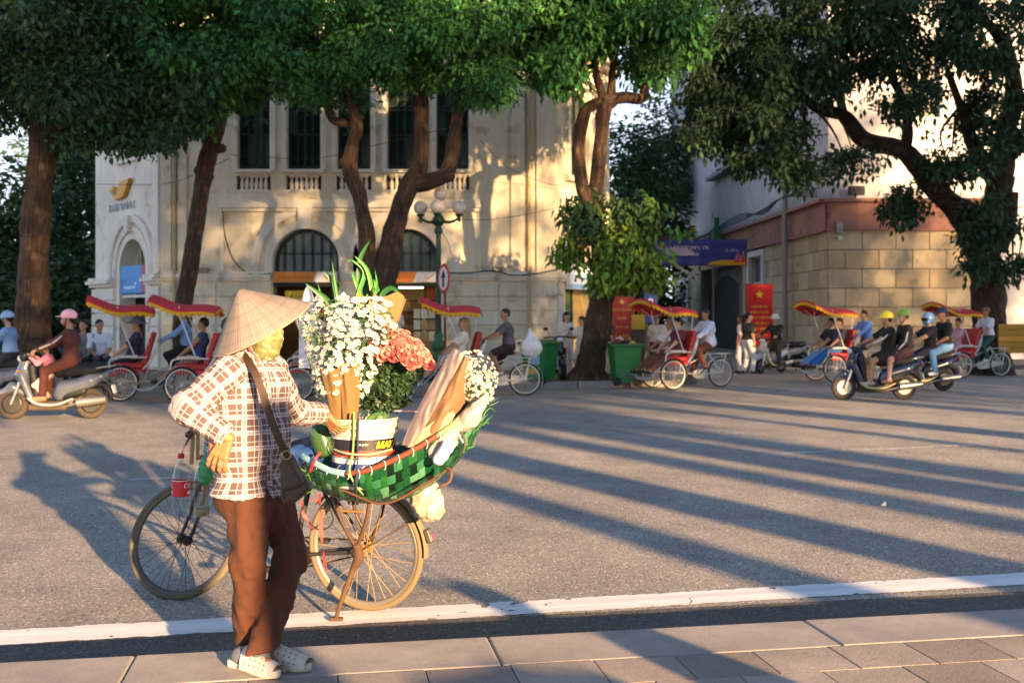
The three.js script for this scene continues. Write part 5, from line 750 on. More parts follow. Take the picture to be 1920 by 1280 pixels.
const props = (g, w, drop) => { for (const s of [-1, 1]) part(g, 'leg', rod([s * w * 0.42, -drop, -0.1], [s * w * 0.42, 0.3, -0.06], 0.025, 6), M('#4c4742', 0.6)); };
{ const lines = ['CHÀO MỪNG', 'NGÀY HỘI LỚN', 'TOÀN THỂ NHÂN DÂN', 'THỦ ĐÔ HÀ NỘI', 'NĂM 2023', 'VĂN MINH'];
  const b = banner('red upright banner with a yellow star beside the iron gate', 1400, 1449, 533, 648, 33.6, (x, w, h) => { x.fillStyle = '#c42015'; x.fillRect(0, 0, w, h); x.fillStyle = '#f0c21a'; star(x, w / 2, 100, 46); x.textAlign = 'center'; x.font = 'bold 27px sans-serif'; lines.forEach((t, i) => x.fillText(t, w / 2, 226 + i * 54, w - 30)); }, 256, 600); props(b.g, b.w, b.g.position.y);
  const c = banner('faded red banner with yellow lettering behind the tree by the bin', 1144, 1189, 556, 662, 29.0, (x, w, h) => { x.fillStyle = '#c4483a'; x.fillRect(0, 0, w, h); x.fillStyle = '#f2c746'; x.textAlign = 'center'; x.font = 'bold 34px sans-serif'; ['CHÀO MỪNG', 'NGÀY', 'HỘI LỚN', 'CỦA DÂN', 'TỘC'].forEach((t, i) => x.fillText(t, w / 2, 150 + i * 92, w - 26)); star(x, w / 2, 56, 34); }, 256, 600, -0.1); props(c.g, c.w, c.g.position.y);
  banner('long blue and violet banner strung over the side street', 1206, 1401, 449, 497, 44, (x, w, h) => { x.fillStyle = '#3b3f86'; x.fillRect(0, 0, w, h); const gr = ['#8d7fb0', '#5b5aa0', '#c7aec0']; [[60, 60, 90], [220, 190, 120], [360, 120, 110]].forEach(([a, b2, r], i) => { x.fillStyle = gr[i]; x.beginPath(); x.ellipse(a, b2, r * 1.3, r * 0.35, 0.1, 0, 7); x.fill(); }); x.fillStyle = '#e0a21c'; x.beginPath(); x.ellipse(830, 250, 190, 46, 0, 0, 7); x.fill(); x.fillStyle = '#d44a2c'; x.fillRect(900, 190, 124, 40); for (let i = 0; i < 7; i++) { x.fillStyle = i % 2 ? '#e88f8f' : '#d84e3a'; x.fillRect(905 + i * 16, 160 - (i % 3) * 22, 10, 60); } x.fillStyle = '#ead9d0'; x.textAlign = 'center'; x.font = 'bold 46px sans-serif'; x.fillText('LỄ HỘI ÁO DÀI DU LỊCH', 400, 96); x.font = 'bold 38px sans-serif'; x.fillText('HÀ NỘI NĂM 2023', 390, 160); x.font = 'italic 40px serif'; x.fillText('Lịch sử', 880, 120); }, 1024, 256); }
{ const ropes = thing('banner_rope', 'thin ropes holding the blue banner over the side street', 'rope'); for (const [a, b] of [[[1206, 452, 44], [1142, 440, 35]], [[1401, 452, 44], [1440, 420, 44]]]) part(ropes, 'rope', rod(P(...a), P(...b), 0.012, 5), M('#57524c', 0.8)); }
{ const g = thing('parking_sign', 'blue rectangular sign board behind the red banner', 'road sign'), b = P(1220, 700, 29.2); setAt(g, b.x, 0.14, b.z, 0); part(g, 'post', rod([-0.1, 0, -0.03], [-0.1, 2.3, -0.03], 0.03, 8), M('#66615b', 0.6)); part(g, 'board', rbox(0, 1.85, 0, 0.38, 0.95, 0.03, 0.01), M('#2a4a8c', 0.5)); part(g, 'lettering', new THREE.PlaneGeometry(0.3, 0.6).translate(0, 1.85, 0.02), new THREE.MeshStandardMaterial({ roughness: 0.5, map: canvasTex(128, 256, (x, w, h) => { x.fillStyle = '#2a4a8c'; x.fillRect(0, 0, w, h); x.fillStyle = '#e8e8e8'; x.font = 'bold 120px sans-serif'; x.textAlign = 'center'; x.fillText('P', w / 2, 130); }) })); }
{ const g = thing('notice_board', 'narrow post with a yellow notice beside the faded red banner', 'notice'), b = P(1197, 702, 28.6); setAt(g, b.x, 0.14, b.z); part(g, 'post', rbox(0, 0.6, 0, 0.36, 1.2, 0.06, 0.01), M('#4a4131', 0.7)); part(g, 'notice', rbox(0, 1.4, 0, 0.36, 0.4, 0.05, 0.01), M('#d3a72c', 0.6)); }
{ const g = thing('postcard_stand', 'pale wire stand of postcards outside the lit shop', 'display stand'), b = P(795, 690, 27.6); setAt(g, b.x, 0.14, b.z, 0.2); reseed(33); part(g, 'pole', rod([0, 0, 0], [0, 1.75, 0], 0.025, 8), M('#b9b2a2', 0.5)); part(g, 'base', new THREE.CylinderGeometry(0.24, 0.26, 0.04, 20).translate(0, 0.02, 0), M('#b9b2a2', 0.5)); for (let r = 0; r < 4; r++) for (const c of [-1, 0, 1]) part(g, 'postcard', box(c * 0.19, 0.75 + r * 0.29, 0.06, 0.17, 0.24, 0.012), M(pick(['#dcc78e', '#e8dfc4', '#c9a25c', '#a98a58', '#e4d4a4']), 0.6)); }
{ // an added post, out of the picture, shaped to shade the flower seller's legs
  const g = thing('shade_post', 'added unseen post behind the viewer, shading the legs of the flower seller', 'post'); setAt(g, (1.44 + 1.75) / 0.866, KERB_H, 3.5); part(g, 'shaft', lathe([[0.001, 0], [0.2, 0], [0.2, 0.12], [0.15, 0.18], [0.135, 2.6], [0.16, 2.66], [0.16, 2.78], [0.001, 2.82]], 20), M('#8d8880', 0.9)); part(g, 'plate', box(0, 1.6, -0.15, 0.14, 0.2, 0.02), M('#5f6a70', 0.6));
}
// wires across the facades
{ const mat = M('#2b2825', 0.8); [[[180, 345, 33], [300, 345, 31], [380, 320, 27], [430, 296, 26], 'sagging wire from the left wing to the second tree'], [[430, 290, 26], [600, 296, 28], [720, 268, 28], [880, 230, 26], 'thin wire across the tall windows'], [[900, 262, 28], [960, 318, 30], [1030, 345, 30.6], [1060, 348, 30.6], 'sagging wire at the right end of the cream building'], [[850, 412, 26], [930, 410, 28], [1040, 390, 30.5], [1070, 378, 30.9], 'wire from the lamp post to the right wing']].forEach(([a, b, c, d, l]) => single('wire', limb([P(...a), P(...b), P(...c), P(...d)], 0.008, 5, 8), mat, l, 'wire')); }
// ---------------------------------------------------------------- cyclos (passenger seat in front, driver behind), modelled facing +x
const canopyRed = [cloth('#c3303a'), cloth('#b8202c')], fringe = cloth('#d9a514'), seatRed = M('#b3241c', 0.5), seatDark = M('#3b2018', 0.6);
function makeCyclo(label, red) {
  const g = thing('cyclo', label, 'cyclo', 'cyclos rolling along the far side of the street'), w = whitePaint, r = 0.35;
  const wr = { n: 28, thick: 0.0035, rubber: blackRubber, rim: whitePaint, spoke: M('#cfcabd', 0.4, { metalness: 0.5 }) };
  wheel(g, 0, r, 0.43, r, wr); wheel(g, 0, r, -0.43, r, wr); wheel(g, -1.6, r, 0, r, wr);
  for (const [x, z, a0, a1] of [[0, 0.43, 0.5, 3.3], [0, -0.43, 0.5, 3.3], [-1.6, 0, 0.3, 3.4]]) { const f = part(g, 'mudguard', arcBand(r + 0.035, a0, a1, 0.085), chrome); f.position.set(x, r, z); }
  part(g, 'axle', rod([0, r, -0.5], [0, r, 0.5], 0.02), w);
  const T = (...p) => limb(p, 0.017, 7, 4);
  part(g, 'frame', mg([T([0.1, 0.4, 0.3], [-0.5, 0.36, 0.1], [-0.95, 0.32, 0]), T([0.1, 0.4, -0.3], [-0.5, 0.36, -0.1], [-0.95, 0.32, 0]), rod([-0.95, 0.32, 0.05], [-1.6, r, 0.06], 0.014), rod([-0.95, 0.32, -0.05], [-1.6, r, -0.06], 0.014), rod([-0.95, 0.3, 0], [-1.24, 0.86, 0], 0.018), rod([-1.24, 0.82, 0.02], [-1.6, r, 0.06], 0.012), rod([-1.24, 0.82, -0.02], [-1.6, r, -0.06], 0.012), rod([-0.55, 0.5, 0], [-1.2, 0.78, 0], 0.017), rod([-0.45, 0.38, 0], [-0.55, 0.95, 0], 0.02)]), w);
  part(g, 'rear_rack', mg([rod([-1.2, 0.8, 0.06], [-1.85, 0.8, 0.06], 0.009), rod([-1.2, 0.8, -0.06], [-1.85, 0.8, -0.06], 0.009), rod([-1.7, 0.8, 0.06], [-1.6, r, 0.07], 0.01), rod([-1.7, 0.8, -0.06], [-1.6, r, -0.07], 0.01), rod([-1.85, 0.8, -0.06], [-1.85, 0.8, 0.06], 0.009)]), w);
  part(g, 'chain_case', poly(splineShape([[-0.85, 0.32], [-0.95, 0.42], [-1.6, 0.4], [-1.66, 0.35], [-1.6, 0.31], [-0.95, 0.22]]), 0.04, 0.01).translate(0, 0, 0.07), w);
  part(g, 'crank', mg([rod([-0.95, 0.32, 0.1], [-0.85, 0.2, 0.13], 0.012), rod([-0.95, 0.32, -0.1], [-1.05, 0.44, -0.13], 0.012), box(-0.83, 0.19, 0.17, 0.09, 0.02, 0.08), box(-1.07, 0.45, -0.17, 0.09, 0.02, 0.08)]), darkMetal);
  part(g, 'saddle', blob([egg(V(-1.28, 0.9, 0), 0.12, 0.04, 0.09), cap(V(-1.2, 0.9, 0), V(-1.08, 0.89, 0), 0.04, 0.025)], 0.018, 0.04), M('#2a211c', 0.6));
  part(g, 'seat', mg([rbox(-0.15, 0.7, 0, 0.58, 0.12, 0.8, 0.04, 3), rbox(-0.15, 0.6, 0, 0.62, 0.08, 0.84, 0.02)]), seatRed);
  const bk = part(g, 'seat_back', rbox(0, 0.33, 0, 0.1, 0.66, 0.82, 0.04, 3), seatRed); bk.position.set(-0.44, 0.72, 0); bk.rotation.z = 0.28;
  part(g, 'push_bar', mg([T([-0.5, 0.7, 0.36], [-0.66, 1.05, 0.36], [-0.74, 1.16, 0.3], [-0.74, 1.17, 0], [-0.74, 1.16, -0.3], [-0.66, 1.05, -0.36], [-0.5, 0.7, -0.36]), T([-0.35, 0.55, 0.4], [-0.6, 0.85, 0.4], [-0.72, 1.12, 0.34]), T([-0.35, 0.55, -0.4], [-0.6, 0.85, -0.4], [-0.72, 1.12, -0.34])]), w);
  for (const s of [-1, 1]) part(g, 'arm_rest', mg([T([-0.5, 0.86, s * 0.45], [0.05, 0.86, s * 0.45], [0.18, 0.82, s * 0.45], [0.22, 0.66, s * 0.45]), rbox(-0.12, 0.89, s * 0.45, 0.42, 0.03, 0.06, 0.012)]), w);
  part(g, 'foot_rest', mg([T([0.2, 0.6, 0.36], [0.42, 0.42, 0.36], [0.6, 0.27, 0.36], [0.85, 0.27, 0.32], [0.95, 0.36, 0.3]), T([0.2, 0.6, -0.36], [0.42, 0.42, -0.36], [0.6, 0.27, -0.36], [0.85, 0.27, -0.32], [0.95, 0.36, -0.3]), ...[0.6, 0.7, 0.8].map(x => rod([x, 0.27, -0.34], [x, 0.27, 0.34], 0.012)), rod([0.95, 0.36, -0.3], [0.95, 0.36, 0.3], 0.014), box(0.7, 0.285, 0, 0.3, 0.012, 0.6)]), chrome);
  // folding hood: posts, braces, red cloth with a yellow zigzag fringe
  for (const s of [-1, 1]) part(g, 'hood_post', mg([rod([-0.28, 0.84, s * 0.46], [0.02, 1.62, s * 0.44], 0.013), rod([0.02, 1.62, s * 0.44], [0.06, 1.86, s * 0.42], 0.012), rod([0.04, 1.66, s * 0.44], [0.34, 1.85, s * 0.42], 0.01), rod([0.02, 1.66, s * 0.44], [-0.3, 1.78, s * 0.42], 0.01), rod([-0.5, 1.36, s * 0.42], [-0.55, 1.74, s * 0.42], 0.01)]), w);
  const sag = (u, v) => 1.77 + 0.2 * u + 0.1 * Math.cos((v - 0.5) * Math.PI) + 0.03 * Math.sin(u * 8) - 0.05 * Math.sin(u * Math.PI);
  part(g, 'hood', mg([sheet(1, 1, 14, 10, (u, v) => [lerp(-0.62, 0.62, u), sag(u, v), (v - 0.5) * 0.98]), ...[0, 1].map(v => sheet(1, 1, 14, 2, (u, q) => [lerp(-0.62, 0.62, u), sag(u, v) - q * 0.1, (v - 0.5) * (0.98 + q * 0.03)])), ...[0, 1].map(u => sheet(1, 1, 10, 2, (v, q) => [lerp(-0.62, 0.62, u) + (u - 0.5) * q * 0.03, sag(u, v) - q * 0.1, (v - 0.5) * 0.98]))]), red);
  const zig = (n, fn) => { const gs = []; for (let i = 0; i < n; i++) { const a = fn(i / n), b = fn((i + 1) / n), m = fn((i + 0.5) / n); const p = new Float32Array([...a, ...b, m[0], m[1] - 0.06, m[2], a[0], a[1] + 0.035, a[2], b[0], b[1] + 0.035, b[2], ...b, a[0], a[1] + 0.035, a[2], ...b, ...a]); const q = new THREE.BufferGeometry(); q.setAttribute('position', new THREE.BufferAttribute(p, 3)); q.computeVertexNormals(); gs.push(q); } return gs; };
  part(g, 'fringe', mg([...zig(12, u => [lerp(-0.62, 0.62, u), sag(u, 1) - 0.085, 0.512]), ...zig(12, u => [lerp(-0.62, 0.62, u), sag(u, 0) - 0.085, -0.512]), ...zig(9, v => [0.64, sag(1, v) - 0.085, (v - 0.5) * 1.0]), ...zig(9, v => [-0.64, sag(0, v) - 0.085, (v - 0.5) * 1.0])]), fringe);
  return g;
}
const cyc = [['red-hooded cyclo at the far left with a passenger in a grey sun hat', 214, 21.0, 0.3], ['red-hooded cyclo just left of the conical hat, carrying a tanned passenger', 338, 20.4, 0.1], ['red-hooded cyclo mostly hidden behind the flower seller', 556, 21.0, 0.05], ['red-hooded cyclo behind the flowers driven by a man in grey', 841, 22.0, 0.12], ['pink-topped cyclo by the green bin driven by a man in white', 1248, 24.4, 0.42], ['red-hooded cyclo with two passengers in jeans near the navy scooter', 1556, 27.2, 0.3], ['red-hooded cyclo at the right edge driven by a standing man in a cap', 1796, 29.4, 0.25]];
const cyclos = []; let proto = null;
cyc.forEach(([label, x, Z, al], i) => { const g = proto ? copyOf(proto, label) : (proto = makeCyclo(label, canopyRed[0])); g.position.set((x - 960) * Z / FOC, 0, -Z - 0.38); g.rotation.set(0, Math.PI + al, 0); cyclos.push(g); });
// people on the cyclos; the vehicle frame faces +x
reseed(900);
const passenger = (o, z = 0) => person({ pelvis: [-0.2, 0.84, z], lean: -0.2, footL: [0.66, 0.37, z - 0.1], footR: [0.68, 0.37, z + 0.1], handL: [0.12, 0.9, z - 0.2], handR: [0.12, 0.92, z + 0.2], knees: 0.05, sleeve: 'short', ...o });
const driver = o => person({ pelvis: [-1.26, 1.03, 0], lean: 0.12, footL: [-1.05, 0.53, -0.16], footR: [-0.86, 0.28, 0.16], handL: [-0.78, 1.2, -0.26], handR: [-0.78, 1.2, 0.26], poleL: [-0.4, -1, -0.4], poleR: [-0.4, -1, 0.4], sleeve: 'short', curl: 1.1, ...o });
const C = h => cloth(h), rider = 'people riding the cyclos';
const cyPeople = [
  [0, passenger, { label: 'cyclo passenger in a wide grey sun hat at the far left', top: C('#33304a'), bottom: C('#23262e'), sunhat: M('#6d6f7c', 0.9), fem: 1 }, -0.17], [0, passenger, { label: 'pale-shirted cyclo passenger leaning beside the grey sun hat', top: C('#d9d5cf'), bottom: C('#3d3a3a'), hair: 'bun', fem: 1 }, 0.18],
  [0, driver, { label: 'cyclo driver in a light blue shirt pedalling at the far left', top: C('#7ea6d8'), bottom: C('#26242a'), sleeve: 'long', collar: 1, nod: -0.1 }],
  [1, passenger, { label: 'bare-armed cyclo passenger in dark blue left of the conical hat', top: C('#39466e'), bottom: C('#8d6a5a'), sleeve: 'none', shorts: 0.8 }, 0.1],
  [1, driver, { label: 'cyclo driver hidden behind the flower seller', top: C('#8fa3b8'), bottom: C('#3a3632') }],
  [2, passenger, { label: 'cyclo passenger in a dark top behind the flower seller', top: C('#2e2b33'), bottom: C('#b9aca4'), fem: 1, hair: 'bun' }, 0.15], [2, driver, { label: 'white-shirted cyclo driver half hidden by the white daisies', top: C('#e3dfda'), bottom: C('#33303a') }],
  [3, passenger, { label: 'long-haired cyclo passenger in white behind the rose bouquet', top: C('#e6dccf'), bottom: C('#b9a08c'), fem: 1, hair: 'long', hairMat: brownHair, shorts: 0.7 }, 0.18], [3, passenger, { label: 'blond cyclo passenger in cream behind the rose bouquet', top: C('#ead9b8'), bottom: C('#c9c2b8'), fem: 1, hair: 'long', hairMat: M('#a98a4c', 0.6), shorts: 0.7 }, -0.18],
  [3, driver, { label: 'cyclo driver in a dark grey shirt and dark shorts', top: C('#5d565a'), bottom: C('#3a2a28'), shorts: 0.9, shoes: M('#ddd8d0', 0.7), fat: 1.08 }],
  [4, passenger, { label: 'grey-haired cyclo passenger in a pale shirt and brown trousers', top: C('#e4ddd2'), bottom: C('#7a4a32'), hairMat: M('#8d8378', 0.7) }, 0.18], [4, passenger, { label: 'cyclo passenger in dark red sitting beside a grey-haired man', top: C('#6d3136'), bottom: C('#6b3f2e'), fem: 1, hair: 'bun' }, -0.18],
  [4, driver, { label: 'cyclo driver in a loose white long-sleeved shirt and brown trousers', top: C('#d8dae6'), bottom: C('#6d3f33'), sleeve: 'long', collar: 1, topE: 0.03, fat: 1.1, hair: 'short' }],
  [5, passenger, { label: 'cyclo passenger in black with pale jeans near the navy scooter', top: C('#232226'), bottom: C('#6f9cc4'), fat: 1.05 }, 0.18], [5, passenger, { label: 'cyclo passenger in grey and blue jeans on the near seat edge', top: C('#3f434c'), bottom: C('#2f6aa8') }, -0.18],
  [5, driver, { label: 'cyclo driver in a bright blue shirt behind the yellow helmet', top: C('#6f93cc'), bottom: C('#3c3f48'), sleeve: 'long', collar: 1 }],
  [6, passenger, { label: 'cyclo passenger in a pink dress at the right edge', top: C('#cf9fae'), bottom: C('#c795a6'), fem: 1, hair: 'bun', shorts: 0.95, handR: [0.0, 1.55, 0.2] }, 0.12],
  [6, driver, { label: 'standing cyclo driver in a white polo, green trousers and tan cap', top: C('#dcdadf'), bottom: C('#2c5348'), cap: M('#8a6a44', 0.8), pelvis: [-1.2, 1.12, 0], footL: [-1.05, 0.5, -0.16], collar: 1, shoes: M('#e5e0d8', 0.7) }],
];
for (const [c, fn, o, z] of cyPeople) ride(fn({ group: rider, ...o }, z), cyclos[c]);
{ // white sack on the rack behind the grey-shirted driver
  const s = single('plastic_sack', blob([egg(V(0, 0.2, 0), 0.24, 0.22, 0.2), cap(V(0, 0.36, 0), V(-0.02, 0.58, 0), 0.12, 0.03)], 0.025, 0.05, (d, x, y, z) => d + 0.02 * N3(x * 12, y * 12, z * 12)), M('#e6e0d6', 0.4), 'swollen white plastic sack carried behind the grey-shirted cyclo driver', 'sack'); s.position.copy(cyclos[3].localToWorld(V(-1.72, 0.82, 0.0)));
}
// ---------------------------------------------------------------- scooters, facing +x, wheels at x = 0.62 and x = -0.62
function makeScooter(name, label, c, group) {
  const g = thing(name, label, 'scooter', group), paint = M(c.paint, 0.28, { physical: true, clearcoat: 0.6, clearcoatRoughness: 0.15 }), dark = M('#1a1a1b', 0.6), r = 0.25;
  for (const x of [0.62, -0.6]) { const t = part(g, 'wheel', new THREE.TorusGeometry(r - 0.055, 0.055, 12, 36), c.tyre ?? dustyRubber); t.position.set(x, r, 0); part(t, 'rim', mg([lathe([[0.02, -0.04], [0.13, -0.03], [0.16, -0.045], [0.165, 0.045], [0.13, 0.03], [0.02, 0.04]], 28).rotateX(Math.PI / 2), ...Array.from({ length: 5 }, (_, i) => box(0.085, 0, 0, 0.13, 0.035, 0.07).rotateZ(i * 1.2566))]), M(c.rim ?? '#8d8a84', 0.4, { metalness: 0.6 })); part(t, 'brake_disc', new THREE.CylinderGeometry(0.09, 0.09, 0.008, 20).rotateX(Math.PI / 2).translate(0, 0, 0.055), chrome); }
  part(g, 'front_mudguard', blob([cap(V(0.78, 0.42, 0), V(0.62, 0.52, 0), 0.05, 0.075), cap(V(0.62, 0.52, 0), V(0.45, 0.42, 0), 0.075, 0.05)], 0.02, 0.05), paint);
  for (const s of [-1, 1]) part(g, 'fork_leg', mg([rod([0.62, r, s * 0.085], [0.46, 0.66, s * 0.075], 0.022), rod([0.55, 0.42, s * 0.083], [0.46, 0.68, s * 0.075], 0.03)]), chrome);
  part(g, 'front_shield', blob([cap(V(0.4, 0.95, 0), V(0.46, 0.7, 0), 0.09, 0.12), cap(V(0.46, 0.72, -0.1), V(0.3, 0.36, -0.14), 0.07, 0.05), cap(V(0.46, 0.72, 0.1), V(0.3, 0.36, 0.14), 0.07, 0.05), cap(V(0.42, 0.6, 0), V(0.28, 0.32, 0), 0.08, 0.06)], 0.02, 0.06), paint);
  part(g, 'inner_shield', blob([cap(V(0.3, 0.85, -0.06), V(0.22, 0.36, -0.1), 0.07, 0.05), cap(V(0.3, 0.85, 0.06), V(0.22, 0.36, 0.1), 0.07, 0.05)], 0.022, 0.06), dark);
  part(g, 'floorboard', mg([rbox(0.05, 0.27, 0, 0.5, 0.07, 0.34, 0.03, 3), rbox(0.05, 0.2, 0, 0.6, 0.1, 0.26, 0.03)]), M(c.floor ?? '#3a3226', 0.7));
  for (const s of [-1, 1]) part(g, 'side_trim', limb([[0.34, 0.36, s * 0.17], [0.18, 0.26, s * 0.19], [-0.12, 0.25, s * 0.19], [-0.36, 0.34, s * 0.18]], [0.03, 0.026, 0.026, 0.015], 8, 5), M(c.trim ?? '#b7a878', 0.5));
  part(g, 'rear_body', blob([cap(V(-0.2, 0.5, -0.08), V(-0.62, 0.62, -0.1), 0.13, 0.1), cap(V(-0.2, 0.5, 0.08), V(-0.62, 0.62, 0.1), 0.13, 0.1), cap(V(-0.6, 0.64, -0.05), V(-0.92, 0.74, 0), 0.1, 0.045), cap(V(-0.6, 0.64, 0.05), V(-0.92, 0.74, 0), 0.1, 0.045), cap(V(-0.14, 0.4, -0.08), V(-0.14, 0.4, 0.08), 0.1)], 0.022, 0.07), paint);
  part(g, 'under_cowl', blob([cap(V(-0.2, 0.4, -0.08), V(-0.5, 0.46, -0.1), 0.09, 0.07), cap(V(-0.2, 0.4, 0.08), V(-0.5, 0.46, 0.1), 0.09, 0.07)], 0.022, 0.06), dark);
  part(g, 'seat', blob([cap(V(-0.12, 0.76, 0), V(-0.4, 0.78, 0), 0.1, 0.12), cap(V(-0.4, 0.8, 0), V(-0.78, 0.84, 0), 0.11, 0.09), cap(V(-0.3, 0.74, -0.06), V(-0.7, 0.8, -0.06), 0.09), cap(V(-0.3, 0.74, 0.06), V(-0.7, 0.8, 0.06), 0.09)], 0.022, 0.05, (d, x, y) => Math.max(d, 0.7 - y + (x + 0.4) * -0.12)), M('#161515', 0.7));
  part(g, 'engine', mg([rbox(-0.4, 0.28, 0.12, 0.46, 0.18, 0.12, 0.04, 3), new THREE.CylinderGeometry(0.1, 0.1, 0.14, 18).rotateX(Math.PI / 2).translate(-0.58, 0.27, 0.13), rod([-0.6, r, -0.12], [-0.6, r, 0.14], 0.035)]), M('#6c675e', 0.5, { metalness: 0.5 }));
  part(g, 'muffler', mg([new THREE.CylinderGeometry(0.06, 0.075, 0.46, 18).rotateZ(Math.PI / 2 - 0.12).translate(-0.66, 0.3, -0.19), rod([-0.2, 0.2, -0.12], [-0.46, 0.27, -0.19], 0.02)]), M('#a9a49a', 0.35, { metalness: 0.8 }));
  part(g, 'rear_shock', mg([rod([-0.6, 0.3, 0.15], [-0.52, 0.55, 0.15], 0.02), ...[0, 1, 2, 3, 4].map(i => new THREE.TorusGeometry(0.03, 0.008, 5, 12).rotateX(Math.PI / 2).translate(-0.585 + i * 0.014, 0.34 + i * 0.04, 0.15))]), darkMetal);
  part(g, 'rear_mudguard', limb([[-0.55, 0.54, 0], [-0.78, 0.55, 0], [-0.9, 0.42, 0], [-0.92, 0.32, 0]], [0.06, 0.06, 0.05, 0.03], 8, 4), dark);
  part(g, 'handlebar', mg([limb([[0.28, 1.02, -0.34], [0.36, 1.04, -0.18], [0.4, 1.0, 0], [0.36, 1.04, 0.18], [0.28, 1.02, 0.34]], 0.016, 7, 4), blob([egg(V(0.41, 1.0, 0), 0.1, 0.08, 0.15)], 0.02)]), dark);
  for (const s of [-1, 1]) { part(g, 'grip', rod([0.27, 1.02, s * 0.36], [0.33, 1.035, s * 0.22], 0.022, 8), blackRubber); part(g, 'mirror', mg([rod([0.34, 1.04, s * 0.2], [0.34, 1.2, s * 0.3], 0.007), ell(0.34, 1.24, s * 0.33, 0.015, 0.045, 0.065)]), dark); }
  part(g, 'headlight', ell(0.49, 0.98, 0, 0.05, 0.06, 0.1), M('#c9ccd0', 0.1)); part(g, 'tail_light', blob([egg(V(-0.93, 0.72, 0), 0.05, 0.045, 0.1)], 0.02), M('#8c1712', 0.25));
  for (const s of [-1, 1]) { part(g, 'indicator', ell(0.5, 0.78, s * 0.13, 0.03, 0.025, 0.05), M('#d08a2a', 0.25)); part(g, 'grab_rail', limb([[-0.62, 0.8, s * 0.13], [-0.8, 0.84, s * 0.13], [-0.96, 0.86, s * 0.08]], 0.012, 6, 3), chrome); }
  const pl = part(g, 'number_plate', rbox(0, 0, 0, 0.015, 0.14, 0.19, 0.004), M('#dfdbd0', 0.5)); pl.position.set(-0.96, 0.48, 0); pl.rotation.z = -0.25;
  return g;
}
const silver = makeScooter('scooter', 'silver scooter with yellow indicators leaving at the left edge', { paint: '#646a73', rim: '#4a4742', tyre: dustyRubber, trim: '#8f939a', floor: '#4a3c28' }, 'scooters in traffic'); setAt(silver, (98 - 960) * 17.3 / FOC, 0, -17.3, Math.PI + 0.12);
const navy = makeScooter('scooter', 'navy scooter with two riders crossing in front of the cyclos', { paint: '#1f2b45', rim: '#b9b4a8', tyre: dustyRubber }, 'scooters in traffic'); setAt(navy, (1640 - 960) * 21.4 / FOC, 0, -21.4, Math.PI + 0.02);
const black = makeScooter('scooter', 'black scooter half hidden behind the navy one', { paint: '#1b1c20', rim: '#4a4744', tyre: M('#33302c', 0.9) }, 'scooters in traffic'); setAt(black, (1722 - 960) * 24.0 / FOC, 0, -24.0, Math.PI + 0.1);
const parked = makeScooter('scooter', 'dark blue scooter parked nose-on by the green bin and yellow stool', { paint: '#23283a', rim: '#33312f', tyre: M('#1c1b1a', 0.9) }, 'scooters parked across the road'); setAt(parked, (1040 - 960) * 26.4 / FOC, 0.14, -26.4, -Math.PI / 2 + 0.25);
const parked2 = copyOf(makeScooter('scooter', 'pale scooter parked at the side street with a helmeted man on it', { paint: '#b9b4ae', rim: '#555', tyre: M('#222120', 0.9) }, 'scooters parked across the road'), 'dark scooter standing against the stone wall behind the pale one'); setAt(parked2, (1468 - 960) * 33.6 / FOC, 0, -33.9, Math.PI / 2 + 0.9);
const pale = scene.children.find(o => o.userData.label?.startsWith('pale scooter parked')); setAt(pale, (1446 - 960) * 32 / FOC, 0, -32, Math.PI + 0.8);
const shadeScooter = copyOf(black, 'black scooter added out of view for its shadow on the near pavement'); setAt(shadeScooter, 2.75, 0.16, -0.4, 0.75);  // unseen scooter added to cast the low shadow across the near kerb
const leftEdge = copyOf(silver, 'scooter behind the leftmost tree, carrying a rider in blue'); setAt(leftEdge, (-12 - 960) * 20.5 / FOC, 0, -20.5, Math.PI + 0.1);
reseed(950);
const scoot = (v, o, x = 0) => ride(person({ pelvis: [-0.3 + x, 0.93, 0], lean: 0.06, footL: [0.12 + x, 0.38, -0.13], footR: [0.12 + x, 0.38, 0.13], handL: [0.28, 1.06, -0.3], handR: [0.28, 1.06, 0.3], poleL: [-0.5, -1, -0.5], poleR: [-0.5, -1, 0.5], knees: 0.2, curl: 1.2, sleeve: 'long', group: 'people on scooters', ...o }), v);
scoot(silver, { label: 'scooter rider in a brown tracksuit with pale stripes and a pink helmet', top: C('#5b3228'), bottom: C('#5a3026'), stripe: C('#d9c9bd'), helmet: M('#e3a9b4', 0.35), fem: 1, hair: 'bun', mask: C('#b98c7c'), shoes: M('#b87a5c', 0.7) });
scoot(silver, { label: 'small child in pink standing between the rider and the handlebars', h: 1.0, pelvis: [0.06, 0.72, 0], lean: 0.05, footL: [0.1, 0.36, -0.08], footR: [0.1, 0.36, 0.08], handL: [0.3, 1.0, -0.14], handR: [0.3, 1.0, 0.14], top: C('#d98a9a'), bottom: C('#d4b3b0'), helmet: M('#e8b3bc', 0.4), fem: 1 });
scoot(navy, { label: 'front rider on the navy scooter with a yellow helmet and white sleeves', top: C('#22201f'), bottom: C('#2b2520'), shorts: 0.62, helmet: M('#e6cf1c', 0.35), stripe: C('#e4ded4'), sleeve: 'short', shoes: M('#b5b0ac', 0.7), topName: 'tee_shirt', fat: 1.05 });
scoot(navy, { label: 'pillion rider on the navy scooter in a black top with pale sleeve stripes', top: C('#211f22'), bottom: C('#4a3038'), shorts: 0.75, helmet: M('#8fae3a', 0.4), stripe: C('#ddd3d0'), pelvis: [-0.64, 0.98, 0], handL: [-0.38, 0.98, -0.16], handR: [-0.38, 0.98, 0.16], footL: [-0.22, 0.42, -0.2], footR: [-0.22, 0.42, 0.2], shoes: M('#7a5a48', 0.8) });
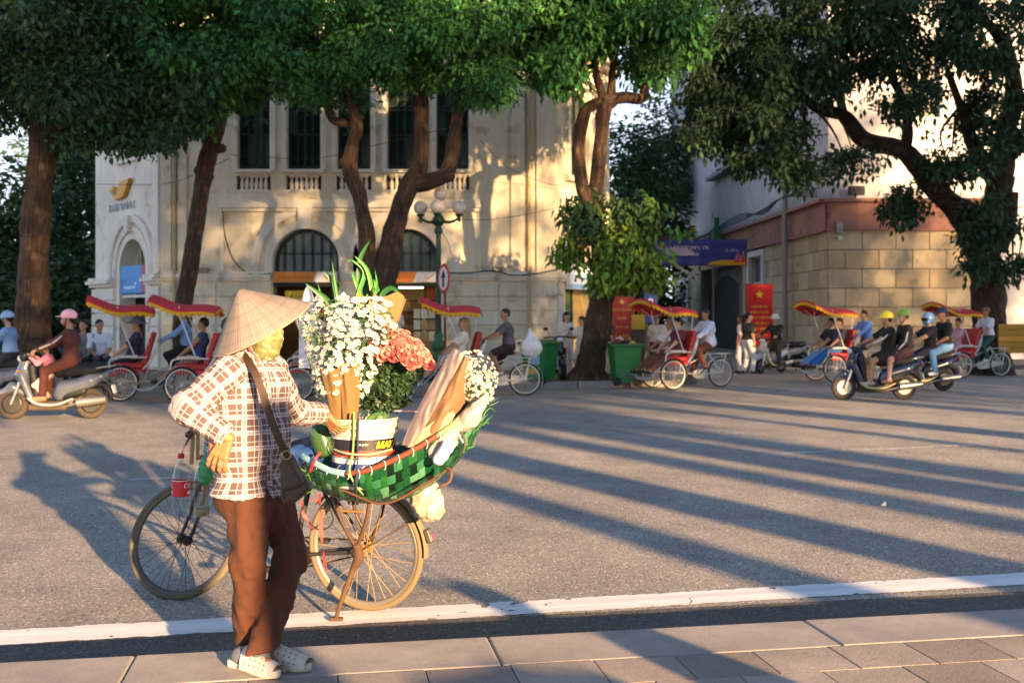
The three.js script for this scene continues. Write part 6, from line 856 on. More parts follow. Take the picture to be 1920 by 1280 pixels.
scoot(black, { label: 'black-clad scooter rider in a pale blue full helmet', top: C('#232227'), bottom: C('#2b2b33'), fullHelmet: M('#5d86b0', 0.25), sleeve: 'short' });
scoot(black, { label: 'pillion rider in a black tee, blue jeans and a navy cap', top: C('#1c1b1d'), bottom: C('#6f9bc0'), cap: C('#2b3a5c'), pelvis: [-0.64, 1.0, 0], sleeve: 'short', handL: [-0.35, 1.06, -0.15], handR: [-0.3, 1.06, 0.15], footL: [-0.3, 0.44, -0.2], footR: [-0.3, 0.44, 0.2], shoes: M('#d8d4cc', 0.7), h: 1.74, fat: 1.1 });
scoot(pale, { label: 'man in a dark jacket and white helmet on the parked pale scooter', top: C('#26262a'), bottom: C('#4a4238'), helmet: M('#d6d3cc', 0.4), footL: [0.0, 0.1, -0.3], footR: [0.0, 0.1, 0.3] });
scoot(leftEdge, { label: 'scooter rider in a light blue shirt at the left edge', top: C('#7d9dc8'), bottom: C('#2c2c34'), helmet: M('#8fb4cc', 0.4) });
// ---------------------------------------------------------------- pedestrians across the road
const stand = (label, x, y, Z, ry, o) => { const q = P(x, y, Z); return setAt(person({ label, pelvis: [0, 0.9 * (o.h ?? 1.62) / 1.7, 0], footL: [-0.05, 0.08, -0.1], footR: [0.08, 0.08, 0.1], group: 'people on the far pavements', sleeve: 'short', ...o }), q.x, q.y, q.z, ry); };
const white = C('#e2d3c4');
stand('woman in a long white tunic with a braid by the green door', 1062, 703, 28.2, -1.2, { top: white, bottom: C('#d8c9bb'), fem: 1, hair: 'long', sleeve: 'long', handL: [0.2, 1.1, -0.05], handR: [0.2, 1.1, 0.05] });
stand('woman in white with a dark red bag beside the tree trunk', 1091, 705, 27.6, -2.4, { top: white, bottom: C('#ddd0c2'), fem: 1, hair: 'bun', h: 1.52, handR: [0.28, 1.05, 0.1] });
stand('woman with reddish hair in a dark top and white trousers behind the rubbish bin', 1141, 706, 27.4, 0.4, { top: C('#5d4436'), bottom: C('#e0d2c6'), fem: 1, hair: 'long', hairMat: M('#6d2f1c', 0.6), h: 1.6 });
stand('long-haired woman in a white skirt by the star banner', 1391, 700, 29.2, 2.6, { top: C('#cfc6bd'), bottom: C('#cfc8cc'), fem: 1, hair: 'long', hairMat: brownHair, h: 1.58 });
stand('woman in white trousers with a beige backpack by the star banner', 1403, 700, 28.9, 0.5, { top: C('#3a3430'), bottom: C('#ece6dc'), fem: 1, hair: 'bun', h: 1.62, handL: [0.2, 1.15, -0.1] });
const perch = { pelvis: [0, 0.52, 0], lean: 0.12, footL: [0.42, 0.08, -0.12], footR: [0.4, 0.08, 0.12], handL: [0.3, 0.58, -0.12], handR: [0.3, 0.58, 0.12] };
stand('man in an open grey jacket over black sitting on the low stone bench', 157, 716, 23.2, -1.4, { top: C('#6a6c70'), bottom: C('#1f1f22'), sleeve: 'long', h: 1.7, ...perch });
stand('man in dark clothes sitting on the bench behind the pink helmet', 134, 715, 23.3, -1.2, { top: C('#2b2c33'), bottom: C('#242428'), sleeve: 'long', h: 1.7, ...perch });
stand('person in a white shirt sitting at the bench end behind the first cyclo', 184, 715, 23.3, -1.0, { top: C('#cfd4d8'), bottom: C('#3b3b42'), h: 1.7, ...perch });
{ const g = thing('stone_bench', 'low stone bench on the far pavement at the left', 'bench'), b = P(158, 714, 23.35); setAt(g, b.x, 0.14, b.z, 0.15); part(g, 'seat', rbox(0, 0.37, 0, 1.9, 0.09, 0.42, 0.02), M('#8d867c', 0.9)); for (const s of [-0.75, 0, 0.75]) part(g, 'leg', rbox(s, 0.165, 0, 0.16, 0.33, 0.34, 0.015), M('#7c766d', 0.9)); }
stand('man in a white shirt seen past the rose bouquet by the lit shop', 742, 694, 26.6, 2.7, { top: C('#e5ddd3'), bottom: C('#33313a'), h: 1.66 });
stand('girl in a pale top standing behind the pink-topped cyclo', 1232, 702, 27.4, -1.9, { top: C('#e0cdb8'), bottom: C('#55404a'), fem: 1, hair: 'bun', h: 1.5 });
{ const g = thing('parked_van', 'pale parked van in the shade beyond the left pavement', 'van'), b = P(120, 622, 44); setAt(g, b.x, 0.02, b.z, 0.3); part(g, 'body', blob([cap(V(-1.6, 0.9, -0.5), V(1.2, 0.9, -0.5), 0.42), cap(V(-1.6, 0.9, 0.5), V(1.2, 0.9, 0.5), 0.42), cap(V(-1.5, 1.5, -0.4), V(0.6, 1.5, -0.4), 0.34), cap(V(-1.5, 1.5, 0.4), V(0.6, 1.5, 0.4), 0.34), cap(V(1.2, 0.8, -0.4), V(1.8, 0.75, -0.4), 0.36), cap(V(1.2, 0.8, 0.4), V(1.8, 0.75, 0.4), 0.36)], 0.06, 0.15), M('#b9bcc4', 0.35)); part(g, 'windows', mg([box(-0.9, 1.5, 0.72, 0.9, 0.4, 0.06), box(0.15, 1.5, 0.72, 0.8, 0.4, 0.06)]), darkGlass); for (const [x, z] of [[-1.2, 0.75], [1.2, 0.75], [-1.2, -0.75], [1.2, -0.75]]) part(g, 'wheel', mg([new THREE.TorusGeometry(0.22, 0.1, 10, 24).translate(x, 0.32, z), new THREE.CylinderGeometry(0.2, 0.2, 0.1, 20).rotateX(Math.PI / 2).translate(x, 0.32, z)]), blackRubber); }
{ const g = thing('vendor_crate', 'yellow wooden crate on wheels at the right edge behind the last cyclo', 'crate'), b = P(1896, 690, 30.8); setAt(g, b.x, 0, b.z, 0.1); for (let i = 0; i < 5; i++) part(g, 'plank', rbox(0, 0.72 + i * 0.17, 0.3, 1.1, 0.155, 0.03, 0.006), M(pick(['#b98a26', '#a87b20', '#c4952f']), 0.7)); part(g, 'box', box(0, 1.05, -0.05, 1.06, 0.8, 0.6), M('#8d6a22', 0.8)); for (const s of [-1, 1]) part(g, 'leg', rod([s * 0.45, 0, 0.1], [s * 0.45, 0.68, 0.1], 0.03), darkMetal); }
// ---------------------------------------------------------------- foreground: bicycle and its load
function placed(name, label, category, base, group) { const g = thing(name, label, category, group); g.position.copy(base); return { g, put: (n, geo, mat, parent = g, lb) => part(parent, n, geo.translate(-base.x, -base.y, -base.z), mat, lb) }; }
const rust = M('#4a321f', 0.85), rustPale = M('#7a5528', 0.8), rustDark = M('#2c211a', 0.8), steelOld = M('#6d655a', 0.5, { metalness: 0.6 }), mudTyre = M('#6a5c44', 0.95), oldTyre = M('#2e2a26', 0.9);
const ropeMat = h => M(h, 0.85);
{
  const RA = V(-0.812, 0.352, -5.9), FA = V(-1.93, 0.322, -6.28), r = 0.35, B = placed('bicycle', 'old rusty black bicycle on its kickstand, loaded with the flower basket', 'bicycle', V(-1.3, 0, -6.05));
  const along = FA.clone().sub(RA).setY(0).normalize(), lean = V(0, 1, 0).addScaledVector(V(-along.z, 0, along.x).multiplyScalar(-1), 0.0).normalize(), nRear = V(-along.z, 0, along.x).normalize(); // nRear: across the bike
  if (nRear.z < 0) nRear.negate();
  const upB = V(0, 1, 0).addScaledVector(nRear, 0.06).normalize(); // the bike leans a little towards its stand
  const bigWheel = (c, n, o) => {
    const q = new THREE.Quaternion().setFromUnitVectors(V(0, 0, 1), n.clone().normalize()), m = new THREE.Matrix4().compose(c, q, V(1, 1, 1)), F = (name, geo, mat, p) => B.put(name, geo.applyMatrix4(m), mat, p);
    const w = F(o.name, new THREE.TorusGeometry(r - 0.019, 0.019, 12, 72), o.tyre);
    F('rim', lathe([[r - 0.05, -0.012], [r - 0.034, -0.016], [r - 0.031, -0.012], [r - 0.031, 0.012], [r - 0.034, 0.016], [r - 0.05, 0.012], [r - 0.055, 0], [r - 0.05, -0.012]], 72).rotateX(Math.PI / 2), o.rim, w);
    F('hub', lathe([[0.001, -0.055], [0.01, -0.055], [0.01, -0.045], [0.03, -0.042], [0.03, -0.034], [0.014, -0.03], [0.014, 0.03], [0.03, 0.034], [0.03, 0.042], [0.01, 0.045], [0.01, 0.055], [0.001, 0.055]], 18).rotateX(Math.PI / 2), o.hub, w);
    for (let i = 0; i < 32; i++) { const a = i / 32 * Math.PI * 2, s = i % 2 ? 1 : -1, b = a + (i % 4 < 2 ? 1.0 : -1.0); F('spoke', rod([Math.cos(b) * 0.028, Math.sin(b) * 0.028, s * 0.038], [Math.cos(a) * (r - 0.046), Math.sin(a) * (r - 0.046), s * 0.004], 0.0016, 5), o.spoke, w); }
    return w;
  };
  bigWheel(RA, nRear.clone().addScaledVector(V(0, 1, 0), -0.06), { name: 'rear_wheel', tyre: mudTyre, rim: M('#8c8272', 0.45, { metalness: 0.6 }), hub: rustPale, spoke: M('#a8895a', 0.6, { metalness: 0.4 }) });
  const nF = V(-0.2, 0.36, 0.9).normalize();
  bigWheel(FA, nF, { name: 'front_wheel', tyre: M('#5f5644', 0.95), rim: M('#57524a', 0.5, { metalness: 0.5 }), hub: rustDark, spoke: M('#3c3834', 0.6, { metalness: 0.4 }) });
  // local frame of the bike: f forward from the rear axle, h up the lean, s across towards the viewer
  const L = (f, h, s = 0) => RA.clone().setY(0).addScaledVector(along, f).addScaledVector(upB, h).addScaledVector(nRear, s), paint = M('#2b2824', 0.55);
  const BB = L(0.44, 0.29), ST = L(0.3, 0.78), HT = L(0.98, 0.86), HB = L(1.0, 0.72), crown = L(1.03, 0.64);
  B.put('frame', mg([rod(BB, ST, 0.016, 10), rod(BB, HB, 0.018, 10), rod(L(0.33, 0.66), HT.clone().lerp(HB, 0.3), 0.015, 10), rod(HT, HB, 0.02, 12), rod(L(0.0, 0.352, 0.065), BB.clone().addScaledVector(nRear, 0.03), 0.011), rod(L(0.0, 0.352, -0.065), BB.clone().addScaledVector(nRear, -0.03), 0.011), rod(L(0.0, 0.352, 0.065), ST.clone().addScaledVector(nRear, 0.02), 0.009), rod(L(0.0, 0.352, -0.065), ST.clone().addScaledVector(nRear, -0.02), 0.009)]), paint);
  const fs = nF.clone();
  for (const s of [-1, 1]) B.put('fork_blade', limb([FA.clone().addScaledVector(fs, s * 0.055), FA.clone().lerp(crown, 0.45).addScaledVector(fs, s * 0.052).add(V(0.01, 0, 0.01)), crown.clone().addScaledVector(fs, s * 0.045), HB], [0.009, 0.011, 0.013, 0.015], 8, 5), paint);
  const stem = L(0.97, 1.02), hl = P(352, 815, 5.75), hr = stem.clone().add(V(0.33, 0.02, -0.32));
  B.put('stem', rod(HT, stem, 0.012, 10), chrome);
  B.put('handlebar', limb([hl, hl.clone().lerp(stem, 0.4).add(V(0, 0.03, 0)), stem, stem.clone().lerp(hr, 0.6).add(V(0, 0.03, 0)), hr], 0.012, 8, 6), steelOld);
  for (const [a, b] of [[hl, hl.clone().lerp(stem, 0.3)], [hr, hr.clone().lerp(stem, 0.3)]]) { B.put('grip', rod(a, b, 0.017, 10), blackRubber); B.put('brake_lever', limb([b, a.clone().lerp(b, 0.4).add(V(0, -0.03, 0.04)), a.clone().add(V(0, -0.05, 0.04))], 0.006, 6, 4), steelOld); }
  B.put('seat_post', rod(ST, L(0.27, 0.9), 0.012, 10), chrome);
  B.put('saddle', blob([egg(L(0.22, 0.93), 0.11, 0.04, 0.09, 0.03), cap(L(0.26, 0.93), L(0.42, 0.92), 0.045, 0.022)], 0.014, 0.04), M('#241d18', 0.6));
  B.put('chainring', mg([new THREE.TorusGeometry(0.09, 0.006, 6, 36), ...Array.from({ length: 5 }, (_, i) => box(0.045, 0, 0, 0.09, 0.014, 0.004).rotateZ(i * 1.2566))]).applyMatrix4(new THREE.Matrix4().compose(BB.clone().addScaledVector(nRear, -0.05), new THREE.Quaternion().setFromUnitVectors(V(0, 0, 1), nRear), V(1, 1, 1))), rust);
  B.put('chain', mg([rod(BB.clone().add(V(0, 0.09, 0)).addScaledVector(nRear, -0.05), RA.clone().add(V(0, 0.035, 0)).addScaledVector(nRear, -0.05), 0.005, 5), rod(BB.clone().add(V(0, -0.09, 0)).addScaledVector(nRear, -0.05), RA.clone().add(V(0, -0.035, 0)).addScaledVector(nRear, -0.05), 0.005, 5)]), rustDark);
  for (const s of [-1, 1]) { const e = BB.clone().addScaledVector(nRear, s * 0.09).addScaledVector(along, s * 0.12).add(V(0, -0.12 * s * 0.5, 0)); B.put('crank', rod(BB.clone().addScaledVector(nRear, s * 0.07), e, 0.009), steelOld); B.put('pedal', rbox(e.x, e.y, e.z + s * 0.05, 0.09, 0.022, 0.08, 0.008), blackRubber); }
  // mudguard, rack, carrier struts, stand
  const qr = new THREE.Quaternion().setFromUnitVectors(V(0, 0, 1), nRear.clone().addScaledVector(V(0, 1, 0), -0.06).normalize()), mR = new THREE.Matrix4().compose(RA, qr, V(1, 1, 1));
  B.put('mudguard', arcBand(r + 0.03, -0.05, 2.5, 0.062, 40).applyMatrix4(mR), M('#6f6148', 0.6));
  B.put('mudguard_stay', mg([rod(V(0, 0, 0.06).applyMatrix4(mR), V(0.33, 0.2, 0.03).applyMatrix4(mR), 0.004, 5), rod(V(0, 0, -0.06).applyMatrix4(mR), V(0.33, 0.2, -0.03).applyMatrix4(mR), 0.004, 5)]), rust);
  const refl = B.put('reflector', rbox(0, 0, 0, 0.03, 0.075, 0.05, 0.008).rotateZ(0.35).translate(0.385, 0.1, 0).applyMatrix4(mR), M('#4a453e', 0.4)); B.put('reflector_lens', rbox(0, 0, 0, 0.01, 0.04, 0.035, 0.004).rotateZ(0.35).translate(0.402, 0.095, 0).applyMatrix4(mR), M('#7a1a14', 0.2), refl);
  const rk = (f, s) => L(f, 0.75, s);
  B.put('rear_rack', mg([rod(rk(0.24, 0.09), rk(-0.3, 0.09), 0.008), rod(rk(0.24, -0.09), rk(-0.3, -0.09), 0.008), ...[-0.28, -0.1, 0.06, 0.2].map(f => rod(rk(f, 0.09), rk(f, -0.09), 0.007))]), rustDark);
  for (const [f, s] of [[0.13, 1], [-0.1, 1], [0.13, -1], [-0.1, -1]]) B.put('rack_strut', limb([L(0.0, 0.37, s * 0.085), L(f * 0.75, 0.56, s * 0.095), rk(f, s * 0.1)], [0.012, 0.01, 0.009], 7, 5), rust);
  B.put('strut_bridge', mg([rod(L(0.075, 0.58, 0.1), L(-0.055, 0.58, 0.1), 0.008), rod(L(0.03, 0.62, 0.1), L(0.03, 0.75, 0.1), 0.007), rod(L(-0.02, 0.62, 0.1), L(-0.02, 0.75, 0.1), 0.007)]), rustPale);
  const foot = P(630, 1163, 5.72); foot.y = 0.012;
  B.put('kickstand', mg([limb([L(0.0, 0.4, 0.085), L(-0.015, 0.33, 0.09), L(0.02, 0.25, 0.1), foot.clone().add(V(0.012, 0.05, 0)), foot], [0.022, 0.03, 0.018, 0.011, 0.012], 9, 5), rbox(foot.x, 0.012, foot.z, 0.075, 0.02, 0.035, 0.008)]), rust);
  B.put('axle_nut', mg([new THREE.CylinderGeometry(0.03, 0.03, 0.02, 14).rotateX(Math.PI / 2), new THREE.CylinderGeometry(0.014, 0.014, 0.04, 6).rotateX(Math.PI / 2)]).applyMatrix4(new THREE.Matrix4().compose(L(0, 0.352, 0.09), qr, V(1, 1, 1))), rustDark);
  B.put('cable', limb([L(0.2, 0.68, 0.08), L(0.12, 0.52, 0.12), L(0.2, 0.47, 0.12), L(0.3, 0.52, 0.1)], 0.004, 5, 6), blackRubber);
  // weathered sheet lying on the rack, under the basket
  single('rack_sheet', sheet(1, 1, 24, 8, (u, v) => { const q = rk(0.28 - u * 0.62, (v - 0.5) * 0.42); return [q.x + 0.02, q.y + 0.03 + 0.05 * smooth(0.6, 1, u) + 0.012 * N3(u * 6, v * 4, 2), q.z]; }), M('#a39884', 0.7), 'weathered pale sheet lying on the bicycle rack under the basket', 'sheet');
}
// ---------------------------------------------------------------- woven basket, strip by strip
const basketAt = P(745, 880, 5.6);
{
  const K = placed('woven_basket', 'big green woven plastic basket, sagging and tilted up at its right end', 'basket', basketAt);
  const xs = [572, 600, 650, 700, 760, 820, 870, 902, 916], yb = [900, 914, 930, 937, 928, 897, 850, 798, 756], hh = [50, 58, 60, 70, 84, 88, 78, 64, 46];
  const interp = (arr, t) => { const f = clamp(t, 0, 0.9999) * (xs.length - 1), k = Math.floor(f), a = f - k, p0 = arr[Math.max(0, k - 1)], p1 = arr[k], p2 = arr[k + 1], p3 = arr[Math.min(xs.length - 1, k + 2)]; return 0.5 * (2 * p1 + (p2 - p0) * a + (2 * p0 - 5 * p1 + 4 * p2 - p3) * a * a + (3 * p1 - p0 - 3 * p2 + p3) * a * a * a); };
  const S = (s, v, out = 0) => { // point on the basket; v -1 far rim .. 1 near rim
    const x = interp(xs, s), w = 0.37 * Math.pow(Math.sin(Math.PI * clamp(s * 0.94 + 0.03)), 0.55), h = interp(hh, s) * 5.6 / FOC, a = Math.abs(v), wob = 0.012 * N3(s * 5, v * 3, 1);
    const b = P(x, interp(yb, s), 5.6); return V(b.x, b.y - out * (1 - a) + h * Math.pow(a, 2.4) + wob, b.z + Math.sign(v) * w * Math.pow(a, 0.75) + Math.sign(v) * out * a); };
  const nS = 37, nV = 8, greens = ['#0f3f24', '#184e30', '#2e6647', '#0c301b', '#4d7f60', '#144428', '#1e5628', '#0a1c12'].map(c => M(c, 0.35)); reseed(71);
  K.put('shell', sheet(1, 1, 40, 20, (u, v) => { const q = S(u, v * 2 - 1, -0.006); return [q.x, q.y, q.z]; }), M('#123422', 0.6));
  for (let i = 0; i < nS; i++) for (let j = 0; j < nV; j++) {
    const flat = (i + j) % 2, es = flat ? 0.3 : -0.08, ev = flat ? -0.08 : 0.3, s0 = (i - es) / nS, s1 = (i + 1 + es) / nS, v0 = 0.02 + 0.98 * (j - ev) / nV, v1 = 0.02 + 0.98 * (j + 1 + ev) / nV;
    K.put('strip', sheet(1, 1, 3, 3, (a, b) => { const bow = Math.sin((flat ? a : b) * Math.PI) * 0.007 + 0.001, q = S(clamp(lerp(s0, s1, a), 0, 1), clamp(lerp(v0, v1, b), -1, 1), bow); return [q.x, q.y, q.z]; }), pick(greens));
  }
  reseed(73); const back = []; for (let i = 0; i < nS; i++) for (let j = 0; j < nV; j++) { const flat = (i + j) % 2, es = flat ? 0.3 : -0.08, ev = flat ? -0.08 : 0.3; back.push(sheet(1, 1, 2, 2, (a, b) => { const q = S(clamp(lerp(i - es, i + 1 + es, a) / nS, 0, 1), -clamp(0.02 + 0.98 * lerp(j - ev, j + 1 + ev, b) / nV, 0, 1), Math.sin((flat ? a : b) * Math.PI) * 0.007 + 0.001); return [q.x, q.y, q.z]; })); }
  K.put('far_side_weave', mg(back), greens[1]).userData.kind = 'stuff';
  const rim = v => Array.from({ length: 15 }, (_, i) => S(0.01 + i / 14 * 0.98, v, 0.006).add(V(0, 0.006, 0)));
  K.put('rim', limb(rim(1).slice(0, 5), 0.017, 8, 4), M('#6f98a4', 0.6)); K.put('rim', limb(rim(1).slice(4, 10), 0.014, 8, 4), M('#6a3424', 0.7), undefined, 'reddish-brown length of rim'); K.put('rim', limb(rim(1).slice(9), 0.013, 8, 4), M('#6d7a58', 0.7)); K.put('rim', limb(rim(-1), 0.014, 8, 4), M('#4a6a4c', 0.7));
  for (let i = 0; i < 13; i++) { const q = S(0.05 + i * 0.05, 1, 0.006), c = M('#d9dcd6', 0.5); K.put('lashing', new THREE.TorusGeometry(0.022, 0.0022, 5, 16).rotateY(Math.PI / 2 + 0.5).translate(q.x, q.y, q.z), c); }
  reseed(72); const ends = []; for (let i = 0; i < 16; i++) { const q = S(R(0.0, 0.14), R(0.1, 0.8), 0.004); ends.push(limb([q, q.clone().add(V(R(-0.06, 0.02), R(-0.03, 0.05), R(0.0, 0.05))), q.clone().add(V(R(-0.13, -0.03), R(-0.05, 0.08), R(0.0, 0.07)))], [0.004, 0.0035, 0.001], 4, 3)); } for (let i = 0; i < 16; i++) { const q = S(R(0.75, 1), R(0.3, 1), 0.004); ends.push(limb([q, q.clone().add(V(R(0, 0.04), R(0, 0.04), R(0, 0.03))), q.clone().add(V(R(0.02, 0.08), R(0.0, 0.06), R(0, 0.04)))], [0.003, 0.0025, 0.001], 4, 3)); }
  K.put('frayed_ends', mg(ends), M('#4f8a45', 0.6)).userData.kind = 'stuff';
  single('strap', mg([limb([P(640, 918, 5.24), P(720, 944, 5.2), P(800, 905, 5.2), P(840, 880, 5.2)], 0.006, 6, 6)]), M('#4f2f18', 0.7), 'brown cane edging running below the basket to its right end', 'cane');
  single('strap', mg([limb([P(836, 876, 5.2), P(846, 884, 5.18), P(842, 903, 5.17), P(828, 911, 5.16), P(818, 917, 5.16)], [0.007, 0.009, 0.009, 0.008, 0.004], 6, 6)]), M('#4f331d', 0.7), 'loose curled brown strap hanging off the right of the basket', 'strap');
  // ropes round bucket and basket
  for (const [pts, c, l] of [[[[663, 772, 5.262], [663, 800, 5.262], [661, 850, 5.262], [655, 884, 5.24], [668, 912, 5.26], [690, 936, 5.42]], '#6f9a4f', 'green rope tied over the bucket and down round the basket'], [[[672, 772, 5.262], [671, 810, 5.262], [670, 870, 5.255], [668, 905, 5.22], [668, 940, 5.4]], '#2b2f55', 'dark blue rope tied down over bucket and basket'], [[[625, 842, 5.33], [650, 850, 5.262], [690, 852, 5.262], [735, 842, 5.33]], '#7d9a7a', 'pale green cord circling the bucket'], [[[735, 770, 5.45], [790, 772, 5.4], [830, 778, 5.35], [850, 800, 5.28], [868, 830, 5.25]], '#8d7fa0', 'violet cord slung from the bucket to the basket end'], [[[845, 778, 5.3], [858, 800, 5.27], [872, 826, 5.25], [868, 850, 5.25]], '#4b4038', 'dark cord tied round the white bag']]) single('rope', limb(pts.map(p => P(...p)), 0.0055, 6, 8), ropeMat(c), l, 'rope');
}
// ---------------------------------------------------------------- bucket
{
  const c = P(681, 782, 5.45), b = c.clone().add(V(0, -0.35, 0)), K = placed('paint_bucket', 'white paint bucket with a black and red label, holding the flowers', 'bucket', b), L0 = lathe([[0.001, 0], [0.145, 0], [0.15, 0.01], [0.168, 0.27], [0.176, 0.272], [0.176, 0.288], [0.17, 0.29], [0.171, 0.305], [0.178, 0.307], [0.178, 0.322], [0.172, 0.324], [0.173, 0.338], [0.179, 0.34], [0.179, 0.352], [0.166, 0.352], [0.16, 0.27], [0.142, 0.012], [0.001, 0.012]], 48);
  part(K.g, 'pail', L0, M('#b3aa9c', 0.5));
  const lab = canvasTex(2048, 384, (x, w, h) => { x.fillStyle = '#e6e0d6'; x.fillRect(0, 0, w, h); x.fillStyle = '#1d1a1c'; x.fillRect(0, 10, w, 118); x.fillStyle = '#c63a26'; x.fillRect(0, 128, w, 66); x.fillStyle = '#24356b'; x.fillRect(0, 262, w, 122); x.fillStyle = '#dfe4ee'; for (let i = 0; i < 260; i++) x.fillRect((i * 137) % w, 268 + (i * 53) % 100, 6, 6); x.fillStyle = '#f0e21c'; x.font = 'italic bold 100px sans-serif'; for (const X of [230, 1254]) x.fillText('MAX', X, 106); x.fillStyle = '#d8d2c8'; x.font = 'bold 26px sans-serif'; for (const X of [30, 1054]) x.fillText('hạnh phúc', X, 70); x.font = 'bold 30px sans-serif'; for (const X of [250, 1274]) x.fillText('SƠN NỘI', X, 170); x.fillStyle = '#b7aea2'; for (let i = 0; i < 60; i++) x.fillRect((i * 331) % w, (i * 97) % h, 3 + i % 9, 2 + i % 4); });
  part(K.g, 'label', (() => { const g = new THREE.CylinderGeometry(0.1678, 0.1552, 0.185, 48, 1, true, 0.0).translate(0, 0.165, 0).rotateY(-0.2); return g; })(), new THREE.MeshStandardMaterial({ map: lab, roughness: 0.5, side: THREE.DoubleSide }));
  part(K.g, 'handle', limb([[-0.175, 0.3, 0], [-0.15, 0.2, 0.12], [0, 0.16, 0.186], [0.15, 0.2, 0.12], [0.175, 0.3, 0]], 0.003, 5, 6), steelOld);
}
// ---------------------------------------------------------------- flowers
function daisyGeo(R0, n, sd) { reseed(sd); const gs = []; for (let i = 0; i < n; i++) { const a = i / n * 6.283 + R(-0.1, 0.1), l = R0 * R(0.85, 1.1), w = R0 * 0.2, up = R(-0.05, 0.25) * R0; const c = Math.cos(a), s = Math.sin(a), q = (r, t, y) => [c * r - s * t, y, s * r + c * t]; const p = new Float32Array([...q(R0 * 0.15, 0, 0), ...q(l * 0.7, w, up * 0.7), ...q(l * 0.7, -w, up * 0.7), ...q(l * 0.7, w, up * 0.7), ...q(l, 0, up), ...q(l * 0.7, -w, up * 0.7)]); const g = new THREE.BufferGeometry(); g.setAttribute('position', new THREE.BufferAttribute(p, 3)); g.computeVertexNormals(); gs.push(tint(g, 0.54, 0.53, 0.51)); } gs.push(tint(new THREE.SphereGeometry(R0 * 0.24, 7, 4, 0, 6.283, 0, 1.57).toNonIndexed(), 0.5, 0.3, 0.03)); return mg(gs); }
const petalMat = new THREE.MeshStandardMaterial({ vertexColors: true, roughness: 0.7, side: THREE.DoubleSide });
const daisies = [daisyGeo(0.022, 13, 1), daisyGeo(0.017, 11, 2), daisyGeo(0.012, 9, 3)];
const tinyFlower = daisyGeo(0.0085, 6, 4);
const leafTint = (gs, a) => gs;
function bunch(n, L, W, fn, sd, cols) { // many small leaves in one part
  reseed(sd); const pos = [], col = []; for (let i = 0; i < n; i++) { const b = fn(), d = V(R(-1, 1), R(-0.3, 1), R(-1, 1)).normalize(), s = V(R(-1, 1), R(-1, 1), R(-1, 1)).cross(d).normalize(), l = L * R(0.6, 1.3), w = W * R(0.7, 1.2), t = b.clone().addScaledVector(d, l), m = b.clone().addScaledVector(d, l * 0.5), n1 = s.clone().cross(d), p = m.clone().addScaledVector(s, w).addScaledVector(n1, w * 0.4), q = m.clone().addScaledVector(s, -w).addScaledVector(n1, w * 0.4); const c = pick(cols); for (const v of [b, p, t, b, t, q]) { pos.push(v.x, v.y, v.z); col.push(...c); } }
  const g = new THREE.BufferGeometry(); g.setAttribute('position', new THREE.Float32BufferAttribute(pos, 3)); g.setAttribute('color', new THREE.Float32BufferAttribute(col, 3)); g.computeVertexNormals(); return g;
}
const film = new THREE.MeshPhysicalMaterial({ color: '#ffffff', transmission: 1, roughness: 0.06, thickness: 0, ior: 1.25, side: THREE.DoubleSide });
const milky = new THREE.MeshPhysicalMaterial({ color: '#e9e9f0', transmission: 0.45, roughness: 0.55, thickness: 0, side: THREE.DoubleSide });
const greens3 = [[0.02, 0.06, 0.015], [0.03, 0.09, 0.02], [0.05, 0.12, 0.03], [0.015, 0.045, 0.02]];
function aim(m, at, n, roll, s) { const q = new THREE.Quaternion().setFromUnitVectors(UPV, n.clone().normalize()).multiply(new THREE.Quaternion().setFromAxisAngle(UPV, roll)); m.position.copy(at); m.quaternion.copy(q); m.scale.setScalar(s); return m; }
const wrapCone = (apex, top, r0, r1, a0, a1, tip, wav, nu = 30, nv = 14) => { const ax = top.clone().sub(apex), n = ax.clone().normalize(), e1 = V(0, 0, 1).sub(n.clone().multiplyScalar(n.z)).normalize(), e2 = n.clone().cross(e1); return sheet(1, 1, nu, nv, (u, v) => { const a = lerp(a0, a1, u), hgt = v * (1 + tip * Math.pow(Math.abs(Math.sin(a * 1.5 + 0.6)), 3)), r = lerp(r0, r1, Math.pow(Math.min(v, 1.1), 0.9)) * (1 + wav * Math.sin(a * 9 + v * 4) * v + wav * 0.6 * N3(a * 3, v * 5, 7)); const q = apex.clone().addScaledVector(ax, hgt).addScaledVector(e1, Math.cos(a) * r).addScaledVector(e2, Math.sin(a) * r); return [q.x, q.y, q.z]; }); };
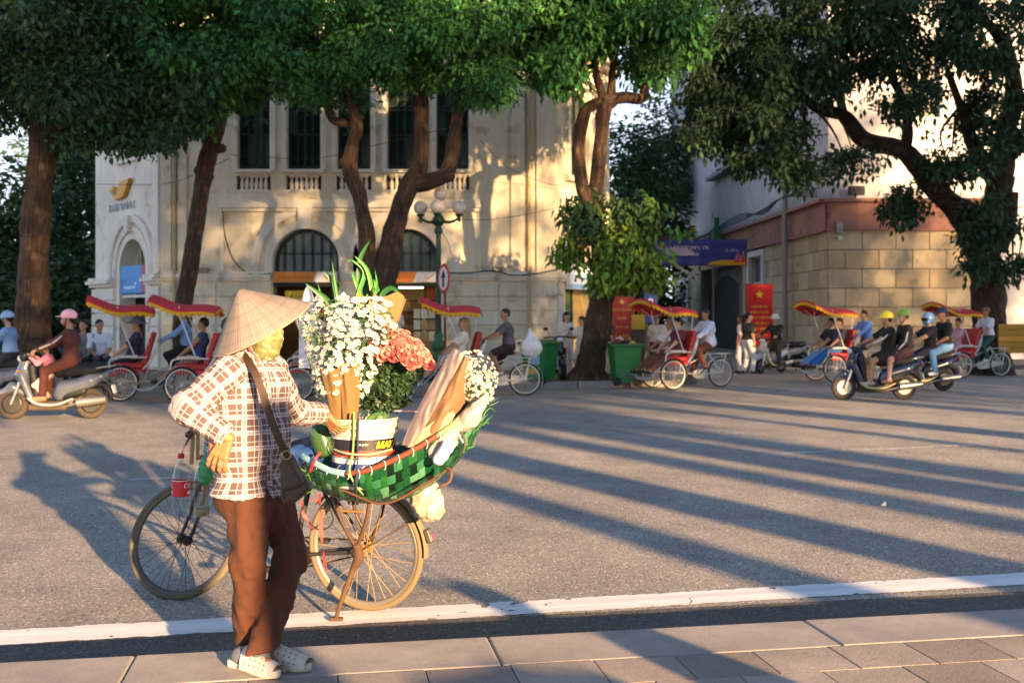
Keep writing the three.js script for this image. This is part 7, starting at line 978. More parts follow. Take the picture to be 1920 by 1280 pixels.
{ // white daisies
  const base = P(655, 790, 5.42), K = placed('daisy_bouquet', 'big fan-shaped bouquet of white daisies in clear film and brown paper', 'bouquet', base); reseed(81);
  const spot = dense => { for (;;) { const t = rnd(), y = lerp(558, 742, dense ? Math.pow(t, 1.35) : Math.pow(t, 0.8)), hw = y < 600 ? lerp(70, 92, (y - 558) / 42) : lerp(92, 46, (y - 600) / 142), cx = lerp(657, 640, (y - 558) / 184), u = R(-1, 1), dz = Math.sqrt(1 - u * u) * hw * 5.35 / FOC * 0.85; if (!dense && rnd() < 0.2) continue; return [P(cx + u * hw, y, 5.42 - dz * R(0.75, 1.05)), u, (y - 640) / 100, dz]; } };
  for (let i = 0; i < 295; i++) { const [q, u, v] = spot(true); const m = part(K.g, 'daisy', daisies[i % 3], petalMat); aim(m, q.sub(base), V(u * 0.9 + R(-0.35, 0.35), 0.75 - v * 0.5 + R(-0.3, 0.3), 0.75 + R(-0.3, 0.3)), R(0, 6), R(0.85, 1.2)); }
  K.put('foliage', bunch(2600, 0.03, 0.004, () => { const [q, , , dz] = spot(false); return q.add(V(0, -0.015, -dz * R(0.15, 0.8))); }, 82, greens3), new THREE.MeshStandardMaterial({ vertexColors: true, roughness: 0.7, side: THREE.DoubleSide })).userData.kind = 'stuff';
  reseed(83); K.put('stems', mg(Array.from({ length: 60 }, () => { const [q, , , dz] = spot(false); return limb([P(650 + R(-14, 14), 775, 5.42), P(650 + R(-20, 20), 735, 5.42), q.add(V(0, 0, -dz * 0.3))], 0.0022, 4, 3); })), M('#4c7a3a', 0.7)).userData.kind = 'stuff';
  K.put('paper_wrap', mg([wrapCone(P(640, 800, 5.42), P(634, 690, 5.38), 0.05, 0.098, -1.0, 1.5, 0.15, 0.05), wrapCone(P(655, 800, 5.38), P(655, 692, 5.34), 0.04, 0.06, -1.4, 1.4, 0.2, 0.08)]), M('#6f5430', 0.85));
  K.put('film', wrapCone(P(650, 800, 5.42), P(650, 600, 5.42), 0.06, 0.275, 1.0, 5.3, 0.12, 0.05), film); K.put('film', wrapCone(P(650, 800, 5.42), P(648, 610, 5.42), 0.065, 0.262, -1.5, -0.5, 0.16, 0.06), film);
  K.put('tissue', sheet(1, 1, 34, 24, (u, v) => { const x = lerp(560, 700, u), top = 604 - 72 * Math.pow(Math.abs(Math.sin(u * 6.6 + 0.75)), 3) * (1 - u * 0.35), y = lerp(690, top, v), z = 5.5 + 0.035 * N3(u * 7, v * 6, 3) - 0.13 * Math.sin(u * 3.14) + 0.02 * Math.sin(u * 31 + v * 5); const q = P(x, y, z); return [q.x, q.y, q.z]; }), milky);
}
function roseGeo(sd) { reseed(sd); const gs = []; const C = [[0.42, 0.07, 0.08], [0.46, 0.14, 0.12], [0.5, 0.24, 0.18], [0.4, 0.09, 0.1]]; for (let k = 0; k < 11; k++) { const ring = k < 3 ? 0 : k < 6 ? 1 : 2, a0 = k * 2.4, rr = [0.008, 0.016, 0.024][ring], hgt = [0.034, 0.033, 0.028][ring], sp = [1.5, 1.2, 1.0][ring]; const g = sheet(1, 1, 5, 4, (u, v) => { const a = a0 + (u - 0.5) * 2 * sp, flare = ring === 2 ? 1 + 0.45 * v * v : 1 - 0.2 * v, r = rr * (0.55 + 0.75 * Math.sin(Math.min(1, v * 1.15) * 1.9)) * flare; return [Math.cos(a) * r, v * hgt * (1 - 0.25 * (2 * u - 1) ** 2) - 0.006, Math.sin(a) * r]; }); const c = C[Math.floor(rnd() * 4)]; gs.push(tint(g.toNonIndexed(), ...c)); } gs.push(tint(new THREE.ConeGeometry(0.014, 0.018, 7).rotateX(Math.PI).translate(0, -0.012, 0).toNonIndexed(), 0.09, 0.16, 0.04)); return mg(gs); }
const roses = [roseGeo(11), roseGeo(12), roseGeo(13)];
{
  const base = P(715, 790, 5.5), K = placed('rose_bouquet', 'bouquet of coral pink roses in clear film beside the daisies', 'bouquet', base); reseed(91);
  for (let i = 0; i < 74; i++) { const u = R(-1, 1), v = R(0, 1), x = 741 + u * 62, y = 690 - Math.sqrt(Math.max(0, 1 - u * u * 0.75)) * 62 * Math.sqrt(v) + (u > 0.4 ? 14 * u : 0), z = 5.5 - 0.15 * (1 - v) * Math.sqrt(1 - u * u) - 0.03; const m = part(K.g, 'rose', roses[i % 3], petalMat); aim(m, P(x, y, z).sub(base), V(u * 0.8 + R(-0.2, 0.2), 0.8, 0.75 * (1.2 - v) + R(-0.1, 0.2)), R(0, 6), R(0.72, 0.95)); }
  K.put('leaves', bunch(760, 0.055, 0.017, () => { const t = rnd(), y = lerp(672, 770, t), hw = lerp(62, 34, t), u = R(-1, 1); return P(lerp(738, 712, t) + u * hw, y, 5.5 - Math.sqrt(1 - u * u) * hw * 5.4 / FOC * R(0.1, 0.8)); }, 92, [[0.01, 0.03, 0.012], [0.016, 0.05, 0.016], [0.025, 0.06, 0.02]]), new THREE.MeshStandardMaterial({ vertexColors: true, roughness: 0.5, side: THREE.DoubleSide })).userData.kind = 'stuff';
  reseed(93); K.put('stems', mg(Array.from({ length: 24 }, () => rod(P(705 + R(-20, 20), 785, 5.48), P(738 + R(-50, 50), 690, 5.46 + R(-0.05, 0.05)), 0.003, 5))), M('#3f6b34', 0.7)).userData.kind = 'stuff';
  K.put('film', wrapCone(P(700, 800, 5.5), P(745, 660, 5.48), 0.07, 0.2, -1.7, 2.6, 0.1, 0.06), film);
}
{ // baby's breath leaning out to the right, in net and paper
  const base = P(800, 825, 5.42), K = placed('filler_bouquet', 'bouquet of tiny white filler flowers leaning right in pink net wrap', 'bouquet', base); reseed(95);
  const ctr = () => { for (;;) { const u = R(-1, 1), v = R(-1, 1); if (u * u + v * v > 1) continue; return [P(893 + u * 40 + v * 8, 706 + v * 52, 5.36 - 0.09 * Math.sqrt(1 - u * u - v * v)), u, v]; } };
  for (let i = 0; i < 290; i++) { const [q, u, v] = ctr(); aim(part(K.g, 'blossom', tinyFlower, petalMat), q.sub(base), V(u + 0.3 + R(-0.4, 0.4), 0.4 - v * 0.6 + R(-0.4, 0.4), 0.8), R(0, 6), R(0.8, 1.3)); }
  K.put('foliage', bunch(900, 0.018, 0.003, () => { const t = rnd(), [q, u] = ctr(); return q.lerp(P(840, 770, 5.4), t * 0.8).add(V(0, 0, -0.05 * rnd())); }, 96, greens3.concat([[0.1, 0.14, 0.08]])), new THREE.MeshStandardMaterial({ vertexColors: true, roughness: 0.7, side: THREE.DoubleSide })).userData.kind = 'stuff';
  const net = canvasTex(256, 256, (x, w, h) => { x.fillStyle = '#8f6c4a'; x.fillRect(0, 0, w, h); x.strokeStyle = '#5f4630'; x.lineWidth = 3; for (let i = 0; i <= 256; i += 16) { x.beginPath(); x.moveTo(i, 0); x.lineTo(i, h); x.stroke(); x.beginPath(); x.moveTo(0, i); x.lineTo(w, i); x.stroke(); } }, true);
  K.put('net_wrap', sheet(2, 3, 16, 20, (u, v) => { const l = [lerp(772, 866, v), lerp(838, 666, v)], r = [lerp(826, 886, v) + 20 * Math.sin(v * 3.14), lerp(846, 672, v)], q = P(lerp(l[0], r[0], u), lerp(l[1], r[1], u), 5.3 - 0.09 * Math.sin(u * 3.14) + 0.1 * u + 0.02 * N3(u * 5, v * 8, 2)); return [q.x, q.y, q.z]; }), new THREE.MeshPhysicalMaterial({ map: net, roughness: 0.8, transmission: 0.25, thickness: 0, side: THREE.DoubleSide }));
  K.put('net_edge', sheet(1, 1, 10, 20, (u, v) => { const l = [lerp(752, 850, v) - 6 * Math.sin(v * 3.14), lerp(834, 652, v)], r = [lerp(776, 872, v), lerp(838, 664, v)], q = P(lerp(l[0], r[0], u), lerp(l[1], r[1], u), 5.2 + 0.05 * (1 - u) * (1 - u) + 0.02 * N3(u * 4, v * 9, 5)); return [q.x, q.y, q.z]; }), new THREE.MeshPhysicalMaterial({ color: '#b7a5a2', roughness: 0.6, transmission: 0.7, thickness: 0, side: THREE.DoubleSide }));
  K.put('film', wrapCone(P(815, 815, 5.4), P(895, 712, 5.36), 0.03, 0.14, -1.2, 1.9, 0.05, 0.07), film);
}
{ // green gladiolus spikes
  const base = P(692, 640, 5.62), K = placed('gladiolus_bunch', 'bunch of tall green bladed flower spikes standing up behind the daisies', 'bouquet', base), gm = [M('#2a6a28', 0.5), M('#3f7f30', 0.5), M('#1f5224', 0.5)]; reseed(97);
  const blades = [[[650, 640], [640, 560], [627, 478]], [[682, 640], [676, 550], [688, 500], [660, 476]], [[690, 640], [682, 560], [680, 480], [700, 440]], [[700, 640], [692, 540], [676, 490], [652, 478]], [[706, 640], [704, 550], [692, 495], [668, 470]], [[640, 640], [622, 560], [600, 540], [576, 522]], [[645, 640], [618, 580], [600, 520]], [[700, 640], [716, 560], [706, 520], [690, 512]], [[712, 640], [722, 545], [740, 532], [760, 548]], [[695, 640], [700, 560], [712, 530], [708, 495]], [[690, 640], [688, 570], [672, 520], [664, 500]], [[650, 640], [636, 570], [628, 520], [610, 498]]];
  blades.forEach((b, i) => { const c = new THREE.CatmullRomCurve3(b.map((p, j) => P(p[0] - 15 + 10, p[1] + 8, 5.62 + (i % 4) * 0.02 - j * 0.015))), n = 14, w = 0.009 + (i % 3) * 0.003; K.put('blade', mg([1, -1].map(sg => sheet(1, 1, 2, n, (u, v) => { const q = c.getPoint(v), tn = c.getTangent(v), sd = V(tn.y, -tn.x, 0.25).normalize(), ww = w * Math.pow(Math.sin(Math.PI * Math.min(1, v * 0.86 + 0.14)), 0.7) * (u * 2 - 1); return [q.x + sd.x * ww, q.y + sd.y * ww, q.z + sg * 0.0012 + Math.abs(u - 0.5) * 0.012]; }))), gm[i % 3]); });
  for (let i = 0; i < 9; i++) { const q = P(672 + R(-12, 30), R(560, 590), 5.55); K.put('bud', blob([cap(q, q.clone().add(V(R(-0.01, 0.02), 0.04, 0.01)), 0.008, 0.004)], 0.005, 0.01), M(pick(['#c8502c', '#5fa03c', '#d8793a']), 0.6)); }
  K.put('paper', wrapCone(P(710, 680, 5.62), P(728, 556, 5.6), 0.04, 0.09, -1.6, 1.8, 0.1, 0.06), M('#7a5f3a', 0.85));
}
{ // other load
  single('folded_paper', poly([[762, 838], [778, 815], [812, 790], [850, 769], [853, 778], [842, 798], [815, 822], [788, 836]].map(p => { const q = P(p[0], p[1], 5.28); return [q.x, q.y]; }), 0.016, 0.004).translate(0, 0, -5.27), M('#a3986f', 0.8), 'folded cream paper sheet lying across the basket', 'paper');
  const wb = P(846, 812, 5.28); single('white_bag', blob([cap(P(816, 832, 5.29), P(885, 780, 5.29), 0.036, 0.038), cap(P(812, 850, 5.27), P(846, 832, 5.27), 0.03), cap(P(880, 785, 5.27), P(910, 745, 5.27), 0.04, 0.02)], 0.014, 0.05, (d, x, y, z) => d + 0.014 * N3(x * 24, y * 24, z * 24) + 0.006 * N3(x * 60, y * 60, z * 60)), M('#98908a', 0.5), 'crumpled whitish plastic bundle lashed to the right of the basket', 'bag');
  single('blue_wrapper', blob([cap(P(822, 862, 5.2), P(838, 838, 5.2), 0.03, 0.035)], 0.01, 0.03, (d, x, y, z) => d + 0.01 * N3(x * 40, y * 40, z * 40)), M('#9fb2cf', 0.35), 'pale blue and white shiny wrapper at the basket side', 'wrapper');
  const hb = P(800, 938, 5.55); single('hanging_bag', blob([egg(hb, 0.085, 0.1, 0.08), egg(P(790, 912, 5.55), 0.06, 0.06, 0.06), egg(P(812, 955, 5.55), 0.055, 0.05, 0.06)], 0.012, 0.05, (d, x, y, z) => d + 0.016 * N3(x * 26, y * 26, z * 26) + 0.006 * N3(x * 70, y * 70, z * 70)), M('#a39a84', 0.45), 'puffy cream plastic bag hanging below the right of the basket', 'bag');
  const bt = placed('green_bottle', 'dark green bottle with a pale cap lying in the basket left of the bucket', 'bottle', P(600, 812, 5.42)), gg = M('#33502a', 0.2); const bl = lathe([[0.001, -0.12], [0.05, -0.12], [0.058, -0.1], [0.06, -0.02], [0.05, 0.03], [0.022, 0.055], [0.02, 0.075], [0.001, 0.075]], 22).rotateZ(0.35); part(bt.g, 'glass', bl, gg); part(bt.g, 'cap', lathe([[0.001, 0.1], [0.022, 0.1], [0.023, 0.075], [0.001, 0.075]], 16).rotateZ(0.35), M('#d9d2c6', 0.5));
  single('blue_bundle', blob([cap(P(552, 855, 5.5), P(590, 862, 5.45), 0.05, 0.04), cap(P(566, 846, 5.5), P(588, 848, 5.45), 0.03)], 0.014, 0.04, (d, x, y, z) => d + 0.016 * N3(x * 22, y * 22, z * 22)), M('#27426f', 0.4), 'blue plastic bundle in the left end of the basket', 'bundle');
  single('red_cord', limb([P(580, 884, 5.35), P(590, 862, 5.3), P(600, 848, 5.32)], 0.008, 6, 5), M('#a3283a', 0.6), 'short red cord at the left end of the basket', 'cord');
  for (const [pts, l] of [[[[599, 925, 5.4], [600, 970, 5.42], [604, 1020, 5.45], [611, 1070, 5.48]], 'long red ribbon trailing beside the rear wheel'], [[[566, 940, 5.42], [568, 962, 5.42], [578, 978, 5.43], [586, 992, 5.44]], 'short red ribbon near the handbag'], [[[574, 934, 5.42], [590, 938, 5.42], [600, 946, 5.42]], 'scrap of red ribbon tied under the basket']]) { const p = pts.map(q => P(...q)), c = new THREE.CatmullRomCurve3(p); single('ribbon', sheet(1, 1, 2, 16, (u, v) => { const q = c.getPoint(v), w = 0.009 * Math.cos(v * 7); return [q.x + (u - 0.5) * 2 * w, q.y, q.z + (u - 0.5) * 0.012]; }), M('#c2473f', 0.6), l, 'ribbon'); }
  const tallStick = single('bamboo_stick', mg([rod(P(362, 800, 5.8), P(358, 870, 5.8), 0.012, 8), rod(P(371, 800, 5.82), P(370, 862, 5.82), 0.01, 8)]), M('#9a8650', 0.7), 'pair of bamboo sticks tied at the handlebar behind the elbow', 'stick');
  // clear bottles hung from the handlebar
  const pet = new THREE.MeshPhysicalMaterial({ color: '#f4f6f8', transmission: 1, roughness: 0.06, thickness: 0, ior: 1.45, side: THREE.DoubleSide });
  const prof = [[0.001, 0.006], [0.02, 0.0], [0.038, 0.004], [0.045, 0.03], [0.043, 0.08], [0.045, 0.1], [0.045, 0.19], [0.044, 0.2], [0.03, 0.255], [0.0135, 0.285], [0.0135, 0.3]];
  [[339, 967, 5.5, '#b8232a', 'clear plastic bottle with a red label and red cap hanging on the left', true], [379, 968, 5.58, '#b8232a', 'clear plastic bottle without a label hanging beside the plaid shirt', false]].forEach(([x, y, Z, capC, l, lb]) => { const b = P(x, y, Z), K = placed('plastic_bottle', l, 'bottle', b, 'bottles hung from the handlebar'), wv = prof.map(([r0, h], i) => [r0 + (i > 3 && i < 8 ? 0.001 * Math.sin(h * 220) : 0), h]); part(K.g, 'shell', lathe(wv, 26), pet); part(K.g, 'cap', lathe([[0.001, 0.322], [0.015, 0.322], [0.0165, 0.318], [0.0165, 0.298], [0.001, 0.298]], 18), M(capC, 0.4));
    if (lb) { const t = canvasTex(512, 128, (q, w, h) => { q.fillStyle = '#c6222c'; q.fillRect(0, 0, w, h); q.fillStyle = '#f2e6e2'; q.font = 'italic bold 54px serif'; for (const X of [20, 276]) q.fillText('Coca', X, 62); q.fillRect(60, 88, 90, 24); q.fillRect(316, 88, 90, 24); q.fillRect(0, 4, w, 5); }); part(K.g, 'label', new THREE.CylinderGeometry(0.0462, 0.0462, 0.085, 26, 1, true).rotateY(0.3).translate(0, 0.147, 0), new THREE.MeshStandardMaterial({ map: t, roughness: 0.45, side: THREE.DoubleSide })); }
    else part(K.g, 'dregs', lathe([[0.001, 0.008], [0.036, 0.008], [0.042, 0.035], [0.041, 0.05], [0.001, 0.05]], 20), M('#8f8b6a', 0.3)); part(K.g, 'string', limb([[0, 0.31, 0], [0.02, 0.38, -0.02], [0.04, 0.45, -0.1]], 0.002, 5, 4), M('#b03a34', 0.7)); });
  const gb = P(386, 885, 5.5); single('net_bag', blob([egg(gb, 0.04, 0.07, 0.035), cap(P(386, 870, 5.5), P(388, 815, 5.55), 0.02, 0.01)], 0.008, 0.03, (d, x, y, z) => d + 0.006 * Math.sin(x * 400) * Math.sin(y * 300)), M('#3f9a63', 0.5), 'little green plastic bag hanging beside the plaid shirt', 'bag');
}
// ---------------------------------------------------------------- the flower seller
{
  const B = V(-1.06, KERB_H, -4.5), K = placed('person', 'flower seller in a conical hat, face mask, plaid shirt and brown trousers, hand on hip', 'person', B);
  const f = V(0.82, 0, 0.57), rs = V(-0.57, 0, 0.82);
  const shR = P(430, 700, 4.5), shL = P(507, 696, 4.77), nk = P(462, 672, 4.64), elR = P(352, 764, 4.40), wrR = P(428, 822, 4.37), elL = P(548, 772, 4.98), wrL = P(607, 776, 5.2), hd = P(480, 617, 4.66);
  const chest = P(464, 745, 4.64), waist = P(464, 845, 4.62), hem = P(465, 915, 4.6), hipR = P(464, 930, 4.52), hipL = P(512, 930, 4.66), knR = P(466, 1055, 4.47), knL = P(546, 1045, 4.64), anR = P(462, 1222, 4.57), anL = P(488, 1222, 4.42);
  const lat = (c, w, r, k = 0.06) => cap(c.clone().addScaledVector(rs, w), c.clone().addScaledVector(rs, -w), r, r, k);
  const skin = M('#8f6642', 0.6), rich = (d, x, y, z) => d;
  // body: one surface from neck to feet, with head and hands merged in
  const toeN = V(-0.955, KERB_H + 0.05, -4.335), heelN = V(-1.145, KERB_H + 0.055, -4.475), toeF = V(-0.865, KERB_H + 0.05, -4.43), heelF = V(-1.06, KERB_H + 0.055, -4.52);
  const body = [lat(chest, 0.06, 0.1), lat(waist, 0.05, 0.095), lat(hem, 0.045, 0.075), cap(shR, shL, 0.05), cap(nk, hd.clone().add(V(-0.01, -0.06, 0)), 0.052, 0.048, 0.03), cap(shR, elR, 0.047, 0.038), cap(elR, wrR, 0.038, 0.027), cap(shL, elL, 0.045, 0.037), cap(elL, wrL, 0.037, 0.026),
    cap(hipR.clone().add(V(0, -0.05, -0.03)), knR, 0.06, 0.04, 0.012), cap(knR, anR, 0.044, 0.032, 0.006), cap(hipL.clone().add(V(0, -0.05, -0.01)), knL, 0.06, 0.04, 0.012), cap(knL, anL, 0.044, 0.032, 0.006), cap(heelN, toeN.clone().lerp(heelN, 0.2), 0.03, 0.022, 0.02), cap(anL, heelN, 0.03, 0.028, 0.006), cap(heelF, toeF.clone().lerp(heelF, 0.2), 0.03, 0.022, 0.02), cap(anR, heelF, 0.03, 0.028, 0.006)];
  const hm = new THREE.Matrix4().makeRotationFromEuler(new THREE.Euler(0, 0.32 * -1, 0.1, 'YXZ')).setPosition(hd);
  const handR = placeHand(handGeo(0.42, 1, 0.0032), wrR.clone().add(V(-0.004, 0.008, 0.0)), V(-0.38, -0.9, 0.05), V(0.25, 0.05, -1));
  const handL = placeHand(handGeo(0.75, 1, 0.0032), wrL.clone().add(V(0.0, 0.006, 0.0)), V(0.5, -0.72, -0.1), V(0.62, 0.2, -0.7));
  K.put('body', mg([blob(body, 0.012, 0.03), HEAD.clone().applyMatrix4(hm), handR, handL]), skin);
  K.put('eyes', EYES.clone().applyMatrix4(hm), eyeMat); K.put('hair', HAIR.bun.clone().applyMatrix4(hm), hairMat);
  const satin = canvasTex(256, 256, (x, w, h) => { x.fillStyle = '#66683f'; x.fillRect(0, 0, w, h); x.fillStyle = '#b5b092'; for (let i = 0; i < 26; i++) { const a = (i * 97) % w, b = (i * 61 + (i % 3) * 40) % h; for (let k = 0; k < 5; k++) { x.beginPath(); x.arc(a + Math.cos(k * 1.26) * 6, b + Math.sin(k * 1.26) * 6, 3.4, 0, 7); x.fill(); } } }, true);
  const mk = blob([egg(V(0.042, -0.05, 0), 0.066, 0.062, 0.07), cap(V(0.096, 0.008, 0), V(0.116, -0.028, 0), 0.01, 0.017, 0.03), cap(V(0.1, -0.06, -0.012), V(0.1, -0.06, 0.012), 0.014, 0.014, 0.03), ball(V(0.075, -0.108, 0), 0.024, 0.04), egg(V(0.02, -0.115, 0), 0.05, 0.03, 0.055)], 0.006, 0.03, (d, x, y, z) => d + 0.004 * N3(x * 46, y * 34, z * 46) + 0.0016 * Math.sin(y * 170 + x * 60)); { const p = mk.attributes.position, uv = []; for (let i = 0; i < p.count; i++) uv.push(Math.atan2(p.getZ(i), p.getX(i)) * 0.6, p.getY(i) * 5); mk.setAttribute('uv', new THREE.Float32BufferAttribute(uv, 2)); }
  K.put('face_mask', mk.applyMatrix4(hm), new THREE.MeshPhysicalMaterial({ map: satin, roughness: 0.6, sheen: 0.3 }));
  K.put('chin_strap', limb([V(-0.01, 0.0, 0.094), V(0.0, -0.05, 0.092), V(0.012, -0.105, 0.07), V(0.03, -0.15, 0.02), V(0.02, -0.15, -0.03)].map(v => v.applyMatrix4(hm)), 0.0065, 6, 6), M('#8e2150', 0.6));
  // conical palm-leaf hat
  const straw = dataTex(512, (u, v) => { const rad = Math.sin(u * 6.283 * 90) * 9 + tileNoise(u, v, 120, 2, 5, 4) * 46, hoop = Math.pow(Math.abs(Math.sin(v * Math.PI * 16)), 24) * -26, st = tileNoise(u, v, 5, 4, 9) * 26, b = 116 + rad * 0.5 + hoop * 0.35 + st + R(-8, 8); return [b, b * 0.91, b * 0.84]; });
  const strawB = dataTex(512, (u, v) => { const b = 120 + Math.sin(u * 6.283 * 90) * 40 + Math.pow(Math.abs(Math.sin(v * Math.PI * 16)), 10) * 60 + R(-18, 18); return [b, b, b]; }, false);
  const ax = V(-0.43, 0.86, 0.27).normalize(), apex = P(448, 543, 4.62), q = new THREE.Quaternion().setFromUnitVectors(UPV, ax), hmx = new THREE.Matrix4().compose(apex, q, V(1, 1, 1));
  const outer = [[0.002, 0], [0.02, -0.01], [0.06, -0.042], [0.12, -0.094], [0.18, -0.146], [0.232, -0.192]], pts = [...outer, [0.236, -0.196], [0.232, -0.199], ...outer.slice(1).reverse().map(([a, b]) => [a - 0.004, b - 0.008]), [0.002, -0.008]];
  const hat = K.put('conical_hat', lathe(pts, 64).applyMatrix4(hmx), new THREE.MeshStandardMaterial({ map: straw, bumpMap: strawB, bumpScale: 0.002, roughness: 0.85, side: THREE.DoubleSide }));
  K.put('hat_hoop', new THREE.TorusGeometry(0.233, 0.004, 6, 64).rotateX(Math.PI / 2).translate(0, -0.196, 0).applyMatrix4(hmx), M('#9d8168', 0.8), hat);
  // plaid shirt: trunk and sleeves are separate cut pieces
  const plaid = canvasTex(256, 256, (x, w, h) => {
    x.fillStyle = '#5a4546'; x.fillRect(0, 0, w, h); x.globalAlpha = 0.62; x.fillStyle = '#aaa2a8';
    x.fillRect(150, 0, 70, h); x.fillRect(0, 150, w, 70); x.globalAlpha = 0.5; x.fillStyle = '#57527a'; x.fillRect(180, 0, 12, h); x.fillRect(0, 180, w, 12); x.globalAlpha = 0.95; x.fillStyle = '#cbc3bd'; x.fillRect(72, 0, 9, h); x.fillRect(0, 72, w, 9); x.fillRect(150, 0, 8, h); x.fillRect(0, 150, w, 8); x.fillRect(212, 0, 8, h); x.fillRect(0, 212, w, 8); x.globalAlpha = 1; }, true);
  const plaidMat = new THREE.MeshStandardMaterial({ map: plaid, roughness: 0.9, bumpMap: weave, bumpScale: 0.0005, side: THREE.DoubleSide });
  const TILE = 0.066;
  function wrapUV(g, pathPts, rad) { // uv round and along a chain of points, in metres over the tile size
    g = g.toNonIndexed(); const p = g.attributes.position, uv = new Float32Array(p.count * 2), per = Math.max(1, Math.round(2 * Math.PI * rad / TILE)); const segs = []; let acc = 0;
    for (let i = 0; i < pathPts.length - 1; i++) { const d = pathPts[i + 1].clone().sub(pathPts[i]), l = d.length(); d.normalize(); const e1 = V(0.3, 0.1, 1).sub(d.clone().multiplyScalar(V(0.3, 0.1, 1).dot(d))).normalize(); segs.push({ a: pathPts[i], d, l, e1, e2: d.clone().cross(e1), acc }); acc += l; }
    const v = V(0, 0, 0), calc = i => { v.fromBufferAttribute(p, i); let best = 1e9, out = null; for (const s of segs) { const r = v.clone().sub(s.a), t = r.dot(s.d), tt = clamp(t, s === segs[0] ? -1 : 0, s === segs[segs.length - 1] ? s.l + 1 : s.l), dist = r.clone().addScaledVector(s.d, -tt).length(); if (dist < best) { best = dist; out = [Math.atan2(r.dot(s.e2), r.dot(s.e1)) / (2 * Math.PI) * per, (s.acc + tt) / TILE]; } } return out; };
    for (let i = 0; i < p.count; i += 3) { const t = [calc(i), calc(i + 1), calc(i + 2)], m = Math.max(t[0][0], t[1][0], t[2][0]); for (let k = 0; k < 3; k++) { let u = t[k][0]; if (m - u > per / 2) u += per; uv[(i + k) * 2] = u; uv[(i + k) * 2 + 1] = t[k][1]; } }
    g.setAttribute('uv', new THREE.BufferAttribute(uv, 2)); return g;
  }
  const folds = (d, x, y, z) => d + 0.009 * N3(x * 13, y * 9, z * 13) + 0.007 * N3(x * 24 + y * 12, y * 11, z * 24) + 0.004 * N3(x * 46, y * 26 - x * 20, z * 46);
  const hemY = P(465, 926, 4.6).y;
  const torso = [lat(chest.clone().add(V(0, 0.03, 0)), 0.075, 0.128), lat(chest.clone().lerp(waist, 0.6).addScaledVector(f, 0.01), 0.062, 0.13), lat(waist.clone().addScaledVector(f, 0.006), 0.06, 0.124), lat(hem.clone().add(V(0, -0.06, 0)), 0.066, 0.134), cap(shR.clone().addScaledVector(rs, -0.02), shL.clone().addScaledVector(rs, 0.02), 0.062, 0.062, 0.05), cap(nk.clone().add(V(-0.01, -0.02, 0)), nk.clone().add(V(-0.02, -0.06, 0)), 0.075, 0.09, 0.05)];
  const hemCut = (d, x, y, z) => Math.max(folds(d, x, y, z) - (y < hemY + 0.12 ? 0.003 * Math.sin(x * 38 + z * 30) * (hemY + 0.12 - y) / 0.12 : 0), hemY + 0.012 * Math.sin(x * 9 + 1) - y);
  K.put('shirt', wrapUV(blob(torso, 0.0095, 0.05, hemCut), [hem.clone().add(V(0, -0.3, 0)), nk.clone().add(V(0, 0.2, 0))], 0.15), plaidMat);
  const cuffs = [];
  for (const [a, b, c, nm] of [[shR, elR, wrR, 'near'], [shL, elL, wrL, 'far']]) {
    const d = c.clone().sub(b).normalize(), end = c.clone().addScaledVector(d, -0.012), sl = [cap(a.clone().lerp(b, 0.02), b, 0.071, 0.066, 0.03), cap(b, end, 0.066, 0.049, 0.03), ball(a, 0.074, 0.03)];
    const cut = (dd, x, y, z) => { const along = (x - end.x) * d.x + (y - end.y) * d.y + (z - end.z) * d.z, nearB = Math.hypot(x - b.x, y - b.y, z - b.z); return Math.max(folds(dd, x, y, z) + 0.007 * N3(x * 30, y * 30, z * 30) * smooth(0.14, 0.03, nearB) + 0.004 * Math.sin((x * d.x + y * d.y + z * d.z) * 120) * smooth(0.1, 0.03, nearB), along); };
    K.put('sleeve', wrapUV(blob(sl, 0.008, 0.03, cut), [a, b, c], 0.062), plaidMat);
    K.put('cuff', wrapUV(blob([cap(end.clone().addScaledVector(d, -0.055), end.clone().addScaledVector(d, -0.004), 0.0455, 0.0425)], 0.006, 0.01, (dd, x, y, z) => { const t = (x - end.x) * d.x + (y - end.y) * d.y + (z - end.z) * d.z; return Math.max(dd, t - 0.004); }), [b, c], 0.05), plaidMat);
  }
  for (const s of [1, -1]) { const c0 = nk.clone().addScaledVector(f, -0.055).add(V(0, 0.035, 0)), c1 = nk.clone().addScaledVector(rs, s * 0.058).addScaledVector(f, 0.0).add(V(0, 0.022, 0)), c2 = nk.clone().addScaledVector(rs, s * 0.03).addScaledVector(f, 0.075).add(V(0, -0.025, 0)); K.put('collar', wrapUV(blob([cap(c0, c1, 0.016, 0.018), cap(c1, c2, 0.02, 0.022), cap(c1.clone().add(V(0, -0.015, 0)), c2.clone().addScaledVector(rs, s * 0.03).add(V(0, -0.035, 0)), 0.014, 0.012)], 0.006, 0.02), [c0, c1, c2], 0.03), plaidMat); }
  const front = t => { const y = lerp(nk.y - 0.05, hemY + 0.03, t); return chest.clone().setY(y).addScaledVector(f, lerp(0.11, 0.138, smooth(0, 0.3, t))); };
  K.put('placket', wrapUV(limb([0.02, 0.2, 0.4, 0.6, 0.8, 0.98].map(front), 0.013, 8, 5), [front(0), front(1)], 0.03), plaidMat);
  // trousers
  const tw = (d, x, y, z) => d + 0.011 * N3(x * 15, y * 5, z * 15) + 0.011 * N3(x * 30 + y * 7, y * 6, z * 30) + 0.014 * Math.pow(Math.abs(N3(x * 9 - y * 13, y * 15, z * 9)), 1) * smooth(0.5, 0.25, Math.abs(y - 0.62)) + 0.006 * N3(x * 20, y * 34 + x * 14, z * 20);
  const hemR = anR.clone().add(V(0, -0.005, 0)), hemL = anL.clone().add(V(0, 0.0, 0));
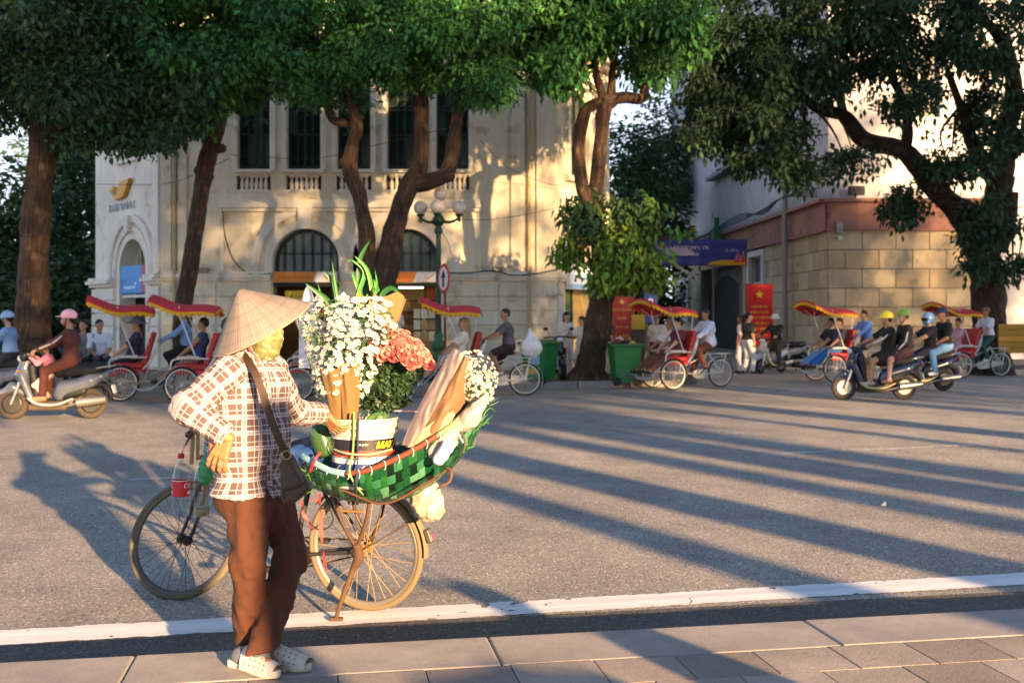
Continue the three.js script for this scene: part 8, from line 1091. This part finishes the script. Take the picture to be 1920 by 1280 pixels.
  const brown = new THREE.MeshStandardMaterial({ color: '#45230f', roughness: 0.92, bumpMap: weave, bumpScale: 0.0005 });
  const seatP = [lat(hem.clone().add(V(0, -0.03, 0)), 0.05, 0.104, 0.04), cap(hipR.clone().add(V(0, -0.03, -0.03)), hipL.clone().add(V(0, -0.03, 0)), 0.085, 0.085, 0.04)];
  const leg = (h, k, a, r) => [cap(h.clone().add(V(0, -0.05, 0)), k, 0.092, 0.07, 0.03), cap(k, a.clone().addScaledVector(a.clone().sub(k), 0.3), 0.07, r, 0.03)];
  K.put('trousers', uvBox(blob([...seatP, ...leg(hipR, knR, hemR, 0.056), ...leg(hipL, knL, hemL, 0.062)], 0.0105, 0.02, (d, x, y, z) => Math.max(tw(d, x, y, z), KERB_H + 0.082 - y + 0.05 * (x + 1.08))), 6), brown);
  // socks and perforated slip-on sandals
  const sandal = M('#bdb5a6', 0.5), holeM = M('#5d574f', 0.8), sock = cloth('#5d6068');
  for (const [h, t, a, nm] of [[heelN, toeN, anL, 'near'], [heelF, toeF, anR, 'far']]) {
    K.put('sock', blob([cap(h.clone().add(V(0, -0.008, 0)), t.clone().lerp(h, 0.16).add(V(0, -0.012, 0)), 0.036, 0.026, 0.02), cap(a.clone().add(V(0, -0.02, 0)), h.clone().lerp(t, 0.1), 0.045, 0.036, 0.02)], 0.007, 0.02), sock);
    const d = t.clone().sub(h).setY(0), L = d.length(), ang = Math.atan2(-d.z, d.x), mtx = new THREE.Matrix4().makeRotationY(ang).setPosition(h.x, KERB_H, h.z);
    const sole = poly(splineShape([[-0.055, 0], [-0.035, 0.036], [0.04, 0.03], [0.13, 0.044], [0.21, 0.04], [0.248, 0.0], [0.21, -0.042], [0.13, -0.044], [0.04, -0.032], [-0.035, -0.036]], 60), 0.032, 0.008).rotateX(-Math.PI / 2).translate(0, 0.018, 0), up = K.put('sandal', mg([sole, sheet(1, 1, 14, 14, (u, v) => { const x = lerp(0.05, 0.236, u), w = lerp(0.047, 0.036, u), th = lerp(-1.62, 1.62, v), hgt = lerp(0.08, 0.034, u); return [x + 0.02 * Math.abs(v - 0.5), 0.018 + Math.cos(th) * hgt, Math.sin(th) * w]; }), sheet(1, 1, 14, 14, (u, v) => { const x = lerp(0.05, 0.236, u), w = lerp(0.05, 0.039, u), th = lerp(-1.62, 1.62, v), hgt = lerp(0.085, 0.038, u); return [x + 0.02 * Math.abs(v - 0.5), 0.018 + Math.cos(th) * hgt, Math.sin(th) * w]; })]).applyMatrix4(mtx), sandal);
    const holes = []; for (let i = 0; i < 5; i++) for (let j = 0; j < 7; j++) { const u = (i + 0.5) / 5, v = 0.12 + j * 0.127, ux = lerp(0.08, 0.8, u), x = lerp(0.05, 0.236, ux) + 0.02 * Math.abs(v - 0.5), th = lerp(-1.62, 1.62, v), w = lerp(0.0505, 0.0395, ux), hgt = lerp(0.0855, 0.0385, ux); holes.push(new THREE.CircleGeometry(0.0042, 8).rotateX(-Math.PI / 2).rotateX(th).translate(x, 0.0185 + Math.cos(th) * hgt, Math.sin(th) * w)); }
    K.put('perforations', mg(holes).applyMatrix4(mtx), holeM, up).userData.kind = 'stuff';
  }
  // shoulder bag
  const Bag = placed('shoulder_bag', 'brown leather shoulder bag slung across the flower seller', 'bag', P(550, 900, 4.5)), leather = new THREE.MeshStandardMaterial({ color: '#3f2f20', roughness: 0.55, bumpMap: grain, bumpScale: 0.002, side: THREE.DoubleSide });
  const sp = [nk.clone().addScaledVector(f, -0.11).addScaledVector(rs, 0.02).add(V(0, -0.06, 0)), nk.clone().addScaledVector(rs, -0.0).addScaledVector(f, -0.04).add(V(-0.01, 0.03, 0.03)), P(474, 690, 4.47), P(492, 735, 4.42), P(508, 785, 4.42), P(524, 825, 4.44), P(538, 852, 4.47)], sc = new THREE.CatmullRomCurve3(sp);
  const ribbon = (off) => sheet(1, 6, 4, 40, (u, v) => { const q2 = sc.getPoint(v), tn = sc.getTangent(v), sd = tn.clone().cross(V(0.2, 0.1, 1)).normalize(); const w = (u - 0.5) * 0.03; return [q2.x + sd.x * w, q2.y + sd.y * w, q2.z + sd.z * w + off]; });
  Bag.put('strap', mg([ribbon(0.006), ribbon(0.003)]), leather);
  const bp = pts => poly(pts.map(p => { const q2 = P(p[0], p[1], 4.5); return [q2.x, q2.y]; }), 0.055, 0.016);
  const pouch = (pts, z) => { const g = bp(splineShape(pts, 60)), p = g.attributes.position; for (let i = 0; i < p.count; i++) p.setZ(i, p.getZ(i) * (0.5 + 1.1 * smooth(P(0, 850, 4.5).y, P(0, 925, 4.5).y, p.getY(i))) + z + 0.006 * N3(p.getX(i) * 40, p.getY(i) * 30, 3)); g.computeVertexNormals(); return uvBox(g, 8); };
  Bag.put('pouch', pouch([[531, 853], [540, 849], [549, 853], [566, 884], [586, 914], [578, 922], [550, 943], [533, 944], [527, 900]], -4.5), leather);
  Bag.put('flap', pouch([[532, 856], [548, 854], [560, 878], [572, 902], [552, 914], [534, 912]], -4.478), leather); Bag.put('buckle', new THREE.TorusGeometry(0.018, 0.003, 6, 20).translate(0, 0, 0).applyMatrix4(new THREE.Matrix4().setPosition(P(537, 853, 4.45))), M('#a58f5c', 0.35, { metalness: 0.8 }));
}
renderer.render(scene, camera);
